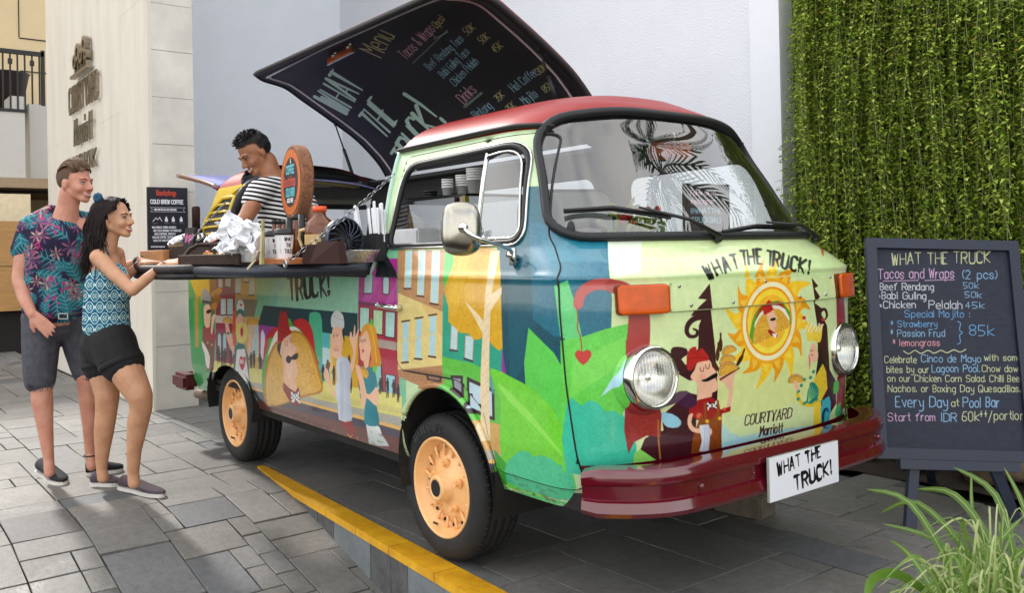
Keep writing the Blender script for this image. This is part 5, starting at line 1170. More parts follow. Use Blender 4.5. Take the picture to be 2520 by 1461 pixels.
# number plate
plc = Canvas(460, 160, (232, 234, 240)); st = random.getstate(); random.seed(5)
plc.text((14, 14, 16), 'WHAT THE', (52, 90), (7.0, .6), (-.6, 7.2), 11, jit=.3, brush=.3, gap=1.7); plc.text((14, 14, 16), 'TRUCK!', (160, 18), (8.6, .6), (-.6, 8.8), 14, jit=.3, brush=.3, gap=1.7); random.setstate(st)
M_pl = img_mat('plate_print', plc.a, .25, coat=.5, grain=.03)
p00, p10, p11, p01 = [on(p, 0, 1.235) for p in ((1895, 1232), (2065, 1187), (2063, 1092), (1891, 1130))]
y0_, y1_ = p00.y, p10.y; z0_ = min(p00.z, p10.z); z1_ = max(p11.z, p01.z)
b = MB(); b.box((1.222, y0_, z0_), (1.234, y1_, z1_), bev=.002); pl = b.build('number_plate', mat('plate_edge', (150, 160, 150), .3, coat=.4), truck)
me = mesh([(1.2345, y0_ + .001, z0_ + .001), (1.2345, y1_ - .001, z0_ + .001), (1.2345, y1_ - .001, z1_ - .001), (1.2345, y0_ + .001, z1_ - .001)], [(0, 1, 2, 3)]); uv_mesh(me, [(0, 0), (1, 0), (1, 1), (0, 1)]); link('plate_face', me, M_pl, pl)
# rear bumper, tail pipe, floor and chassis
b = MB(); b.box((-3.42, -.86, .38), (-3.26, .80, .49), bev=.05); b.box((-3.38, -.90, .385), (-3.10, -.80, .495), bev=.022); b.build('rear_bumper', mat('dull_maroon', (84, 10, 24), .35, coat=.3), truck)
b = MB(); b.tube([(-3.0, -.62, .33), (-3.30, -.68, .31), (-3.42, -.70, .31)], .035, 12); b.build('exhaust_pipe', mat('rusty_pipe', (120, 104, 92), .6, metal=.6, var=.4, bump=.4), truck, True)
b = MB(); b.box((-3.15, -.80, .42), (-2.60, .80, .46)); b.box((-2.15, -.80, .36), (-.30, .80, .46)); b.box((-3.1, -.5, .26), (-2.2, .5, .46)); b.box((-.30, -.45, .36), (1.0, .45, .60)); b.box((.42, -.80, .40), (.90, .80, .46))
b.tube([(0, -.62, .31), (0, .62, .31)], .04, 8); b.tube([(-2.4, -.62, .31), (-2.4, .62, .31)], .04, 8); b.build('chassis', M_dark, truck)
for x0, r in ((.10, .36), (-2.36, .40)):
    for sg in (-1, 1):
        b = MB(); vs = []; fs = []
        an = np.linspace(math.pi * 1.12, -.12 * math.pi, 18)
        for y in (.855, .52): vs += [(x0 + r * math.cos(a), sg * y, .41 + (r if x0 > 0 else .26) * math.sin(a)) for a in an]
        fs = [(i, i + 1, 18 + i + 1, 18 + i) for i in range(17)]; b.add(vs, fs)
        b.add([(x0 + r * math.cos(a), sg * .52, .41 + (r if x0 > 0 else .26) * math.sin(a)) for a in an], [tuple(range(18))]); b.build('wheel_well', M_dark, truck)
# wheels
M_tyre = mat('tyre_rubber', (30, 30, 31), .72, var=.3, scale=18, bump=.12, bscale=120); M_rim = mat('peach_rim_paint', (246, 190, 126), .42, coat=.25, var=.10, scale=10)
def wheel(x, y, sg, name='wheel'):
    F = frame((x, y, .312), (0, sg, 0), (1, 0, 0)); e = empty(name, '', '', (x, y, .312)); del e['label']; del e['category']; e.parent = truck; e.matrix_parent_inverse = WM(truck).inverted()
    b = MB(); W_ = .205
    b.lathe([(.205, -.005), (.215, .004), (.245, .012), (.278, .008), (.297, -.008), (.306, -.022), (.309, -.04), (.305, -.042), (.309, -.046), (.311, -.075), (.306, -.077), (.311, -.081), (.311, -.115), (.306, -.117), (.311, -.121), (.309, -.155), (.305, -.157), (.308, -.161), (.300, -.19), (.27, -W_), (.21, -.19)], F, 72, False)
    for k in range(64):
        a = 2 * math.pi * k / 64
        for (r0, h0, r1, h1) in ((.3065, -.024, .3085, -.040), (.3085, -.150, .306, -.175)): 
            A_ = F @ Vector((r0 * math.cos(a), r0 * math.sin(a), h0)); B_ = F @ Vector((r1 * math.cos(a + .02), r1 * math.sin(a + .02), h1)); b.tube([A_, B_], .004, 4)
    ty = b.build('tyre', M_tyre, e, True)
    b = MB(); txt = 'TECHNO 370'; a = math.radians(138)
    for ch in txt:
        st_, adv = glyph(ch)
        for plx in st_: b.tube([F @ Vector(((.240 + y_ * .0052) * math.cos(a - x_ * .019), (.240 + y_ * .0052) * math.sin(a - x_ * .019) , .0135)) for x_, y_ in plx], .0020, 4)
        a -= (adv + 1.8) * .019
    b.build('sidewall_lettering', mat('raised_rubber', (56, 56, 58), .45), e)
    b = MB(); b.lathe([(.212, -.012), (.214, .006), (.206, .010), (.200, .002), (.197, -.018), (.186, -.026), (.180, -.052), (.160, -.060), (.152, -.046), (.120, -.040), (.100, -.030), (.078, -.022), (.062, -.020), (.056, .022), (.050, .030), (.036, .030), (.034, .012)], F, 48, False)
    rm = b.build('rim', M_rim, e, True)
    for k in range(15):
        a = 2 * math.pi * k / 15; b = MB()
        pp = [F @ Vector((r * math.cos(a + d), r * math.sin(a + d), h)) for r, d, h in ((.182, .0, -.040), (.172, .03, -.034), (.150, .05, -.034), (.128, .05, -.036))]; b.tube(pp, [.006, .0075, .007, .003], 6); b.build('rib', M_rim, rm, True)
    for k in range(15):
        a = 2 * math.pi * (k + .5) / 15; b = MB(); b.tube([F @ Vector((.165 * math.cos(a), .165 * math.sin(a), -.058)), F @ Vector((.165 * math.cos(a), .165 * math.sin(a), -.046))], .008, 8); b.build('vent_hole', M_dark, rm)
    for k in range(5):
        a = 2 * math.pi * k / 5 + .3; b = MB(); q0 = F @ Vector((.098 * math.cos(a), .098 * math.sin(a), -.03)); q1 = F @ Vector((.098 * math.cos(a), .098 * math.sin(a), -.002)); b.tube([q0, q1], .013, 6); b.tube([q0, q0 + (q1 - q0) * .3], .021, 10); b.build('wheel_nut', M_rim, rm)
    b = MB(); b.tube([F @ Vector((0, 0, -.02)), F @ Vector((0, 0, .0295))], .036, 20); b.build('hub_hole', M_blk, rm)
    a = math.radians(248); b = MB(); b.tube([F @ Vector((.190 * math.cos(a), .190 * math.sin(a), -.02)), F @ Vector((.165 * math.cos(a + .1), .165 * math.sin(a + .1), .012))], .005, 6); b.build('valve', M_blk, rm)
    return e
wheel(0, -.80, -1); wheel(-2.4, -.80, -1); wheel(0, .80, 1); wheel(-2.4, .80, 1)
# ================================================================== open roof lid with the chalk menu
class Blk2(Blk):
    def __init__(s, cv, hf, x0, y0, k): s.k = (x0, y0, k); s.cv = cv; s.hf = hf
    def T(s, p): return s.hf((s.k[0] + p[0] / s.k[2]) * .68441, (s.k[1] + p[1] / s.k[2]) * .68441)
    def text(s, *a, **k): s.cv.T = s.T; s.cv.text(*a, **k); s.cv.T = None
    def line(s, *a, **k): s.cv.T = s.T; s.cv.line(*a, **k); s.cv.T = None
    def poly(s, *a, **k): s.cv.T = s.T; s.cv.poly(*a, **k); s.cv.T = None
LPR = cr([(-.310, 2.678), (-.236, 2.640), (-.075, 2.606), (.073, 2.52), (.329, 2.371), (.542, 2.235), (.724, 2.066), (.80, 1.955)], 4)
LX0, LX1 = -3.20, -.60; NLX, NLT = 44, len(LPR) - 1
def lidp(u, t, off=0.):
    i = min(NLT - 1, int(t * NLT)); f = t * NLT - i; y, z = (LPR[i] * (1 - f) + LPR[i + 1] * f); x = LX0 + (LX1 - LX0) * u
    q = min(1, u / .45); b = .125 * q * q * (3 - 2 * q) * math.sin(math.pi * min(1, t * 1.02)) ** .8 * (1 - .35 * max(0, (u - .85) / .15) ** 2)
    return Vector((x, y + .54 * (b + off), z + .84 * (b + off)))
lv = [lidp(i / NLX, j / NLT) for i in range(NLX + 1) for j in range(NLT + 1)]; lf = [(i * (NLT + 1) + j, (i + 1) * (NLT + 1) + j, (i + 1) * (NLT + 1) + j + 1, i * (NLT + 1) + j + 1) for i in range(NLX) for j in range(NLT)]
LB_ = BVHTree.FromPolygons(lv, lf); LW, LH = 1150, 560
def lhit(px, py):
    v = Vector(ray((px, py))); h = LB_.ray_cast(Vector(CC), v)
    if h[0] is None:
        b = None
        for k in range(40):
            r = LB_.find_nearest(Vector(CC) + v * (3.5 + k * .1))
            if r[0] is not None and (b is None or r[3] < b[3]): b = r
        h = b
    f = lf[h[2]]; P = [lv[i] for i in f]; i, j = divmod(f[0], NLT + 1); a = P[1] - P[0]; c = P[3] - P[0]; d = h[0] - P[0]; n = a.cross(c); dn = n.dot(n)
    return ((i + d.cross(c).dot(n) / dn) / NLX * LW, (1 - (j + a.cross(d).dot(n) / dn) / NLT) * LH)
lc = Canvas(LW, LH, (30, 28, 33))
for _ in range(260):
    x, y, a_ = random.uniform(0, LW), random.uniform(0, LH), random.uniform(-.5, .5); l_ = random.uniform(40, 200); lc.line((46, 44, 50), [(x, y), (x + l_ * math.cos(a_), y + l_ * math.sin(a_))], random.uniform(2, 12), alpha=.10)
LM = Blk2(lc, lhit, 880, 0, 1.93846); random.seed(21)
CHB, CHY, CHP, CHG = (140, 184, 200), (208, 202, 136), (210, 164, 182), (184, 212, 202)
for a in (('WHAT', (705, 800), (6.3, -10.2), (-36, -21)), ('THE', (975, 965), (6.6, -9.2), (-30, -27)), ('TRUCK', (1180, 1220), (7.2, -13.4), (-27, -26))): LM.text(CHG, a[0], a[1], a[2], a[3], 23, jit=.2, brush=.35, gap=1.1)
LM.line(CHG, [(1112, 655), (1230, 730), (1335, 812)], [26, 20, 12]); LM.line(CHG, [(1365, 826), (1398, 855)], 22)
LM.text(CHY, 'Menu', (945, 400), (6, -8.6), (-25, -11), 7, jit=.2)
tx = [(CHP, 'Tacos & Wraps', (1128, 418), (3.75, -3.75), (-11, -9), 4.6), (CHY, '(2pcs)', (1340, 205), (2.7, -3.2), (-8, -6), 4), (CHB, 'Beef Rendang Taco', (1292, 492), (3.3, -2.95), (-7.5, -7.2), 4.2),
      (CHB, 'Babi Guling Taco', (1388, 545), (3.1, -3.0), (-7.5, -7.2), 4.2), (CHB, 'Chicken Pelalah', (1468, 602), (3.0, -3.0), (-7.5, -7.4), 4.2), (CHY, '50K', (1552, 245), (4.8, -3.6), (-6, -7), 4),
      (CHY, '50K', (1656, 308), (4.6, -3.4), (-6, -7), 4), (CHY, '45K', (1748, 370), (4.4, -3.6), (-6, -7), 4), (CHP, 'Drinks', (1534, 728), (3.9, -4.4), (-11, -10), 4.6), (CHB, 'Bintang', (1622, 832), (4.4, -3.3), (-8, -8), 4.4),
      (CHY, '35K', (1766, 714), (3.7, -3.6), (-5.5, -6.5), 4), (CHY, '35K', (1845, 785), (3.7, -3.4), (-5.5, -6.5), 4), (CHB, 'Hot Coffee', (1882, 642), (4.0, -3.0), (-8, -8), 4.6), (CHY, '30K', (2052, 525), (4.8, -3.8), (-5.5, -6.5), 4),
      (CHB, 'Mojito', (1962, 738), (4.2, -3.3), (-8, -8.5), 4.6), (CHY, '85K', (2096, 648), (4.8, -3.8), (-5.5, -6.5), 4)]
for c, t, o, xd, yd, w_ in tx: LM.text(c, t, o, xd, yd, w_, jit=.22)
for p in ([(1170, 442), (1412, 210)], [(1320, 272), (1415, 222)], [(1524, 748), (1650, 642)], [(1534, 752), (1658, 648)]): LM.line(CHG, p, 4)
M_lid = img_mat('chalkboard_lid', lc.a, .6, grain=.12, bump=.05)
lid = empty('roof_lid', '', ''); del lid['label']; del lid['category']; lid.parent = truck; lid.matrix_parent_inverse = WM(truck).inverted()
me = mesh(lv, lf, 'menu_board'); uv_mesh(me, [(i / NLX, 1 - j / NLT) for i in range(NLX + 1) for j in range(NLT + 1)]); link('menu_board', me, M_lid, lid, None, True)
o_ = mesh([lidp(i / NLX, j / NLT, .022) for i in range(NLX + 1) for j in range(NLT + 1)], lf, 'lid_skin'); o = link('lid_skin', o_, M_red, lid, None, True); md = o.modifiers.new('t', 'SOLIDIFY'); md.thickness = .02; md.offset = 0
edge = [lidp(0, j / NLT) for j in range(NLT, -1, -1)] + [lidp(i / NLX, 0) for i in range(1, NLX + 1)] + [lidp(1, j / NLT) for j in range(1, NLT + 1)]
tube_part('lid_rim', edge, [.012] * (NLT) + [.012] + [.020] * NLX + [.024] * NLT, M_rub, lid, False, 8)
def ringp(i0, i1, j0, off=-.004):
    o = [(i0, 1.0)] if False else []
    c = [(i0, .98), (i0, j0 + .1), (i0 + .01, j0 + .02), (i0 + .03, j0), (.5, j0), (i1 - .05, j0), (i1 - .015, j0 + .05), (i1, j0 + .16), (i1, .5), (i1, .98)]
    return [lidp(max(0, min(1, float(a))), max(0, min(1, float(b))), off) for a, b in cr(c, 8)]
band = MB()
oute = [lidp(0.002, t, -.003) for t in np.linspace(.98, 0.01, 20)]
M_edge = mat('black_gloss_edge', (16, 15, 18), .4, var=.3)
led = ringp(.045, .945, .115); tube_part('led_strip', led, .0075, mat('led_strip_white', (216, 210, 216), .4, var=.5, scale=300), lid, False, 6)
for off_, (t0, t1) in ((-.010, (.0, .10)),):
    n_ = 30; vs = [lidp(i / n_, t, off_ + (.02 if t else 0)) for i in range(n_ + 1) for t in (t0, .045, t1)]
    band.add(vs, [(i * 3 + k, (i + 1) * 3 + k, (i + 1) * 3 + k + 1, i * 3 + k + 1) for i in range(n_) for k in range(2)])
n_ = 24; vs = [lidp(u, .02 + .97 * i / n_, -.010 if u == 1. else -.002) for i in range(n_ + 1) for u in (.955, .975, 1.)]; band.add(vs, [(i * 3 + k, (i + 1) * 3 + k, (i + 1) * 3 + k + 1, i * 3 + k + 1) for i in range(n_) for k in range(2)])
band.build('lid_edge_band', M_edge, lid, True)
def lpx(px, py, off=-.02):
    a, b = lhit(px, py); return lidp(a / LW, 1 - b / LH, off)
b = MB(); p0, p1 = lpx(815, 140, -.04), lpx(874, 110, -.04); d_ = (p1 - p0).normalized(); F = frame(p0, d_); b.box((-.012, -.022, 0), (.012, .022, (p1 - p0).length), F, .004); hd = b.build('handle', mat('varnished_wood', (190, 92, 34), .3, coat=.6), lid)
for p in (lpx(826, 128, -.03), lpx(862, 106, -.03)): b = MB(); b.tube([p, p + Vector((0, .03, .045))], [.014, .022], 10); b.ball(p, .016); b.build('handle_mount', M_chr, hd, True)
b = MB(); q0, q1 = p0 - d_ * .02 + Vector((0, 0, -.014)), p1 + d_ * .02 + Vector((0, 0, -.014)); b.tube([q0, q1], .012, 6); b.build('handle_grip', M_chr, hd)
# gas struts
for (a, c, X) in (((822, 312), (872, 443), -3.02), ((1330, 120), (1374, 262), -.64)):
    p0 = lpx(*a, -.01); p1 = on(c, 0, X); m_ = p0 + (p1 - p0) * .45; b = MB(); b.tube([p0, m_], .006, 8); b.tube([m_, p1], .013, 10); b.ball(p0, .012); b.build('gas_strut', M_blk, lid, True)
# raised tailgate
tg = empty('tailgate', '', ''); del tg['label']; del tg['category']; tg.parent = truck; tg.matrix_parent_inverse = WM(truck).inverted()
def tgp(u, v, off=0): x = -3.02 - .90 * v; return Vector((x, -.66 + 1.32 * u, 1.80 + .165 * v ** .8 + .08 * math.sin(math.pi * u) ** .6 * (1 - v) + off))
NT = 16
vs = [tgp(i / NT, j / NT) for i in range(NT + 1) for j in range(NT + 1)]; fs = [(i * (NT + 1) + j, (i + 1) * (NT + 1) + j, (i + 1) * (NT + 1) + j + 1, i * (NT + 1) + j + 1) for i in range(NT) for j in range(NT)]
o = link('panel', mesh(vs, fs), mat('lavender_panel', (140, 142, 186), .7, spec=.2), tg, None, True); md = o.modifiers.new('t', 'SOLIDIFY'); md.thickness = -.012
tube_part('panel_rim', [tgp(u, 1) for u in np.linspace(0, 1, 12)], .013, mat('blue_paint', (24, 70, 150), .3, coat=.6), tg, False)
tube_part('panel_rim', [tgp(0, v) for v in np.linspace(0, 1, 10)], .018, M_mar, tg, False)
tube_part('inner_frame', [tgp(.07, v, -.02) for v in np.linspace(.98, .1, 8)] + [tgp(u, .1, -.02) for u in np.linspace(.1, .9, 10)], .030, mat('cream_yellow_paint', (220, 190, 120), .4, coat=.4), tg, False, 8, flat=.4)
tube_part('panel_rim', [tgp(u, .98, .0) for u in np.linspace(0, .12, 4)], .015, mat('cream_paint2', (220, 190, 110), .4), tg, False)
# rear header and inner lining
b = MB(); n_ = 16
vs = [(-3.05, y, 1.955 - .17 * abs(y / .7) ** 2.6) for y in np.linspace(-.56, .66, n_)] + [(-3.26, y, 1.72 + .0 * y) for y in np.linspace(-.50, .60, n_)]
b.add(vs, [(i, i + 1, n_ + i + 1, n_ + i) for i in range(n_ - 1)]); b.build('roof_lining', M_inner, truck, True)
b = MB(); b.tube([(-3.27, -.52, 1.70), (-3.27, .64, 1.70)], .022, 8); b.build('rear_header', M_rub, truck)
# kitchen floor, bulkhead and far wall lining
b = MB(); b.box((-3.05, -.80, .47), (-.46, .80, .50)); b.build('kitchen_floor', M_dark, truck)
# ---- serving counter (fold-down side panels)
def slab(name, poly, z0, z1, m_top, m_edge, par, label=None):
    b = MB(); n = len(poly); b.cur = 0; b.add([(x, y, z1) for x, y in poly], [tuple(range(n))]); b.cur = 1; b.add([(x, y, z) for z in (z1, z0) for x, y in poly], [(i, n + i, n + (i + 1) % n, (i + 1) % n) for i in range(n)]); b.cur = 2
    b.add([(x, y, z0) for x, y in poly], [tuple(range(n - 1, -1, -1))]); return b.build(name, [m_top, m_edge, M_art], par)
ZC = 1.272
M_top = mat('counter_steel', (176, 176, 172), .35, metal=.6, var=.2, scale=6)
cpoly = [(x, y) for x, y in cr([(-.47, -.87), (-.52, -1.02), (-.62, -1.22), (-.74, -1.31), (-.95, -1.335), (-1.25, -1.345), (-1.42, -1.34)], 5)] + [(-1.42, -.87)]
cpoly = [tuple(p) for p in cpoly]
fl = slab('counter_leaf', cpoly, ZC - .055, ZC, M_top, M_rubblue, truck)
def planar(o, k=.9):
    me = o.data; uv_mesh(me, [uvof(s_of_x(v.co.x, 1.1), 1.16 + (v.co.y + .87) * k) for v in me.vertices])
planar(fl); tube_part('rubber_edge', [(p[0], p[1], ZC - .028) for p in cpoly[:-1]], .031, M_rubblue, truck, False, 10)
c2 = [tuple(p) for p in cr([(-1.43, -.87), (-1.43, -1.28), (-1.50, -1.40), (-1.62, -1.44), (-1.9, -1.46), (-2.15, -1.45), (-2.34, -1.38), (-2.44, -1.2), (-2.46, -.87)], 5)]
fl = slab('counter_leaf', c2, ZC - .050, ZC, M_top, M_blk, truck); planar(fl)
tube_part('rubber_edge', [(p[0], p[1], ZC - .018) for p in c2], .024, mat('black_worn_wood', (36, 32, 31), .6, var=.5, scale=30, bump=.4), truck, False, 8); tube_part('rubber_edge', [(p[0], p[1], ZC - .055) for p in c2], .018, M_rub, truck, False, 8)
b = MB(); b.box((-2.62, -.86, 1.205), (-.47, -.80, ZC + .004)); b.build('hinge_rail', M_rub, truck)
b = MB(); b.box((-2.62, -.80, 1.22), (-.47, -.30, ZC + .006), bev=.004); b.build('worktop', M_top, truck)
# chains
def chain(p0, p1, name='chain', n=None, sag=.0):
    e = None; L_ = (p1 - p0).length; n = n or int(L_ / .030); b = MB()
    for k in range(n):
        c = p0 + (p1 - p0) * ((k + .5) / n) + Vector((0, 0, -sag * math.sin(math.pi * (k + .5) / n))); d = (p1 - p0).normalized(); F = frame(c, d, Vector((0, 1, .3)) if k % 2 else Vector((.6, 0, .8)))
        b.tube([F @ Vector((.0075 * math.cos(a), 0, .018 * math.sin(a))) for a in np.linspace(0, 2 * math.pi, 11)[:-1]], .0018, 5, closed=True)
    return b.build(name, M_chain, truck, True)
M_chain = mat('dull_chain', (120, 122, 128), .4, metal=.8)
chain(on((971, 428), 1, -.74), Vector(on((702, 649), 1, -1.30)), sag=.012); chain(on((556, 498), 1, -.80), on((470, 590), 1, -1.25))
b = MB(); p = on((702, 650), 1, -1.32); b.tube([p + Vector((.014 * math.cos(a), 0, .014 * math.sin(a))) for a in np.linspace(0, 6.28, 14)[:-1]], .004, 6, closed=True); b.build('eye_ring', M_steel, truck, True)
# ================================================================== cab interior
b = MB(); b.box((.42, -.74, 1.05), (.86, .74, 1.31), bev=.05); b.build('dashboard', mat('grey_dashboard', (52, 56, 62), .7), truck)
F = frame((.42, -.42, 1.27), (-.75, 0, .65)); b = MB(); b.tube([F @ Vector((.19 * math.cos(a), .19 * math.sin(a), 0)) for a in np.linspace(0, 6.28, 33)[:-1]], .012, 8, closed=True); b.tube([F @ Vector((-.19, 0, 0)), F @ Vector((.19, 0, 0))], .01, 6); b.tube([F @ Vector((0, 0, 0)), F @ Vector((.1, 0, -.4))], .02, 8); b.build('steering_wheel', M_blk, truck, True)
b = MB(); b.add([(-.43, y, z) for y, z in rrect([(-.02, .8), (.72, .8), (.66, 1.64), (.02, 1.62)], .10)] + [(-.46, y, z) for y, z in rrect([(-.02, .8), (.72, .8), (.66, 1.64), (.02, 1.62)], .10)], [tuple(range(28)), tuple(range(55, 27, -1))] + [(i, (i + 1) % 28, 28 + (i + 1) % 28, 28 + i) for i in range(28)]); bh = b.build('bulkhead', mat('grey_fabric_panel', (170, 172, 172), .9, var=.05, bump=.2, bscale=300), truck)
tube_part('bulkhead_edge', [(-.445, y, z) for y, z in rrect([(-.02, .8), (.72, .8), (.66, 1.64), (.02, 1.62)], .10)], .016, M_rubblue, bh)
for y0_ in (-.70, .06): b = MB(); b.box((-.22, y0_, .62), (.24, y0_ + .62, .86), bev=.05); b.box((-.34, y0_, .80), (-.22, y0_ + .62, 1.26), bev=.05); b.build('seat', mat('charcoal_vinyl', (50, 52, 58), .5), truck, True)
c = at(1650, 372, 4.02); b = MB(); b.box((-.014, -.10, -.040), (.014, .10, .040), Matrix.Translation(c) @ Matrix.Rotation(-.5, 4, 'Z'), .012); rv = b.build('rear_view_mirror', mat('tan_mirror_back', (176, 84, 48), .35, coat=.5), truck, True)
b = MB(); b.tube([c, c + Vector((.03, 0, .06)), c + Vector((.02, -.02, .12))], .007, 6); b.build('mirror_stem', M_chr, rv, True)
ic = Canvas(220, 260, (30, 26, 32)); random.seed(4); X_ = 1
for t, y, c, u in (('Follow us on', 205, CHP, 2.9), ('instagram', 160, CHP, 3.7), ('@WHATTHE', 108, CHB, 3.9), ('TRUCKBALI', 62, CHB, 3.7)): ic.text(c, t, (20, y), (u, .1), (0, 4.4), 3.6, jit=.2)
cb = empty('small_chalkboard', 'small chalkboard with follow us message standing inside the windscreen', 'chalkboard', at(1743, 575, 3.55))
P = [at(1692, 578, 3.60), at(1796, 582, 3.80), at(1793, 458, 3.86), at(1690, 455, 3.66)]
n_ = (P[1] - P[0]).cross(P[3] - P[0]).normalized()
me = mesh([p for p in P], [(0, 1, 2, 3)]); uv_mesh(me, [(0, 0), (1, 0), (1, 1), (0, 1)]); link('writing_face', me, img_mat('insta_chalk', ic.a, .7), cb)
cc_ = sum(P, Vector()) / 4; b = MB(); Q = [cc_ + (p - cc_) * 1.06 for p in P]; b.add([q - n_ * .003 for q in Q] + [q - n_ * .018 for q in Q], [(0, 1, 2, 3), (7, 6, 5, 4), (0, 4, 5, 1), (1, 5, 6, 2), (2, 6, 7, 3), (3, 7, 4, 0)]); b.build('board', M_blk, cb)
# display case with cups, seen through the side window
M_cg = glass_mat('cabinet_glass', (.86, .9, .9), .02, mult=1.3)
def zone(px, y): return on((px, 630), 1, y).x
dc = empty('display_case', 'glass display case in the kitchen seen through the cab side window', 'cabinet', (-.95, .0, .5)); xa, xb = -1.30, -.52
b = MB(); b.box((xa, -.28, .5), (xb, .20, 1.23)); b.build('cabinet', mat('white_cabinet', (196, 198, 200), .5), dc)
b = MB(); b.box((xa, -.28, 1.60), (xb, .20, 1.615)); b.build('glass_shelf', mat('dark_glass_shelf', (30, 36, 36), .12), dc)
for x in (xa, xb): 
    for y in (-.28, .20): b = MB(); b.box((x - .012, y - .012, 1.23), (x + .012, y + .012, 1.60)); b.build('corner_post', mat('brass_trim', (150, 140, 60), .4, metal=.5) if (x, y) == (xb, -.28) else M_blk, dc)
b = MB(); b.quad((xa, -.28, 1.23), (xb, -.28, 1.23), (xb, -.28, 1.6), (xa, -.28, 1.6)); b.quad((xb, -.28, 1.23), (xb, .2, 1.23), (xb, .2, 1.6), (xb, -.28, 1.6)); b.build('glass_panel', M_cg, dc)
M_cup = mat('white_paper_cup', (226, 226, 222), .5, var=.04); M_lidc = mat('black_cup_lid', (26, 26, 28), .4)
def at_y(px, y, z): p = on((px, 600), 1, y); return Vector((p.x, y, z))
def cupstack(px, y, z, r, n, lab, m=M_cup, step=.014, h=.11, name='cup_stack'):
    e = empty(name, lab, 'cup stack' if n > 1 else 'cup', at_y(px, y, z), 'stacks of cups on the display case')
    o = e.location
    b = MB(); b.lathe([(r * .72, 0), (r, h), (r * 1.05, h), (r * 1.05, h + .006), (r * .97, h + .006)], Matrix.Translation(o), 24); b.build('cup', m, e, True)
    for k in range(1, n): b = MB(); b.lathe([(r * .98, 0), (r, step - .005), (r * 1.06, step - .005), (r * 1.06, step), (r * .97, step)], Matrix.Translation(o + Vector((0, 0, h + .006 + (k - 1) * step))), 24); b.build('cup', m, e, True)
    return e
cupstack(1104, -.10, 1.616, .032, 4, 'short stack of small white paper cups on the display case', h=.06); cupstack(1140, -.02, 1.616, .036, 5, 'left stack of larger white cups on the display case', h=.07); cupstack(1172, -.12, 1.616, .045, 5, 'right stack of large white printed cups on the display case', h=.08)
cupstack(1062, -.10, 1.616, .040, 3, 'dark stack of black cup lids at the left of the display case', M_lidc, .014, .02, 'lid_stack')
cupstack(1098, -.33, 1.235, .028, 9, 'tall stack of clear plastic cups in front of the white cabinet', mat('clear_plastic', (200, 206, 208), .2, spec=.8), .02, .08)
b = MB(); x_ = at_y(1035, -.40, 0).x; b.box((x_ - .13, -.50, 1.235 - .0), (x_ + .13, -.36, 1.44), bev=.01); wbx = b.build('white_tub', mat('white_plastic', (206, 208, 210), .4), None); tag(wbx, 'white plastic tub beside the cab side window', 'tub')
# potted flowers added inside the cab to stand for a reflection in the quarter light
fp = empty('reflected_flower_pot', 'rusty pot of red flowers added behind the quarter light window as its reflection', 'flower pot', (.05, .25, 1.3)); b = MB(); F = Matrix.Translation((.05, .35, 1.26)); b.lathe([(.075, -.12), (.10, .10), (.105, .10), (.09, .09)], F, 20); b.build('pot', mat('rusty_pot', (120, 62, 34), .8, var=.4, bump=.3), fp, True)
b = MB(); rf = random.Random(6)
for k in range(160): p = Vector((.05 + rf.gauss(0, .07), .35 + rf.gauss(0, .07), 1.42 + rf.gauss(0, .05))); d = Vector((rf.gauss(0, 1), rf.gauss(0, 1), rf.gauss(0, 1))).normalized() * .03; s_ = d.orthogonal().normalized() * .012; b.quad(p - d, p + s_, p + d, p - s_)
b.build('foliage', M_leaf, fp)
b = MB()
for k in range(10): b.ball((.05 + rf.gauss(0, .06), .33 + rf.gauss(0, .05), 1.48 + rf.gauss(0, .03)), .018, 6)
b.build('flowers', mat('red_petals', (196, 20, 30), .5), fp, True)
# ================================================================== things on the counter
def cpos(px, y, z=ZC + .005): p = on((px, 632), 1, y); return Vector((p.x, y, z))
def hz(py, o): return 1.311 + 0  
def ztop(px, py, y): return on((px, py), 1, y).z
TR = Matrix.Translation
def thing(name, label, cat, o, group=None): return empty(name, label, cat, o, group)
M_dw = mat('dark_wood', (50, 32, 26), .6, var=.35, scale=8, stretch=(4, 4, 1), bump=.15, spec=.2); M_bw = mat('brown_board', (58, 40, 37), .85, var=.2, scale=5, bump=.1, spec=.08); M_lw = mat('light_wood', (188, 130, 80), .55, var=.25, scale=5, stretch=(1, 8, 8))
M_bowl = mat('steel_bowl', (200, 200, 200), .18, metal=1., var=.1); M_bbox = mat('black_tin', (44, 40, 40), .5, var=.25, scale=12, metal=.3)
# grinder
o = cpos(484, -1.10); zt = ztop(484, 508, -1.10); e = thing('pepper_mill', 'tall dark wooden pepper mill standing behind the condiment bowls', 'pepper mill', o); hh = zt - o.z
b = MB(); b.lathe([(.036, 0), (.037, hh * .60), (.034, hh * .62), (.001, hh * .62)], TR(o), 24); b.build('body', M_dw, e, True); b = MB(); b.lathe([(.023, hh * .60), (.024, hh * .97), (.020, hh), (.001, hh)], TR(o), 20); b.build('neck', M_dw, e, True)
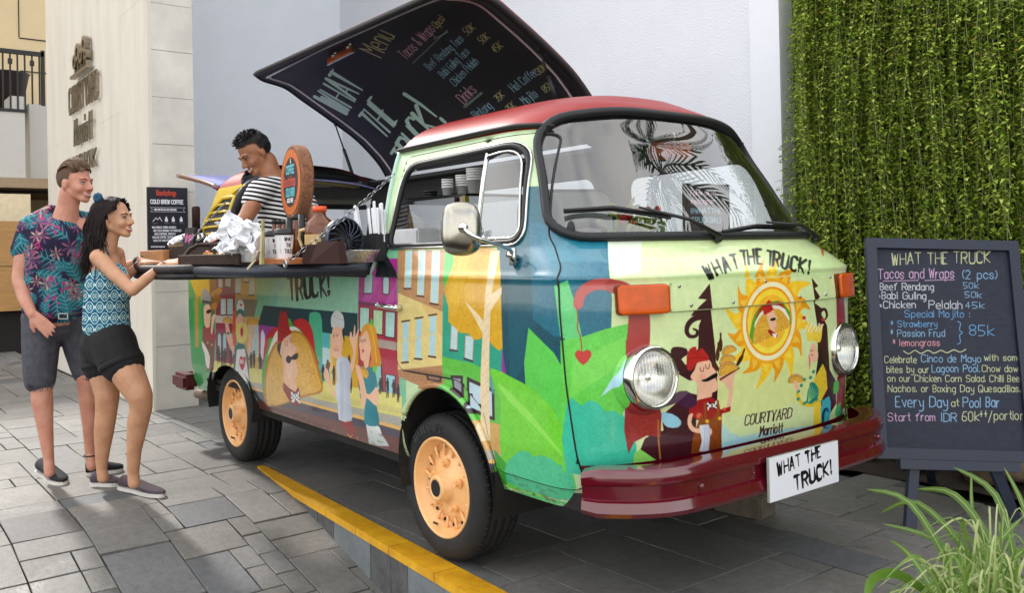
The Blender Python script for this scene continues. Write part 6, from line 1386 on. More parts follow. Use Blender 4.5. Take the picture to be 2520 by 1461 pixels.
# condiment tin and bowls
xa, xb = cpos(416, -1.20).x, cpos(562, -1.20).x; zt = ztop(480, 600, -1.20)
e = thing('condiment_tin', 'long black tin holding three tilted steel bowls', 'tin', (xa, -1.2, ZC)); b = MB(); b.box((xa, -1.20, ZC + .005), (xb, -1.02, zt), bev=.004); b.build('tin_body', M_bbox, e)
b = MB(); b.box((xa - .003, -1.204, zt - .012), (xb + .003, -1.20, zt + .002)); b.build('rolled_edge', M_steel, e)
for px, lb, fc in ((440, 'left steel bowl tilted on the black condiment tin', (70, 60, 40)), (487, 'middle steel bowl tilted on the black condiment tin', (60, 80, 50)), (532, 'right steel bowl of chopped garnish on the black condiment tin', (190, 96, 50))):
    p = cpos(px, -1.12, zt + .018); F = frame(p, (.15, -.55, .85)); e = thing('steel_bowl', lb, 'bowl', p, 'steel bowls on the condiment tin'); b = MB(); b.lathe([(.001, -.03), (.035, -.026), (.055, .0), (.060, .018), (.064, .020), (.058, .014), (.052, .0), (.034, -.020), (.001, -.024)], F, 28, False); b.build('bowl', M_bowl, e, True)
    b = MB(); b.lathe([(.001, .004), (.03, .002), (.050, -.004)], F, 16, False); b.build('filling', mat('garnish', fc, .8, var=.5, scale=60, bump=.6), e, True)
# small black sign with pink writing
c3 = Canvas(120, 100, (24, 20, 26)); random.seed(9); c3.text((206, 110, 160), 'Wraps', (16, 34), (4.4, .6), (.5, 6.5), 6, jit=.3)
p = cpos(437, -1.28); w2 = .052; z0 = ZC + .09; zt_ = ztop(437, 562, -1.28)
e = thing('small_menu_sign', 'small black sign with pink handwriting leaning on the condiment tin', 'sign', p); me = mesh([(p.x - w2, -1.235, z0), (p.x + w2, -1.215, z0), (p.x + w2 + .01, -1.20, zt_), (p.x - w2 + .01, -1.22, zt_)], [(0, 1, 2, 3)]); uv_mesh(me, [(0, 0), (1, 0), (1, 1), (0, 1)]); link('sign_face', me, img_mat('pink_chalk', c3.a, .5), e)
b = MB(); b.add([(p.x - w2 - .003, -1.231, z0), (p.x + w2 + .003, -1.211, z0), (p.x + w2 + .013, -1.196, zt_ + .003), (p.x - w2 + .007, -1.216, zt_ + .003), (p.x - w2 - .003, -1.219, z0), (p.x + w2 + .003, -1.199, z0), (p.x + w2 + .013, -1.184, zt_ + .003), (p.x - w2 + .007, -1.204, zt_ + .003)], [(0, 1, 2, 3), (7, 6, 5, 4), (0, 4, 5, 1), (1, 5, 6, 2), (2, 6, 7, 3), (3, 7, 4, 0)]); b.build('backing', M_blk, e)
# leaning light wooden boards
p = cpos(466, -1.16); b = MB(); b.box((-.014, -.006, 0), (.014, .006, .20), TR(p) @ Matrix.Rotation(-.28, 4, 'Y'), .003); tag(b.build('wooden_spatula', M_lw), 'narrow light wooden stick leaning beside the pepper mill', 'spatula')
xa, xb = cpos(352, -1.22).x, cpos(408, -1.22).x; b = MB(); b.box((xa, -1.24, ZC + .004), (xb, -1.10, ztop(380, 617, -1.22)), bev=.003); tag(b.build('wooden_block', M_lw), 'light wooden block at the left end of the counter', 'block')
# serving tray with tacos
xa, xb = cpos(440, -1.36).x, cpos(590, -1.36).x; e = thing('serving_tray', 'dark wooden serving tray with raised handle and tacos on the counter', 'tray', (xa, -1.36, ZC)); z0 = ZC + .004
b = MB(); b.box((xa, -1.36, z0), (xb, -1.10, z0 + .012)); b.build('tray_base', M_dw, e)
b = MB(); b.box((xa, -1.365, z0 + .001), (xb, -1.353, z0 + .052), bev=.003); b.build('tray_side', M_dw, e)
F = Matrix.Identity(4); F[0][0] = 0; F[0][2] = 1; F[1][0] = 1; F[1][1] = 0; F[2][1] = 1; F[2][2] = 0; F = TR((xa - .006, -1.24, z0)) @ F
b = MB(); hp = [Vector((xa, y, z0 + z)) for y, z in ((-1.36, .035), (-1.33, .045), (-1.30, .085), (-1.26, .105), (-1.20, .105), (-1.16, .085), (-1.13, .045), (-1.10, .035))]; b.tube(hp, .010, 6); b.tube([Vector((xa, -1.36, z0 + .02)), Vector((xa, -1.10, z0 + .02))], .018, 6); b.build('tray_handle', M_dw, e, True)
M_tor = mat('tortilla', (222, 168, 96), .8, var=.25, scale=50, bump=.4); M_tom = mat('tomato', (196, 40, 26), .35); M_sal = mat('lettuce', (100, 146, 50), .6)
for k, (px, lb) in enumerate(((512, 'left taco on the dark serving tray'), (545, 'middle taco on the dark serving tray'), (574, 'right taco on the dark serving tray, partly behind the paper'))):
    p = cpos(px, -1.24, z0 + .03); e2 = thing('taco', lb, 'taco', p, 'tacos on the serving tray'); b = MB(); ar = np.linspace(0, math.pi, 10)
    for s_ in (-1, 1): b.add([p + Vector((.052 * math.cos(a), s_ * (.008 + .012 * math.sin(a)), -.02 + .055 * math.sin(a))) for a in ar] + [p + Vector((.045 * math.cos(a), s_ * .006, -.022)) for a in ar], [(i, i + 1, 11 + i, 10 + i) for i in range(9)])
    b.build('shell', M_tor, e2, True); b = MB(); rf = random.Random(k)
    for q in range(9): a = .4 + q * .28; b.ball(p + Vector((.046 * math.cos(a), rf.uniform(-.01, .01), -.016 + .05 * math.sin(a))), .011, 5)
    b.build('filling', M_tor, e2, True); b = MB(); b.ball(p + Vector((.01, -.005, .036)), (.016, .012, .008), 6); b.ball(p + Vector((-.02, -.004, .03)), (.012, .010, .007), 6); b.build('tomato', M_tom, e2, True)
# basket of crumpled paper
M_pap = mat('white_paper', (232, 233, 236), .8, var=.04, scale=20)
px0, yb_ = 596, -1.30; o = cpos(px0, yb_); e = thing('paper_basket', 'heap of crumpled white printed papers in a paper lined basket', 'paper basket', o)
b = MB(); n = 18; vs = []
for (r, z) in ((.085, 0), (.105, .06), (.13, .10), (.155, .135)): vs += [o + Vector(((r + (.018 * math.sin(k * 5) if z > .05 else 0)) * math.cos(2 * math.pi * k / n) * 1.0, (r * .6) * math.sin(2 * math.pi * k / n), z + (.018 * math.sin(k * 3.3) if z > .05 else 0))) for k in range(n)]
b.add(vs, [(i * n + k, i * n + (k + 1) % n, (i + 1) * n + (k + 1) % n, (i + 1) * n + k) for i in range(3) for k in range(n)] + [tuple(range(n))]); b.build('liner', M_pap, e)
rf = random.Random(12); pk = []
for k in range(26):
    t = rf.random(); c_ = o + Vector((rf.gauss(0, .055), rf.gauss(0, .035), .10 + .17 * rf.random() * (1 - .5 * abs(rf.gauss(0, .5))))); c_.z = o.z + .07 + (c_.z - o.z - .1) * .62
    G = 5; s_ = rf.uniform(.045, .075); R3 = Matrix.Rotation(rf.uniform(0, 6.3), 4, Vector((rf.gauss(0, 1), rf.gauss(0, 1), rf.gauss(0, 1))).normalized()); b = MB(); vs = []
    for i in range(G + 1):
        for j in range(G + 1): vs.append(c_ + (R3 @ Vector(((i / G - .5) * 2 * s_, (j / G - .5) * 2 * s_, rf.gauss(0, s_ * .22)))))
    b.add(vs, [(i * (G + 1) + j, (i + 1) * (G + 1) + j, (i + 1) * (G + 1) + j + 1, i * (G + 1) + j + 1) for i in range(G) for j in range(G)]); b.build('paper_sheet', M_pap, e)
M_ink = mat('ink', (90, 96, 110), .8); b = MB()
for k in range(60):
    p = o + Vector((rf.gauss(0, .06), -.055 - rf.random() * .03, .09 + rf.random() * .16)); b.add([p, p + Vector((.016, 0, .004)), p + Vector((.016, 0, .007)), p + Vector((0, 0, .003))], [(0, 1, 2, 3)])
b.build('print', M_ink, e)
# tongs clip
p = cpos(646, -1.33); b = MB(); b.tube([p + Vector((-.005, 0, .0)), p + Vector((.0, 0, .06)), p + Vector((.006, 0, .15)), p + Vector((.012, 0, .20))], [.014, .012, .009, .008], 6, flat=.5); b.tube([p + Vector((.01, -.02, .06)), p + Vector((-.04, -.03, .01)), p + Vector((-.055, -.05, -.02)), p + Vector((-.045, -.05, -.022)), p + Vector((.0, -.03, .02))], .003, 5); tag(b.build('metal_clip', mat('brass_steel', (196, 190, 150), .3, metal=.9)), 'upright metal clip holding the paper at the counter edge', 'clip')
# cups on a board
xa, xb = cpos(655, -1.20).x, cpos(734, -1.20).x; b = MB(); b.box((xa, -1.25, ZC + .004), (xb, -1.04, ZC + .030), bev=.003); tag(b.build('cutting_board', mat('orange_wood', (176, 106, 58), .5, var=.25, scale=4, stretch=(1, 6, 6))), 'orange brown wooden board under the two paper cups', 'board')
cup_c = Canvas(400, 150, (226, 227, 228)); random.seed(3)
for q_ in (0, 200): cup_c.text((20, 18, 20), 'WHAT', (q_ + 30, 104), (3.1, 0), (0, 3.6), 5, jit=.3); cup_c.text((20, 18, 20), 'THE', (q_ + 40, 68), (3.1, 0), (0, 3.6), 5, jit=.3); cup_c.text((20, 18, 20), 'TRUCK!', (q_ + 30, 30), (3.1, 0), (0, 3.8), 5, jit=.3)
M_cupp = img_mat('cup_print', cup_c.a, .5)
for px, y, lb in ((671, -1.12, 'left paper cup with black lid, half hidden behind the other cup'), (700, -1.19, 'front white paper cup with what the truck print and black lid')):
    o = cpos(px, y, ZC + .031); e = thing('coffee_cup', lb, 'cup', o, 'coffee cups on the wooden board'); n = 32; H_ = .112; vs = []
    for i, (r, z) in enumerate(((.033, 0), (.0385, H_ / 2), (.044, H_))): vs += [o + Vector((r * math.cos(2 * math.pi * k / n), r * math.sin(2 * math.pi * k / n), z)) for k in range(n + 1)]
    me = mesh(vs, [(i * (n + 1) + k, i * (n + 1) + k + 1, (i + 1) * (n + 1) + k + 1, (i + 1) * (n + 1) + k) for i in range(2) for k in range(n)]); uv_mesh(me, [((k / n + .13) % 1.0 if k < n else (1.13 % 1.0), i / 2) for i in range(3) for k in range(n + 1)]); link('cup_body', me, M_cupp, e, None, True)
    b = MB(); b.lathe([(.0465, H_ - .006), (.0475, H_ + .004), (.044, H_ + .008), (.042, H_ + .022), (.036, H_ + .024), (.001, H_ + .018)], TR(o), 28); b.build('cup_lid', M_lidc, e, True)
# bottles
M_amb2 = mat('amber_glass', (104, 52, 14), .12, var=.1, coat=.2, spec=.5); M_cap = mat('orange_cap', (222, 84, 40), .4); M_clab = mat('kraft_label', (200, 176, 120), .7)
def bottle(px, y, r, z1, lb, label=False, cap=M_blk, jug=False):
    o = cpos(px, y); h = z1 - o.z; e = thing('jug' if jug else 'bottle', lb, 'jug' if jug else 'bottle', o, None if jug else 'small brown bottles behind the cups')
    b = MB(); s_ = .62 if jug else .55; b.lathe([(r * .9, 0), (r, .01), (r, h * s_), (r * .86, h * (s_ + .10)), (r * .42, h * (s_ + .20)), (r * .36, h * .90), (r * .36, h * .93)], TR(o), 24); b.build('glass', M_amb2, e, True)
    b = MB(); b.lathe([(r * .46, h * .90), (r * .46, h), (.001, h)], TR(o), 16); b.build('cap', cap, e, True)
    if label: b = MB(); b.lathe([(r * 1.01, h * .15), (r * 1.01, h * .5)], TR(o), 24, False); b.build('paper_label', M_clab, e, True)
    return e
for k, (px, y, lb) in enumerate(((676, -1.0, 'leftmost small brown bottle behind the paper cups'), (689, -.96, 'middle small brown bottle behind the paper cups'), (701, -1.0, 'rightmost small brown bottle behind the paper cups'))): bottle(px, y, .030, ztop(px, 541, y), lb)
bottle(731, -.95, .05, ztop(730, 530, -.95), 'brown glass jug beside the black tap post under the round sign', jug=True)
g_ = bottle(789, -1.0, .072, ztop(789, 508, -1.0), 'large amber growler jug with orange cap right of the round sign', True, M_cap, True)
b = MB(); p = cpos(789, -1.0); hh = ztop(789, 508, -1.0) - p.z; b.tube([p + Vector((-.05, -.03, hh * .62)), p + Vector((-.115, -.05, hh * .58)), p + Vector((-.13, -.05, hh * .45)), p + Vector((-.10, -.05, hh * .30)), p + Vector((-.06, -.04, hh * .24))], .008, 6); b.build('handle_loop', M_clab, g_, True)
for px, lb, py in ((713, 'left black tap post behind the cups', 536), (744, 'right black tap post under the round cork sign', 528)):
    o = cpos(px, -1.02); b = MB(); b.lathe([(.017, 0), (.017, ztop(px, py, -1.02) - o.z), (.001, ztop(px, py, -1.02) - o.z)], TR(o), 16); tag(b.build('tap_post', M_blk, None, True), lb, 'tap post', 'black tap posts')
# boxes
xa, xb, xc = cpos(733, -1.22).x, cpos(768, -1.22).x, cpos(824, -1.22).x; zt = ztop(790, 595, -1.22)
b = MB(); b.box((xa, -1.20, ZC + .004), (xb, -1.10, zt - .01), bev=.002); tag(b.build('brown_box', M_bw), 'dark brown box standing left of the wedge shaped box', 'box')
b = MB(); b.add([(xb - .03, -1.22, ZC + .004), (xc, -1.20, ZC + .004), (xc - .03, -1.19, zt), (xb, -1.195, zt), (xb - .03, -1.16, ZC + .004), (xc, -1.16, ZC + .004), (xc - .03, -1.165, zt), (xb, -1.165, zt)], [(0, 1, 2, 3), (5, 4, 7, 6), (4, 0, 3, 7), (1, 5, 6, 2), (3, 2, 6, 7), (0, 4, 5, 1)]); tag(b.build('wedge_box', M_bw), 'dark brown wedge shaped box in front of the amber growler', 'box')
# round cork sign on its post
dc_ = at(716, 449, 5.02); nrm = (-RIGHT * .86 - AWAY * .51).normalized(); F = frame(dc_, nrm, RIGHT * .51 - AWAY * .86); R_ = .212; TH = .07
e = thing('round_cork_sign', 'round cork sign for cold brew coffee mounted on a tap post', 'sign', dc_)
M_cork = mat('cork', (158, 108, 76), .9, var=.45, scale=60, bump=.7, bscale=90, col2=(92, 58, 42)); b = MB(); b.lathe([(.001, -TH), (R_ * .96, -TH), (R_, -TH + .01), (R_, -.008), (R_ * .97, 0), (R_ * .88, .001)], F, 56, False); b.build('cork_disc', M_cork, e, False)
rc = Canvas(420, 420, (206, 108, 46)); rc.poly((30, 28, 32), [(210 + 160 * math.cos(t), 210 + 160 * math.sin(t)) for t in np.linspace(0, 2 * math.pi, 60)[:-1]]); rc.line((150, 110, 70), [(210 + 150 * math.cos(t), 210 + 150 * math.sin(t)) for t in np.linspace(0, 2 * math.pi, 60)], 2)
CY_, RD_ = (96, 184, 196), (206, 66, 44)
rc.text(CY_, 'COFFEE', (112, 268), (6.6, 0), (0, 8.2), 12, gap=1.2); rc.text(RD_, 'Bootstrap', (62, 186), (7.6, 0), (0, 10.5), 9, gap=1.1); rc.text(CY_, 'COLD BREW', (112, 122), (4.6, 0), (0, 8.), 10, gap=1.1); rc.text((230, 230, 230), 'SOLD HERE', (140, 82), (3.2, 0), (0, 4.), 7, gap=1.1)
rc.poly((230, 230, 230), [(203, 330), (217, 330), (217, 350), (213, 356), (213, 364), (207, 364), (207, 356), (203, 350)]); rc.line((200, 200, 200), [(104, 90), (132, 90)], 3); rc.line((200, 200, 200), [(290, 90), (318, 90)], 3)
for k in range(46): t = 2 * math.pi * k / 46; rc.line((176, 82, 34), [(210 + 172 * math.cos(t), 210 + 172 * math.sin(t)), (210 + 182 * math.cos(t), 210 + 182 * math.sin(t))], 4)
vs = [F @ Vector((0, 0, .003))] + [F @ Vector((R_ * .88 * math.cos(t), R_ * .88 * math.sin(t), .003)) for t in np.linspace(0, 2 * math.pi, 49)[:-1]]
me = mesh(vs, [(0, 1 + k, 1 + (k + 1) % 48) for k in range(48)]); uv_mesh(me, [(.5, .5)] + [(.5 + .5 * math.cos(t), .5 + .5 * math.sin(t)) for t in np.linspace(0, 2 * math.pi, 49)[:-1]]); link('printed_face', me, img_mat('cork_print', rc.a, .5), e)
# dark round fan
o = cpos(842, -.98); e = thing('desk_fan', 'dark round fan between the growler and the foil bowl', 'fan', o); c = o + Vector((0, 0, .105)); F = frame(c, (RIGHT * .72 - AWAY * .70)); b = MB(); b.lathe([(.001, -.07), (.05, -.065), (.085, -.045), (.098, -.01), (.100, .02), (.092, .03)], F, 32, False); b.build('housing', mat('dark_plastic', (40, 38, 42), .35), e, True)
b = MB(); 
for k in range(18): a = math.pi * 2 * k / 18; b.tube([F @ Vector((.02 * math.cos(a), .02 * math.sin(a), .045)), F @ Vector((.07 * math.cos(a + .3), .07 * math.sin(a + .3), .045)), F @ Vector((.096 * math.cos(a + .4), .096 * math.sin(a + .4), .028))], .002, 4)
b.tube([F @ Vector((.096 * math.cos(a), .096 * math.sin(a), .028)) for a in np.linspace(0, 6.28, 33)[:-1]], .006, 6, closed=True); b.build('grille', mat('blue_grey_wire', (70, 80, 96), .3, metal=.6), e); b = MB(); b.tube([o, c], [.05, .02], 12); b.build('stand', M_blk, e, True)
# foil bowl
o = cpos(878, -1.03); zt = ztop(878, 616, -1.03); e = thing('foil_bowl', 'shallow perforated silver bowl near the cab pillar', 'bowl', o); hh = max(.05, zt - o.z); b = MB(); b.lathe([(.075, 0), (.098, hh * .9), (.104, hh), (.098, hh), (.072, .006), (.001, .006)], TR(o), 40); b.build('bowl', mat('foil', (206, 206, 204), .3, metal=1., var=.08, scale=40, bump=.35, bscale=90), e, True)
# cutlery holders with wrapped straws
M_hold = mat('black_holder', (30, 29, 32), .6)
for px, y, w_, py, lb, cnt in ((888, -.86, .055, 580, 'left black holder with wrapped cutlery', 4), (934, -.84, .060, 575, 'right black holder packed with white wrapped straws', 14)):
    o = cpos(px, y, ZC + .006); zt = ztop(px, py, y); e = thing('cutlery_holder', lb, 'holder', o, 'black cutlery holders'); b = MB(); b.box((o.x - w_ / 2, y - .04, o.z), (o.x + w_ / 2, y + .04, zt), bev=.005); b.build('holder', M_hold, e)
    for k in range(cnt):
        x_ = o.x + rf.uniform(-.4, .4) * w_; y_ = y + rf.uniform(-.03, .03); tl = rf.uniform(-.16, .10) if cnt > 5 else rf.uniform(-.5, -.2); L_ = rf.uniform(.14, .20)
        b = MB(); b.box((-.009, -.003, 0), (.009, .003, L_), TR((x_, y_, zt - .04)) @ Matrix.Rotation(tl, 4, 'Y'), .001); b.build('wrapped_straw', M_pap, e)
# poster on the pier
pw, ph = 290, 460; pc_ = Canvas(pw, ph, (38, 36, 46)); Wt = (224, 226, 232)
pc_.text((206, 70, 52), 'Bootstrap', (66, 400), (4.2, 0), (0, 6.2), 6, gap=1.1); pc_.text(Wt, 'COLD BREW COFFEE', (22, 340), (3.45, 0), (0, 4.6), 6.5, gap=1.0)
pc_.line(Wt, [(20, 312), (270, 312), (256, 296), (270, 280), (20, 280), (34, 296), (20, 312)], 2); pc_.text(Wt, 'HAND CRAFTED COLD AND SLOW IN BALI', (46, 289), (1.12, 0), (0, 2.4), 2.6, gap=1.)
pc_.line(Wt, [(36, 210), (58, 236), (70, 222), (84, 240), (100, 212)], 5); 
for x in (132, 182, 240): pc_.poly(Wt, [(x - 11, 208), (x + 11, 208), (x + 11, 230), (x + 5, 238), (x + 5, 246), (x - 5, 246), (x - 5, 238), (x - 11, 230)])
for x in (36, 118, 168, 226): pc_.line((150, 152, 160), [(x, 196), (x + 34, 196)], 2.5)
for i, t in enumerate(('BALI SINGLE ORIGIN ARABICA', 'ARE COLD BREWED TO PRODUCE', 'HIGH CAFFEINE, SMOOTH', 'CHILLED COFFEE, SUGAR FREE', 'HEALTHY AND ORGANIC')): pc_.text(Wt, t, (30 + (i % 3) * 8, 160 - i * 24), (1.75, 0), (0, 2.3), 3.2, gap=1.0)
pc_.text(Wt, 'bootstrapbeverages.com', (20, 22), (1.2, 0), (0, 1.8), 2, gap=1.)
q0, q1 = on((365, 617), 0, -4.69), on((461, 463), 0, -4.69); e = thing('coffee_poster', 'black cold brew coffee poster standing against the stone pier', 'poster', (-4.69, q0.y, q0.z))
b = MB(); b.box((-4.72, q0.y, q0.z), (-4.69, q1.y, q1.z), bev=.002); b.build('poster_board', M_blk, e); me = mesh([(-4.6885, q0.y, q0.z), (-4.6885, q1.y, q0.z), (-4.6885, q1.y, q1.z), (-4.6885, q0.y, q1.z)], [(0, 1, 2, 3)]); uv_mesh(me, [(0, 0), (1, 0), (1, 1), (0, 1)]); link('poster_print', me, img_mat('poster_print', pc_.a, .4), e)
# ================================================================== concrete block under the bumper
c = on((1832, 1262), 2, 0); b = MB(); Fz = TR((c.x, c.y, 0)) @ Matrix.Rotation(.12, 4, 'Z'); b.box((-.13, -.075, 0), (.13, .075, .11), Fz, .006); tag(b.build('concrete_block', mat('rough_concrete', (104, 96, 84), .95, var=.35, scale=14, bump=.8, bscale=40)), 'rough concrete block on the paving under the front bumper', 'block')
# ================================================================== easel chalkboard
EP = [at(2155, 1130, 4.12), at(2556, 1141, 4.10), at(2512, 588, 4.40), at(2118, 596, 4.42)]
ex = (EP[1] - EP[0]).normalized(); Wd = (EP[1] - EP[0]).length; eu = ((EP[3] - EP[0]) + (EP[2] - EP[1])).normalized(); eu = (eu - ex * eu.dot(ex)).normalized(); Ht = ((EP[3] - EP[0]).dot(eu) + (EP[2] - EP[1]).dot(eu)) / 2; en = ex.cross(eu)
if en.dot(Vector(CC) - EP[0]) < 0: en = -en
E0 = EP[0]; FE = Matrix.Identity(4)
for i in range(3): FE[i][0] = ex[i]; FE[i][1] = eu[i]; FE[i][2] = en[i]; FE[i][3] = E0[i]
sh_ = ((EP[3] - EP[0]).dot(ex) + (EP[2] - EP[1]).dot(ex)) / 2
easel = empty('easel_chalkboard', 'navy framed chalkboard on wooden easel legs listing tacos and wraps', 'chalkboard', (E0.x, E0.y, 0))
M_navy = mat('navy_paint', (30, 38, 58), .5, var=.25, scale=7, bump=.15, bscale=30, rvar=.1); fw = .050
def skq(x, y): return (x + sh_ * (y / Ht) * 1.0, y)
fr_ = [((0, Ht), (Wd, Ht), (Wd - fw, Ht - fw), (fw, Ht - fw)), ((0, 0), (Wd, 0), (Wd - fw, fw), (fw, fw)), ((0, 0), (0, Ht), (fw, Ht - fw), (fw, fw)), ((Wd, 0), (Wd, Ht), (Wd - fw, Ht - fw), (Wd - fw, fw))]
for q in fr_:
    b = MB(); q = [skq(*p) for p in q]
    a_ = sum(q[i][0] * q[(i + 1) % 4][1] - q[(i + 1) % 4][0] * q[i][1] for i in range(4))
    if a_ < 0: q = q[::-1]
    b.prism(q, FE @ TR((0, 0, -.012)), .030); b.build('frame_rail', M_navy, easel)
ew, eh = 760, int(760 * (Ht - 2 * fw) / (Wd - 2 * fw)); ec = Canvas(ew, eh, (36, 41, 56))
rs2 = random.Random(8)
for _ in range(500): x, y = rs2.uniform(0, ew), rs2.uniform(0, eh); l_ = rs2.uniform(20, 120); ec.line((84, 86, 106) if rs2.random() < .7 else (120, 96, 110), [(x, y), (x + l_, y + rs2.uniform(-8, 8))], rs2.uniform(1, 3), alpha=.16)
def ehit(px, py):
    v = ray((px, py)); v = Vector(v); t = (E0 - Vector(CC)).dot(en) / v.dot(en); q = FE.inverted() @ (Vector(CC) + v * t); x = q.x - sh_ * q.y / Ht
    return ((x - fw) / (Wd - 2 * fw) * ew, (q.y - fw) / (Ht - 2 * fw) * eh)
EB = Blk2(ec, ehit, 3000, 800, 1.6232); random.seed(31)
Yl, Pk, Bl, Wh = (180, 184, 142), (188, 150, 184), (122, 160, 192), (180, 182, 190)
def et(c, t, x0, yb, x1, cap, w_=5.5, br=0, up=(.06), sl=.0):
    tot = sum(glyph(ch)[1] for ch in t) + 1.3 * (len(t) - 1); EB.text(c, t, (x0, yb), ((x1 - x0) / tot, sl), (-.12, -cap / 6), w_ * .82, jit=.22, brush=br)
et(Yl, 'WHAT THE TRUCK', 345, 250, 908, 66, 10, .3, sl=-.15); et(Pk, 'Tacos and Wraps', 262, 332, 700, 56, 6.5, sl=-.05); et(Bl, '(2 pcs)', 742, 332, 950, 50, 6)
EB.line(Pk, [(292, 346), (494, 342)], 4); EB.line(Pk, [(532, 342), (702, 338)], 4)
for i, (t, x1) in enumerate((('Beef Rendang', 582), ('Babi Guling', 540), ('Chicken', 478))): et(Wh, t, 276 + i * 8, 398 + i * 52, x1, 40, 6.5); EB.line(Wh, [(258 + i * 8, 376 + i * 54), (262 + i * 8, 384 + i * 54)], 12)
et(Wh, 'Pelalah', 556, 506, 748, 46, 6.5); et(Bl, '50k', 756, 388, 842, 34, 5); et(Bl, '50k', 764, 442, 860, 34, 5); et(Bl, '45k', 768, 504, 874, 36, 5)
LB2 = (96, 150, 196); et(LB2, 'Special Mojito :', 418, 556, 790, 40, 5); et(LB2, '* Strawberry', 336, 612, 604, 36, 5); et(Bl, '* Passion Frud', 336, 668, 646, 40, 5.5); et((206, 140, 150), '* lemongrass', 348, 722, 618, 38, 5)
EB.line(LB2, [(722, 580), (738, 592), (732, 628), (748, 645), (732, 662), (738, 700), (720, 712)], 5, sm=4); et(LB2, '85k', 790, 662, 930, 60, 6)
EB.line(Yl, [(410, 752), (440, 768), (475, 748), (510, 766), (550, 748), (585, 764), (625, 748), (660, 762), (700, 745), (735, 758), (768, 742)], 6, sm=4)
et(Yl, 'Celebrate', 300, 820, 484, 38, 5.5); et(Bl, 'Cinco de Mayo', 512, 816, 856, 42, 6); et(Yl, 'with some', 876, 808, 1088, 36, 5.5); et(Yl, 'bites by our', 312, 878, 554, 38, 5.5); et(Bl, 'Lagoon Pool.', 574, 874, 846, 42, 6); et(Yl, 'Chow down', 862, 872, 1092, 38, 5.5)
et(Yl, 'on our Chicken Corn Salad. Chilli Beef', 318, 930, 1102, 38, 5.5); et(Yl, 'Nachos. or Boxing Day Quesadillas.', 320, 990, 1082, 40, 5.5); et(Bl, 'Every Day', 364, 1078, 664, 60, 7.5); et(Yl, 'at', 684, 1072, 728, 40, 6); et(Bl, 'Pool Bar', 752, 1078, 962, 56, 7)
et(Pk, 'Start from', 320, 1158, 592, 46, 6); et(Bl, 'IDR', 630, 1160, 716, 48, 6.5); et(Yl, '60k', 748, 1158, 846, 54, 6.5); et(Yl, '++/portion', 852, 1150, 1106, 50, 6)
me = mesh([FE @ Vector((*skq(x, y), -.004)) for x, y in ((fw - .004, fw - .004), (Wd - fw + .004, fw - .004), (Wd - fw + .004, Ht - fw + .004), (fw - .004, Ht - fw + .004))], [(0, 1, 2, 3)]); uv_mesh(me, [(0, 0), (1, 0), (1, 1), (0, 1)]); link('chalk_panel', me, img_mat('easel_chalk', ec.a, .75, grain=.25, bump=.1, bscale=60), easel)
b = MB(); b.prism([skq(.10, -.045), skq(Wd - .10, -.045), skq(Wd - .10, -.002), skq(.10, -.002)], FE @ TR((0, 0, -.02)), .055); b.build('ledge', M_navy, easel)
g0 = on((2238, 1302), 2, 0); 
def beam(p0, p1, w_, t_, nm): b = MB(); d = p1 - p0; F = frame(p0, d, ex); b.box((-w_ / 2, -t_ / 2, 0), (w_ / 2, t_ / 2, d.length), F, .003); return b.build(nm, M_navy, easel)
lb0 = FE @ Vector((.175, -.03, -.01)); beam(Vector((g0.x, g0.y, 0)), lb0 + (lb0 - Vector((g0.x, g0.y, 0))).normalized() * .02, .050, .034, 'leg')
rb0 = FE @ Vector((Wd - .20, -.03, -.01)); rg0 = on((2500, 1285), 2, 0); beam(Vector((rg0.x, rg0.y, 0)), rb0, .050, .034, 'leg')
for a_, px, py in ((.24, 2294, 1190), (Wd - .12, 2440, 1180)):
    gq = on((px, py), 2, 0); gq.z = 0; beam(gq, FE @ Vector((a_, .25, -.05)), .045, .030, 'leg')
# ================================================================== strap-leaved plants in the corner
M_strap = leaf_mat('strap_leaf', [(0, (58, 94, 26)), (.5, (84, 122, 38)), (1, (120, 150, 60))], .4, .3); M_varg = leaf_mat('variegated_blade', [(0, (130, 152, 76)), (.5, (168, 182, 116)), (1, (200, 206, 156))], .5, .3); M_vgr = leaf_mat('green_blade', [(0, (84, 120, 40)), (1, (120, 150, 60))], .5, .3)
def blade(pts, w_, m, par, name, fold=.25):
    P = [Vector(p) for p in pts]; n = 14; C_ = [Vector(p) for p in cr(P, max(2, n // (len(P) - 1)))]; b = MB(); vs = []; N = len(C_)
    for i, c in enumerate(C_):
        t = i / (N - 1); T_ = (C_[min(N - 1, i + 1)] - C_[max(0, i - 1)]).normalized(); V_ = (c - Vector(CC)).normalized(); s_ = T_.cross(V_); s_ = s_.normalized() if s_.length > 1e-6 else Vector((1, 0, 0)); nn = s_.cross(T_); ww = w_ * (math.sin(math.pi * min(1, (.12 + .88 * t))) ** .6 if t > .1 else .6) * (1 if t < .98 else .02)
        vs += [c - s_ * ww, c - nn * ww * fold, c + s_ * ww]
    b.add(vs, [(i * 3 + k, (i + 1) * 3 + k, (i + 1) * 3 + k + 1, i * 3 + k + 1) for i in range(N - 1) for k in range(2)]); return b.build(name, m, par, True)
lily = empty('strap_leaf_plant', 'clump of broad green strap leaves arching in from the bottom right corner', 'plant', at(2440, 1600, 2.7))
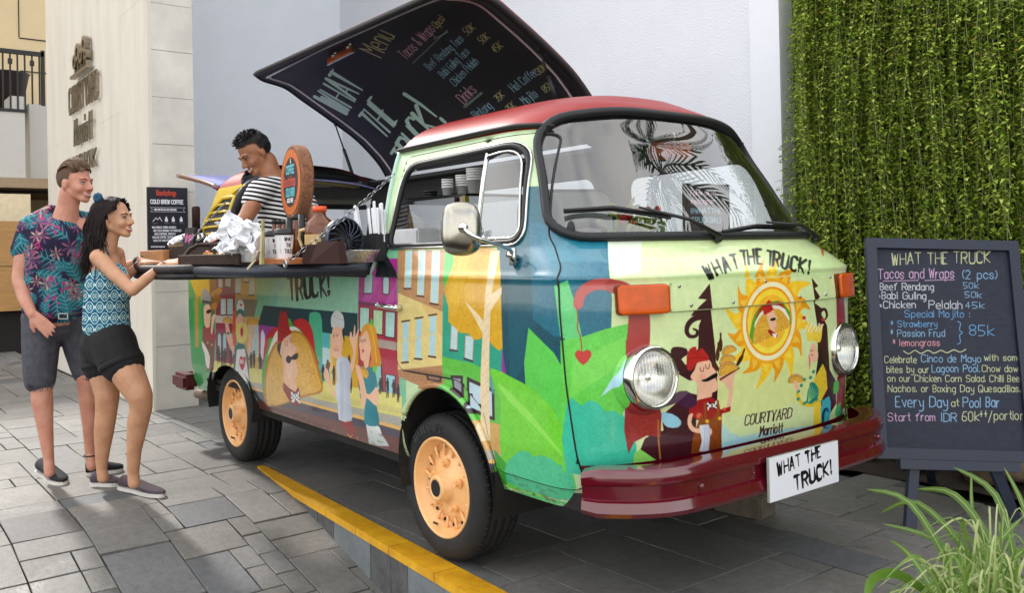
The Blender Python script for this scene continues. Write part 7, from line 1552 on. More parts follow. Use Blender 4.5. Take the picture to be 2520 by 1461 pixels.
for pts, w_, dd in ((((2420, 1600), (2390, 1440), (2300, 1330), (2170, 1290)), .013, 2.7), (((2430, 1600), (2350, 1420), (2240, 1240), (2130, 1205)), .014, 2.75), (((2460, 1600), (2390, 1380), (2260, 1240), (2165, 1265)), .013, 2.8), (((2500, 1600), (2440, 1350), (2350, 1220), (2255, 1205)), .016, 2.9), (((2520, 1600), (2500, 1400), (2450, 1220), (2345, 1150)), .016, 2.95),
    (((2330, 1620), (2370, 1500), (2430, 1370), (2520, 1270)), .015, 2.6), (((2130, 1480), (2150, 1425), (2210, 1415), (2290, 1470), (2360, 1560)), .016, 2.35), (((2410, 1600), (2450, 1480), (2490, 1380), (2580, 1320)), .015, 2.6), (((2500, 1620), (2480, 1450), (2400, 1300), (2390, 1160)), .010, 2.85), (((2560, 1600), (2560, 1400), (2520, 1250), (2470, 1150)), .012, 2.9),
    (((2340, 1600), (2310, 1480), (2240, 1370), (2190, 1330)), .011, 2.55), (((2470, 1620), (2530, 1450), (2560, 1400), (2600, 1380)), .014, 2.55)):
    pp_ = [at(x, y, dd + .12 * i) for i, (x, y) in enumerate(pts)]; lf_ = blade(pp_, w_ * .85, M_strap, lily, 'leaf'); blade([p - (p - Vector(CC)).normalized() * .004 for p in pp_], w_ * .10, M_varg, lf_, 'midrib', .0)
spi = empty('spider_plant', 'tuft of thin cream striped grass blades below the broad strap leaves', 'plant', at(2460, 1560, 2.6)); rv_ = random.Random(14)
for k in range(230):
    x0, y0 = rv_.uniform(2330, 2560), rv_.uniform(1480, 1580); dx = max(-150, min(150, rv_.gauss(-20, 80))); hgt = rv_.uniform(50, 150) if k > 25 else rv_.uniform(150, 270); dd = rv_.uniform(2.5, 2.95); dr = rv_.uniform(10, 90)
    pts = [at(x0, y0 + 20, dd), at(x0 + dx * .35, y0 - hgt * .65, dd + rv_.uniform(-.05, .05)), at(x0 + dx * .8, y0 - hgt, dd), at(x0 + dx * 1.4, y0 - hgt + dr, dd + rv_.uniform(-.1, .1))]
    blade(pts, rv_.uniform(.0020, .0042), M_varg if k % 2 else M_vgr, spi, 'blade', .4)
pl_ = empty('planter', 'low grey concrete planter holding the corner plants', 'planter', at(2450, 1580, 2.7)); c = at(2470, 1560, 2.75); b = MB(); Fz = TR((c.x, c.y, 0)) @ Matrix.Rotation(.9, 4, 'Z'); b.box((-.42, -.22, 0), (.42, .22, c.z + .01), Fz, .015); b.build('planter_wall', mat('planter_concrete', (112, 104, 94), .9, var=.25, bump=.5), pl_)
b = MB(); b.box((-.37, -.17, c.z + .012), (.37, .17, c.z + .03), Fz); b.build('planter_soil', M_dark, pl_)
# ================================================================== palm standing beyond the garden wall (mirrored in the windscreen)
palm = empty('palm_tree', 'palm tree beyond the garden wall, seen as a reflection in the windscreen', 'palm', (2.3, 4.5, 0))
b = MB(); b.tube([(2.3, 4.5, -.1), (2.35, 4.5, 3.0), (2.3, 4.4, 6.0)], [.16, .12, .10], 12); b.build('trunk', mat('palm_bark', (110, 96, 76), .9, var=.3, bump=.6), palm, True)
M_frond = leaf_mat('palm_leaflet', [(0, (40, 66, 24)), (1, (74, 104, 40))], .4, .2); rpq = random.Random(3)
for k in range(17):
    a = 2 * math.pi * k / 17 + rpq.uniform(-.15, .15); el = rpq.uniform(.0, 1.0); L_ = rpq.uniform(2.4, 3.0); b = MB(); mid = []
    for i in range(13):
        t = i / 12; r = L_ * (t * math.cos(el * (1 - t * .4))); z = 6.0 + L_ * (math.sin(el) * t - .75 * t * t); mid.append(Vector((2.3 + r * math.cos(a), 4.4 + r * math.sin(a), z)))
    b.tube(mid, [.018 * (1 - i / 14) for i in range(13)], 4)
    for i in range(2, 18):
        t = i / 18 * 12; j = min(11, int(t)); p = mid[j].lerp(mid[j + 1], t - j); T_ = (mid[j + 1] - mid[j]).normalized(); S_ = T_.cross(Vector((0, 0, 1))).normalized()
        for s_ in (-1, 1): d = (S_ * s_ * .8 + T_ * 1.5 + Vector((0, 0, -.5))).normalized() * (.42 * math.sin(math.pi * min(.97, i / 18 + .12)) ** .5); n_ = d.cross(T_).normalized().cross(d).normalized() * .024; b.add([p - n_, p + n_, p + d * .6 + n_ * .8, p + d, p + d * .6 - n_ * .8], [(0, 1, 2, 3, 4)])
    b.build('frond', M_frond, palm)
# ================================================================== people
def organic(name, b, m, parent, voxel=.0065, sm=5, fac=.5):
    """fuse overlapping limbs into one continuous smooth skin"""
    me = mesh(b.v, b.f, name); bm = bmesh.new(); bm.from_mesh(me); bmesh.ops.recalc_face_normals(bm, faces=bm.faces); bm.to_mesh(me); bm.free()
    o = bpy.data.objects.new(name, me); COL.objects.link(o)
    r = o.modifiers.new('r', 'REMESH'); r.mode = 'VOXEL'; r.voxel_size = voxel; r.use_smooth_shade = True
    s = o.modifiers.new('s', 'SMOOTH'); s.iterations = sm; s.factor = fac
    dg = bpy.context.evaluated_depsgraph_get(); me2 = bpy.data.meshes.new_from_object(o.evaluated_get(dg)); bpy.data.objects.remove(o)
    me2.name = name; return link(name, me2, m, parent, None, True)
def cap(b, p0, r0, p1, r1, flat=None, n=14):
    """tapered capsule"""
    p0, p1 = Vector(p0), Vector(p1); d = p1 - p0; L_ = d.length; d = d / max(L_, 1e-6); pr = []
    for k in range(5): a = math.pi / 2 * (1 - k / 4); pr.append((p0 - d * r0 * math.sin(a), max(1e-4, r0 * math.cos(a))))
    for k in range(5): a = math.pi / 2 * k / 4; pr.append((p1 + d * r1 * math.sin(a), max(1e-4, r1 * math.cos(a))))
    b.tube([p for p, r in pr], [r for p, r in pr], n)
def chainl(b, pts):
    """pts: (px, py, depth, radius in photo pixels)"""
    P = [(at(x, y, d), r * d / FPX) for x, y, d, r in pts]
    for (p, r), (q, s) in zip(P, P[1:]): cap(b, p, r, q, s)
    return P
def ell(b, c, r, X=None): b.ball(c, r, 14, X)
def hframe(c, f, up=UP):
    f = Vector(f).normalized(); s = Vector(up).cross(f).normalized(); u = f.cross(s); m = Matrix.Identity(4)
    for i in range(3): m[i][0] = f[i]; m[i][1] = s[i]; m[i][2] = u[i]; m[i][3] = c[i]
    return m
def head(b, H, k=1.0):
    R = H.to_3x3().to_4x4(); e = lambda c, r: b.ball(H @ Vector([q * k for q in c]), tuple(q * k for q in r), 14, R); c_ = lambda p, r, q, s: cap(b, H @ (Vector(p) * k), r * k, H @ (Vector(q) * k), s * k)
    e((-.015, 0, .032), (.097, .076, .092)); e((.028, 0, -.015), (.064, .062, .088)); c_((-.01, .047, -.045), .022, (.068, .012, -.093), .020); c_((-.01, -.047, -.045), .022, (.068, -.012, -.093), .020)
    e((.074, 0, -.096), (.020, .020, .018)); c_((.090, 0, .008), .009, (.112, 0, -.028), .0125); e((.098, .011, -.034), (.012, .009, .008)); e((.098, -.011, -.034), (.012, .009, .008)); c_((.078, -.034, .022), .013, (.078, .034, .022), .013)
    e((.060, .037, -.030), (.028, .024, .026)); e((.060, -.037, -.030), (.028, .024, .026)); c_((.086, -.018, -.060), .009, (.086, .018, -.060), .009); c_((.083, -.014, -.074), .009, (.083, .014, -.074), .009)
    e((-.012, .076, -.012), (.019, .010, .032)); e((-.012, -.076, -.012), (.019, .010, .032))
def face(H, par, k=1.0, iris=(60, 36, 20), brow=(50, 32, 22), smile=True, closed=False, lip=(176, 96, 86)):
    R = H.to_3x3().to_4x4(); V = lambda *c: H @ (Vector(c) * k)
    for s in (-1, 1):
        if not closed:
            b = MB(); b.ball(V(.0745, s * .032, .000), (.0115 * k, .012 * k, .0055 * k), 10, R); ey = b.build('eye', M_eye, par, True); b = MB(); b.ball(V(.083, s * .0325, .000), (.0042 * k, .0062 * k, .0055 * k), 8, R); b.build('iris', mat('iris', iris, .2), ey, True)
        b = MB(); b.tube([V(.079, s * .014, .004), V(.087, s * .030, .010), V(.074, s * .050, .003)], [.0022 * k, .003 * k, .002 * k], 6); b.build('eyelid', mat('lid_line', brow, .6), par)
        b = MB(); b.tube([V(.091, s * .012, .020), V(.090, s * .032, .028), V(.070, s * .056, .020)], [.003 * k, .0045 * k, .002 * k], 6, flat=.8); b.build('eyebrow', mat('brow', brow, .8), par)
    if smile:
        b = MB(); b.tube([V(.083, -.030, -.056), V(.0945, -.014, -.0655), V(.0965, 0, -.068), V(.0945, .014, -.0655), V(.083, .030, -.056)], [.0015 * k, .0045 * k, .0055 * k, .0045 * k, .0015 * k], 8); b.build('teeth', M_teeth, par, True)
    for z, rr in ((-.0585, .0034), (-.0765, .0040)) if smile else ((-.062, .004), (-.070, .005)):
        b = MB(); b.tube([V(.082, -.030, -.055), V(.094, -.015, z - .002), V(.0975, 0, z), V(.094, .015, z - .002), V(.082, .030, -.055)], [.0015 * k, rr * k, rr * k, rr * k, .0015 * k], 6); b.build('lip', mat('lip', lip, .45), par, True)
def skin(name, c, c2): return mat(name, c, .5, var=.08, scale=14, col2=c2, sss=.12, bump=.05, bscale=200)
M_eye = mat('eye_white', (176, 170, 164), .4, var=.02); M_teeth = mat('teeth', (206, 200, 190), .3, var=.02)
def hand(b, w_, dirn, palmn, L_=.18, curl=.25, side=1, spread=.10):
    """palm and five fingers, rooted at the wrist; dirn along the fingers, palmn out of the back of the hand"""
    d = Vector(dirn).normalized(); n_ = Vector(palmn); n_ = (n_ - d * n_.dot(d)).normalized(); s_ = d.cross(n_) * side; k = L_ / .18
    pc = w_ + d * .05 * k
    for t in (-.026, -.009, .009, .026): cap(b, w_ + d * .01 * k + s_ * t * .6 * k, .015 * k, w_ + d * .078 * k + s_ * t * k, .012 * k)
    for i, (t, ln) in enumerate(((-.029, .070), (-.010, .078), (.010, .073), (.028, .058))):
        a = w_ + d * .082 * k + s_ * t * k; dd = (d + s_ * t * spread * 22).normalized(); m1 = a + dd * ln * .42 * k - n_ * .003; m2 = m1 + (dd - n_ * curl * 1.2).normalized() * ln * .32 * k; m3 = m2 + (dd - n_ * curl * 2.4).normalized() * ln * .26 * k
        cap(b, a, .0098 * k, m1, .0088 * k); cap(b, m1, .0088 * k, m2, .0080 * k); cap(b, m2, .0080 * k, m3, .0068 * k)
    a = w_ + d * .022 * k - s_ * .024 * k; m1 = a + (d * .7 - s_ * .8 - n_ * .3).normalized() * .036 * k; m2 = m1 + (d * 1. - s_ * .35 - n_ * .25).normalized() * .030 * k; cap(b, a, .014 * k, m1, .011 * k); cap(b, m1, .011 * k, m2, .0085 * k)
def planar_uv(o, c, w_, h_, ang=0.):
    """cloth print laid over the garment as cut: across the body and up"""
    ca, sa = math.cos(ang), math.sin(ang); co = np.empty(len(o.data.vertices) * 3); o.data.vertices.foreach_get('co', co); co = co.reshape(-1, 3) - np.array(c); x = co @ np.array(RIGHT) + .55 * (co @ np.array(AWAY)); y = co[:, 2]
    uv_mesh(o.data, np.stack([(x * ca + y * sa) / w_ + .5, (-x * sa + y * ca) / h_ + .5], 1))
def shoe(name, heel, toe, m, msole, parent, w_=.048, hgt=.062, low=False):
    heel, toe = Vector(heel), Vector(toe); heel.z = toe.z = 0; d = (toe - heel); L_ = d.length; F = frame(heel, (0, 0, 1), d)
    st = [(-.01, .62, .75), (.05, .80, 1.0), (.16, .86, 1.02), (.32, .80, .95), (.48, .88, .80), (.64, 1.02, .62), (.80, 1.0, .50), (.92, .80, .42), (.99, .45, .34), (1.01, .12, .28)]
    n = 16; vs = []; fs = []
    for (t, ww, hh) in st:
        for k in range(n):
            a = 2 * math.pi * k / n; y = math.cos(a) * w_ * ww; z = .014 + (math.sin(a) * .5 + .5) ** .8 * (hgt * hh - .002) if math.sin(a) > -.99 else .014; vs.append(F @ Vector((t * L_, y * (1 - .25 * max(0, math.sin(a))), z)))
    for i in range(len(st) - 1): fs += [(i * n + k, i * n + (k + 1) % n, (i + 1) * n + (k + 1) % n, (i + 1) * n + k) for k in range(n)]
    fs += [tuple(range(n - 1, -1, -1)), tuple((len(st) - 1) * n + k for k in range(n))]; b = MB(); b.add(vs, fs); so = b.build(name, m, parent, True)
    out_ = [(t * L_, ww * w_ * 1.03) for t, ww, hh in st]; po = [(x, y) for x, y in out_] + [(x, -y) for x, y in out_[::-1]]; b = MB(); b.prism(po, F @ TR((0, 0, .001)), .020); b.build('sole', msole, so)
    return so
def haircap(name, H, k, r, keep, m, par, disp=.006, seed=0, strands=0, cen=(-.018, 0, .034)):
    R = H.to_3x3().to_4x4(); bm = bmesh.new(); bmesh.ops.create_icosphere(bm, subdivisions=5, radius=1); dl = []
    for v in bm.verts:
        p = Vector((v.co.x * r[0] + cen[0], v.co.y * r[1] + cen[1], v.co.z * r[2] + cen[2])); nz = math.sin(p.x * 90 + seed) * .4 + math.sin(p.y * 190 + p.x * 40) * .35 + math.sin(p.z * 120 + p.y * 80) * .35
        if not keep(p): dl.append(v)
        v.co = H @ ((p + v.co * disp * nz) * k)
    bmesh.ops.delete(bm, geom=dl, context='VERTS'); me = bpy.data.meshes.new(name); bm.to_mesh(me); bm.free(); return link(name, me, m, par, None, True)
# ------------------------------------------------ man in the floral shirt
SKM = skin('skin_fair', (206, 150, 126), (186, 124, 102)); SKW = skin('skin_tan', (200, 152, 118), (180, 128, 96)); SKS = skin('skin_brown', (166, 114, 82), (144, 92, 64))
man = empty('person', 'tall man in teal and pink floral t-shirt and grey denim shorts behind the woman', 'person', on((150, 1190), 2, 0))
b = MB()
chainl(b, [(160, 545, 5.32, 32), (168, 505, 5.31, 25), (174, 475, 5.30, 26)])                       # neck
chainl(b, [(150, 590, 5.32, 52), (146, 700, 5.32, 50), (146, 780, 5.32, 52)]); chainl(b, [(98, 575, 5.26, 30), (150, 562, 5.32, 34), (208, 562, 5.40, 30)])
A1 = chainl(b, [(74, 562, 5.26, 24), (56, 640, 5.22, 21), (48, 690, 5.20, 18), (60, 735, 5.16, 16), (80, 775, 5.12, 12)]); A2 = chainl(b, [(226, 565, 5.42, 24), (268, 640, 5.36, 20), (285, 665, 5.33, 17), (318, 656, 5.24, 14), (346, 643, 5.16, 11)])
w1 = A1[-1][0]; hand(b, w1, RIGHT * .75 - UP * .66 - AWAY * .1, -AWAY * 1 + UP * .3, .19, .15, -1); w2 = A2[-1][0]; hand(b, w2, RIGHT * .95 - UP * .10 - AWAY * .2, UP, .19, .22, 1)
chainl(b, [(104, 815, 5.27, 40), (102, 880, 5.24, 33), (100, 935, 5.22, 25), (104, 985, 5.22, 25), (112, 1060, 5.21, 18), (120, 1130, 5.21, 12.5), (122, 1165, 5.20, 13)]); chainl(b, [(188, 815, 5.38, 40), (206, 885, 5.38, 32), (216, 940, 5.36, 25), (220, 990, 5.37, 24), (222, 1060, 5.37, 17), (222, 1118, 5.38, 12), (226, 1148, 5.36, 13)])
HM = hframe(at(186, 452, 5.30), RIGHT * .96 - AWAY * .26 - UP * .03); head(b, HM, 1.02)
body_m = organic('body', b, SKM, man)
face(HM, man, 1.02, (90, 110, 130), (110, 74, 46))
hb = mat('brown_hair', (116, 82, 52), .55, var=.4, scale=30, stretch=(1, 1, 1), bump=.5, bscale=90, col2=(60, 42, 30)); hdk = mat('cropped_hair', (92, 66, 50), .8, var=.3, scale=60)
haircap('cropped_hair', HM, 1.02, (.100, .079, .094), lambda p: (p.x < .02 and p.z > -.035 + .5 * max(0, p.x + .03)) and not (abs(p.y) > .06 and p.x > -.02 and p.z < .02) or (p.z > .055 and p.x < .06), hdk, man, .002)
haircap('swept_hair', HM, 1.02, (.104, .078, .094), lambda p: p.z > .056 and p.x < .080 and p.z > .056 + .3 * abs(p.y), hb, man, .005, 1, cen=(-.010, 0, .040))
b = MB(); rh = random.Random(5)
for k in range(330):
    y = rh.uniform(-.068, .068); q = math.sqrt(1 - (y / .086) ** 2); a0 = math.radians(rh.uniform(24, 60)); a1 = math.radians(rh.uniform(120, 172)); lf0 = rh.uniform(.010, .024); pts = []
    for i in range(7):
        t = i / 6; a = a0 + (a1 - a0) * t; lift = .004 + lf0 * math.exp(-((t - .22) / .32) ** 2); pts.append(HM @ (Vector((-.012 + (.094 + lift * .5) * math.cos(a) * q, y * (1 + .10 * math.sin(t * 3)) + rh.uniform(-.002, .002), .034 + (.094 + lift) * math.sin(a) * q)) * 1.02))
    b.tube(pts, [.0024, .0038, .0042, .0042, .004, .0032, .001], 5)
b.build('hair_strands', hb, man, True)['kind'] = 'stuff'
# shirt
sc_ = Canvas(520, 620, (42, 38, 62)); rs3 = random.Random(17)
def fern(x, y, a, L_, c1, c2, n=15, wd=7):
    for i in range(n):
        t = i / n; px_, py_ = x + math.cos(a) * L_ * t, y + math.sin(a) * L_ * t; ll = L_ * .42 * math.sin(math.pi * (.15 + .8 * t))
        for s_ in (-1, 1): q = a + s_ * .95; sc_.line(c1 if (i + s_) % 3 else c2, [(px_, py_), (px_ + math.cos(q) * ll, py_ + math.sin(q) * ll)], [wd, 2])
    sc_.line(c2, [(x, y), (x + math.cos(a) * L_, y + math.sin(a) * L_)], 3)
def flower(x, y, r, c):
    for i in range(7): a = i * .9 + x; sc_.poly(c if i % 2 else (150, 90, 110), [(x, y), (x + r * math.cos(a - .22) * .6, y + r * math.sin(a - .22) * .6), (x + r * math.cos(a), y + r * math.sin(a)), (x + r * math.cos(a + .22) * .6, y + r * math.sin(a + .22) * .6)])
for _ in range(90): fern(rs3.uniform(0, 520), rs3.uniform(0, 620), rs3.uniform(0, 6.28), rs3.uniform(50, 120), (30, 100, 116) if rs3.random() < .7 else (24, 70, 92), (84, 146, 148), 15, rs3.uniform(5, 9))
for _ in range(70): flower(rs3.uniform(0, 520), rs3.uniform(0, 620), rs3.uniform(20, 42), (176, 150, 134) if rs3.random() < .5 else (96, 66, 104))
for _ in range(26):
    x, y = rs3.uniform(0, 520), rs3.uniform(0, 620)
    for _ in range(14): sc_.poly((176, 52, 112), (lambda X, Y, R: [(X + R * math.cos(t), Y + R * math.sin(t)) for t in (0, 1.2, 2.5, 3.8, 5)])(x + rs3.gauss(0, 13), y + rs3.gauss(0, 13), rs3.uniform(2.5, 6)))
b = MB(); chainl(b, [(148, 588, 5.32, 58), (144, 660, 5.32, 57), (143, 720, 5.32, 56), (146, 764, 5.32, 58)]); chainl(b, [(118, 600, 5.26, 48), (104, 680, 5.27, 46), (104, 758, 5.28, 47)]); chainl(b, [(184, 600, 5.38, 46), (186, 680, 5.38, 42), (184, 760, 5.37, 45)])
chainl(b, [(92, 568, 5.26, 30), (150, 552, 5.33, 29), (212, 556, 5.42, 30)]); chainl(b, [(80, 548, 5.27, 22), (126, 520, 5.34, 17)]); chainl(b, [(192, 530, 5.38, 14), (224, 545, 5.42, 22)]); chainl(b, [(76, 560, 5.26, 30), (62, 606, 5.24, 30), (58, 616, 5.24, 30)]); chainl(b, [(222, 560, 5.42, 30), (246, 600, 5.40, 27)])
sh = organic('floral_shirt', b, None, man, .009, 4); planar_uv(sh, at(145, 660, 5.3), .78, .93); sh.data.materials.append(img_mat('floral_print', sc_.a, .8, spec=.2))
M_den = mat('grey_denim', (84, 84, 92), .85, var=.3, scale=22, bump=.4, bscale=260, col2=(58, 58, 66)); b = MB()
chainl(b, [(104, 795, 5.28, 47), (100, 860, 5.25, 43), (98, 935, 5.23, 37)]); chainl(b, [(188, 795, 5.38, 45), (200, 860, 5.39, 40), (213, 915, 5.38, 34)]); chainl(b, [(100, 785, 5.28, 44), (146, 800, 5.31, 44), (190, 785, 5.38, 42)])
so_ = organic('denim_shorts', b, M_den, man, .009, 4)
for pts in ([(66, 946), (80, 954), (98, 957), (116, 955), (133, 948)], [(186, 925), (200, 934), (214, 936), (230, 930), (244, 920)]):
    b = MB(); d_ = 5.14 if pts[0][0] < 100 else 5.30
    for k in range(40): t = rh.random() * (len(pts) - 1); i = int(t); x = pts[i][0] + (pts[i + 1][0] - pts[i][0]) * (t - i); y = pts[i][1] + (pts[i + 1][1] - pts[i][1]) * (t - i); b.tube([at(x, y - 3, d_), at(x + rh.uniform(-3, 3), y + rh.uniform(4, 12), d_ + .01)], .0012, 3)
    b.build('frayed_hem', M_den, so_)
bl = cr([(88, 778), (110, 784), (146, 782), (178, 776), (206, 768)], 4); b = MB(); b.tube([at(x, y, 5.175 + .0009 * abs(x - 130)) for x, y in bl], .020, 8, flat=.35); be = b.build('belt', mat('black_leather', (22, 20, 22), .4), man, True)
p = at(156, 779, 5.165); F = frame(p, -AWAY, RIGHT); b = MB()
for q in ((-.028, -.018, .028, -.013), (-.028, .013, .028, .018), (-.028, -.013, -.023, .013), (.023, -.013, .028, .013)): b.box((q[0], q[1], -.004), (q[2], q[3], .004), F)
b.build('buckle', M_steel, be)
M_can = mat('black_canvas', (22, 23, 30), .85, var=.3, scale=60, bump=.3, bscale=300); M_sole = mat('white_sole', (206, 202, 194), .6, var=.1)
g1, g2 = on((98, 1178), 2, 0), on((158, 1188), 2, 0); shoe('slip_on_shoe', on((100, 1165), 2, 0), on((156, 1196), 2, 0), M_can, M_sole, man, .050, .085); shoe('slip_on_shoe', on((212, 1172), 2, 0), on((303, 1160), 2, 0), M_can, M_sole, man, .050, .085)
def band(p, ax, r, h, m, nm, par): b = MB(); b.lathe([(r, -h), (r * 1.08, -h * .8), (r * 1.08, h * .8), (r, h)], frame(p, ax), 20, False); return b.build(nm, m, par, True)
wv2 = (A2[-1][0] - A2[-2][0]).normalized(); wt_ = band(A2[-1][0] - wv2 * .015, wv2, .031, .016, M_blk, 'wristwatch', man); band(at(222, 1122, 5.38), UP, .036, .004, M_blk, 'anklet', man)
b = MB(); b.lathe([(.001, .0), (.018, .0), (.018, -.008)], frame(A2[-1][0] - wv2 * .015 + UP * .034, UP), 16); b.build('dial', M_chr, wt_)
# ------------------------------------------------ woman in the blue patterned top
wom = empty('person', 'dark haired woman in blue patterned top and black shorts, hands on the counter', 'person', on((300, 1225), 2, 0))
b = MB()
chainl(b, [(262, 622, 4.88, 24), (270, 592, 4.88, 20), (276, 565, 4.88, 20)]); chainl(b, [(256, 655, 4.88, 40), (260, 700, 4.88, 44), (262, 760, 4.88, 40), (262, 815, 4.88, 48), (264, 850, 4.88, 50)])
chainl(b, [(244, 632, 4.80, 21), (262, 625, 4.88, 22), (286, 626, 4.97, 20)]); chainl(b, [(296, 690, 4.86, 24), (290, 700, 4.86, 24)])
B1 = chainl(b, [(242, 634, 4.79, 21), (286, 680, 4.74, 17.5), (326, 716, 4.70, 14.5), (362, 686, 4.73, 13.5), (403, 652, 4.78, 9.5)]); B2 = chainl(b, [(288, 632, 4.98, 19), (300, 680, 5.0, 15), (306, 684, 4.99, 13), (330, 664, 4.98, 11), (352, 650, 4.97, 9)])
hand(b, B1[-1][0], RIGHT * .93 + UP * .18 + AWAY * .2, UP * .9 - AWAY * .5, .168, .16, 1); hand(b, B2[-1][0], RIGHT * .9 + UP * .12 + AWAY * .1, UP, .165, .30, 1)
chainl(b, [(284, 862, 4.81, 46), (312, 915, 4.78, 41), (344, 975, 4.75, 31), (348, 1000, 4.76, 27), (338, 1050, 4.78, 25), (330, 1110, 4.80, 18), (328, 1165, 4.82, 14), (330, 1190, 4.82, 15)])
chainl(b, [(248, 862, 4.98, 45), (256, 915, 4.95, 38), (264, 975, 4.93, 29), (262, 1010, 4.94, 26), (256, 1060, 4.95, 24), (252, 1110, 4.96, 18), (250, 1155, 4.97, 13), (254, 1178, 4.97, 14)])
HW = hframe(at(282, 540, 4.88), RIGHT * .985 - AWAY * .10 + UP * .06); head(b, HW, .93)
organic('body', b, SKW, wom); face(HW, wom, .93, (40, 24, 16), (34, 22, 18), lip=(190, 84, 84))
M_bh = mat('black_brown_hair', (34, 24, 22), .55, spec=.25, var=.5, scale=40, bump=.4, bscale=120)
haircap('hair', HW, .93, (.112, .091, .104), lambda p: (p.x < .058 - .0 * p.z and p.z > .045) or (p.x < .012 and p.z > -.03) or p.x < -.03, mat('smooth_dark_hair', (30, 21, 20), .6, spec=.12), wom, .003, 3)
b = MB(); chainl(b, [(262, 530, 4.885, 36), (240, 570, 4.90, 29), (232, 610, 4.89, 22), (217, 650, 4.86, 13), (206, 672, 4.85, 5)]); chainl(b, [(250, 560, 4.87, 30), (238, 610, 4.85, 20), (224, 650, 4.83, 10), (216, 664, 4.83, 4)])
organic('hair_mass', b, M_bh, wom, .007, 4)
b = MB()
for k in range(760):
    u = rh.uniform(0, 1); s_ = rh.choice((-1, 1)) if u < .8 else rh.uniform(-1, 1); z0 = rh.uniform(.04, .125); x0 = rh.uniform(-.05, .058); yy = .088 * math.sqrt(max(.02, 1 - ((z0 - .03) / .105) ** 2)) * s_
    tx = rh.gauss(214 if k % 4 else 244, 11 if k % 4 else 12); ty = rh.uniform(610, 686) if k % 4 else rh.uniform(590, 652); td = 4.78 + rh.uniform(0, .14) if s_ > -.2 else 4.86 + rh.uniform(0, .16)
    td = (4.775 if s_ < 0 else 4.90) + rh.uniform(-.015, .03) + (.03 if k % 4 else 0)
    p0 = HW @ (Vector((x0, yy, z0)) * .93); p1 = HW @ (Vector((x0 - .055, yy * 1.12, z0 - .03)) * .93); p2 = HW @ (Vector((min(-.03, x0 - .07) + rh.uniform(-.03, .02), yy * 1.15, -.06)) * .93); p4 = at(tx, ty, td); p3 = p2.lerp(p4, .5) + RIGHT * rh.uniform(-.012, .012)
    b.tube([Vector(q) for q in cr([p0, p1, p2, p3, p4], 3)], [.0026, .003, .003, .003, .003, .003, .003, .003, .0028, .0026, .0022, .0016, .0008], 4)
b.build('long_hair', M_bh, wom, True)['kind'] = 'stuff'
b = MB()
for k in range(8): b.ball(at(241 + 5 * math.cos(k * .8), 487 + 6 * math.sin(k * .8), 4.84), .016, 6)
b.build('hair_tie', mat('teal_scrunchie', (20, 70, 100), .7), wom, True)
wc = Canvas(400, 480, (22, 92, 118))
for i in range(-1, 9):
    for j in range(-1, 9):
        x, y = i * 52 + (26 if j % 2 else 0), j * 58; Wc = (196, 214, 216); pts = [(x + 22 * math.cos(t) * (1 - .2 * math.sin(2 * t) ** 2), y + 28 * math.sin(t)) for t in np.linspace(0, 2 * math.pi, 17)]; wc.line(Wc, pts, 4); wc.line((150, 190, 190), [(x + 12 * math.cos(t), y + 15 * math.sin(t)) for t in np.linspace(0, 2 * math.pi, 9)], 3)
        for q in range(4): t = q * math.pi / 2 + .78; wc.line(Wc, [(x, y), (x + 11 * math.cos(t), y + 13 * math.sin(t))], 4)
        wc.poly((150, 170, 60), [(x + 4 * math.cos(t), y + 4 * math.sin(t)) for t in (0, 1.5, 3.1, 4.6)]); wc.line(Wc, [(x + 26, y - 6), (x + 26, y + 6)], 5); wc.line(Wc, [(x + 20, y), (x + 32, y)], 5)
b = MB(); chainl(b, [(262, 700, 4.86, 50), (260, 740, 4.87, 50), (262, 790, 4.87, 54), (264, 806, 4.87, 56)]); chainl(b, [(280, 680, 4.86, 34), (288, 720, 4.86, 36)]); chainl(b, [(262, 712, 4.90, 52), (262, 800, 4.90, 56)])
tp = organic('patterned_top', b, None, wom, .008, 3); planar_uv(tp, at(262, 750, 4.87), .42, .50); tp.data.materials.append(img_mat('batik_print', wc.a, .8, spec=.2))
for pts in (((231, 700, 4.76), (236, 660, 4.752), (246, 622, 4.765)), ((282, 690, 4.80), (276, 655, 4.80), (262, 612, 4.80)), ((300, 680, 4.90), (292, 650, 4.93), (280, 618, 4.93))): b = MB(); b.tube([at(*p) for p in pts], .0045, 5); b.build('strap', mat('strap_cloth', (30, 80, 110), .8), tp)
M_bs = mat('black_shorts', (20, 19, 22), .85, var=.4, scale=20, bump=.3, bscale=80); b = MB(); chainl(b, [(262, 822, 4.88, 54), (280, 845, 4.83, 54), (290, 874, 4.81, 52), (292, 884, 4.81, 53), (302, 896, 4.80, 52)]); chainl(b, [(262, 822, 4.90, 52), (250, 850, 4.97, 51), (252, 874, 4.96, 49), (252, 886, 4.96, 49), (254, 900, 4.96, 48)]); chainl(b, [(240, 850, 4.88, 40), (268, 868, 4.85, 44)])
organic('black_shorts', b, M_bs, wom, .008, 3)
for p_, q_, r_ in ((at(298, 895, 4.80), at(318, 950, 4.78), .112), (at(253, 900, 4.96), at(258, 960, 4.94), .104)): band(p_, q_ - p_, r_, .016, M_bs, 'shorts_cuff', wom)
b = MB(); b.tube([at(x, y, 4.755) for x, y in ((283, 824), (287, 834), (291, 842))], .0035, 5); b.build('pocket_trim', mat('pale_trim', (170, 186, 176), .6), wom)
M_toms = mat('mauve_canvas', (84, 70, 80), .9, var=.2, scale=80, bump=.3, bscale=400); shoe('espadrille', on((300, 1204), 2, 0), on((402, 1226), 2, 0), M_toms, M_sole, wom, .044, .070); shoe('espadrille', on((228, 1196), 2, 0), on((298, 1196), 2, 0), M_toms, M_sole, wom, .044, .070)
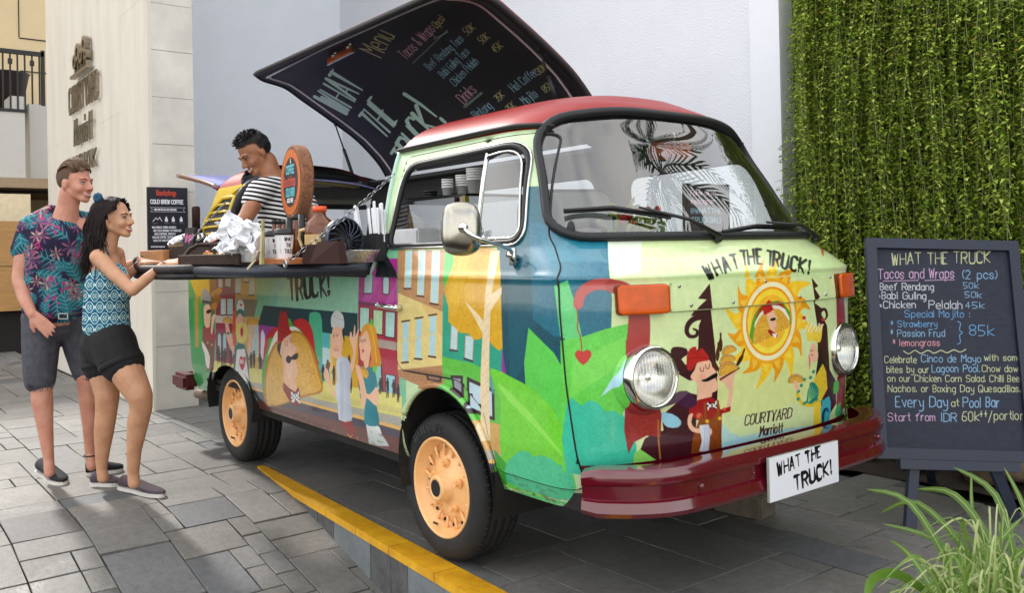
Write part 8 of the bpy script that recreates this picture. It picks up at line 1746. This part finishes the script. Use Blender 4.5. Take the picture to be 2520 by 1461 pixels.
wv1 = (B2[-1][0] - B2[-2][0]).normalized(); sw = band(B2[-1][0] - wv1 * .03, wv1, .027, .014, mat('brown_watch_strap', (70, 44, 44), .5), 'smartwatch', wom); wv3 = (B1[-1][0] - B1[-2][0]).normalized(); band(B1[-1][0] + wv3 * .004, wv3, .024, .0022, mat('thin_bracelet', (70, 34, 28), .5), 'bracelet', wom)
# ------------------------------------------------ vendor in the striped shirt
ven = empty('person', 'smiling vendor in a black and white striped t-shirt leaning over the counter from the truck', 'person', on((705, 700), 0, -2.3))
b = MB()
chainl(b, [(676, 452, 5.42, 34), (664, 425, 5.40, 27), (654, 398, 5.40, 27)]); chainl(b, [(690, 500, 5.42, 52), (705, 580, 5.42, 48), (712, 700, 5.45, 50)]); chainl(b, [(640, 470, 5.28, 27), (686, 462, 5.42, 32), (738, 480, 5.58, 26)])
C1 = chainl(b, [(636, 472, 5.28, 25), (622, 505, 5.22, 22), (604, 538, 5.16, 19), (580, 560, 5.12, 16), (556, 578, 5.08, 12)]); C2 = chainl(b, [(744, 484, 5.58, 24), (770, 530, 5.52, 20), (776, 560, 5.45, 17), (762, 590, 5.36, 13), (748, 605, 5.30, 12)])
hand(b, C1[-1][0], -RIGHT * .80 - UP * .42 - AWAY * .2, UP * .8 - AWAY * .3, .185, .3, -1); hand(b, C2[-1][0], -RIGHT * .6 - UP * .6, UP, .18, .3, 1)
for s_ in (-.10, .10): pz = on((715, 700), 0, -2.3); hp_ = at(712 + s_ * 300, 700, 5.45); cap(b, hp_, .085, Vector((hp_.x, hp_.y, .52)), .045)
HS_ = hframe(at(627, 378, 5.36), -RIGHT * .66 - AWAY * .60 - UP * .66, UP + RIGHT * -.10); head(b, HS_, 1.0); organic('body', b, SKS, ven); face(HS_, ven, 1.0, (36, 22, 14), (26, 18, 14), lip=(150, 76, 62))
M_vh = mat('black_hair', (24, 21, 22), .6, spec=.25, var=.5, scale=40, bump=.6, bscale=120)
haircap('hair', HS_, 1.0, (.106, .083, .104), lambda p: (p.z > .060 + .25 * max(0, p.x) and p.x < .082) or (p.x < -.005 and p.z > -.035) and not (abs(p.y) > .06 and p.x > -.03 and p.z < .01), M_vh, ven, .005, 2)
b = MB()
for k in range(240):
    a, r = rh.uniform(0, 6.28), rh.uniform(0, 1) ** .5; x, y = -.01 + .082 * r * math.cos(a), .068 * r * math.sin(a); z = .034 + .104 * math.sqrt(max(0, 1 - (r * .8) ** 2)); p = Vector((x, y, z)); d = Vector((x * .9 + .015, y * .9, .055)).normalized() * rh.uniform(.012, .024); b.tube([HS_ @ p, HS_ @ (p + d * .6), HS_ @ (p + d + Vector((.006, 0, -.003)))], [.0035, .0025, .0008], 4)
b.build('spiky_hair', M_vh, ven, True)['kind'] = 'stuff'
st_ = Canvas(64, 900, (226, 226, 226))
for k in range(40): y = k * 24; st_.poly((24, 23, 27), [(0, y), (64, y), (64, y + 11.5), (0, y + 11.5)])
b = MB(); chainl(b, [(680, 488, 5.40, 52), (690, 520, 5.42, 58), (705, 590, 5.42, 56), (712, 660, 5.44, 56)]); chainl(b, [(650, 470, 5.30, 34), (688, 464, 5.42, 34), (734, 480, 5.56, 32)]); chainl(b, [(638, 472, 5.28, 31), (624, 494, 5.24, 28), (622, 497, 5.24, 28)]); chainl(b, [(742, 486, 5.58, 30), (758, 514, 5.55, 27)])
ss = organic('striped_shirt', b, None, ven, .009, 4); planar_uv(ss, at(690, 540, 5.4), .5, 1.0, -.16); ss.data.materials.append(img_mat('stripes', st_.a, .8, spec=.2))
b = MB(); chainl(b, [(712, 690, 5.45, 54), (712, 720, 5.45, 54)]); 
for s_ in (-.10, .10): hp_ = at(712 + s_ * 300, 710, 5.45); cap(b, hp_, .095, Vector((hp_.x, hp_.y, .54)), .055)
organic('trousers', b, M_bs, ven, .012, 3)
print('script seconds', round(time.time() - T0, 1))
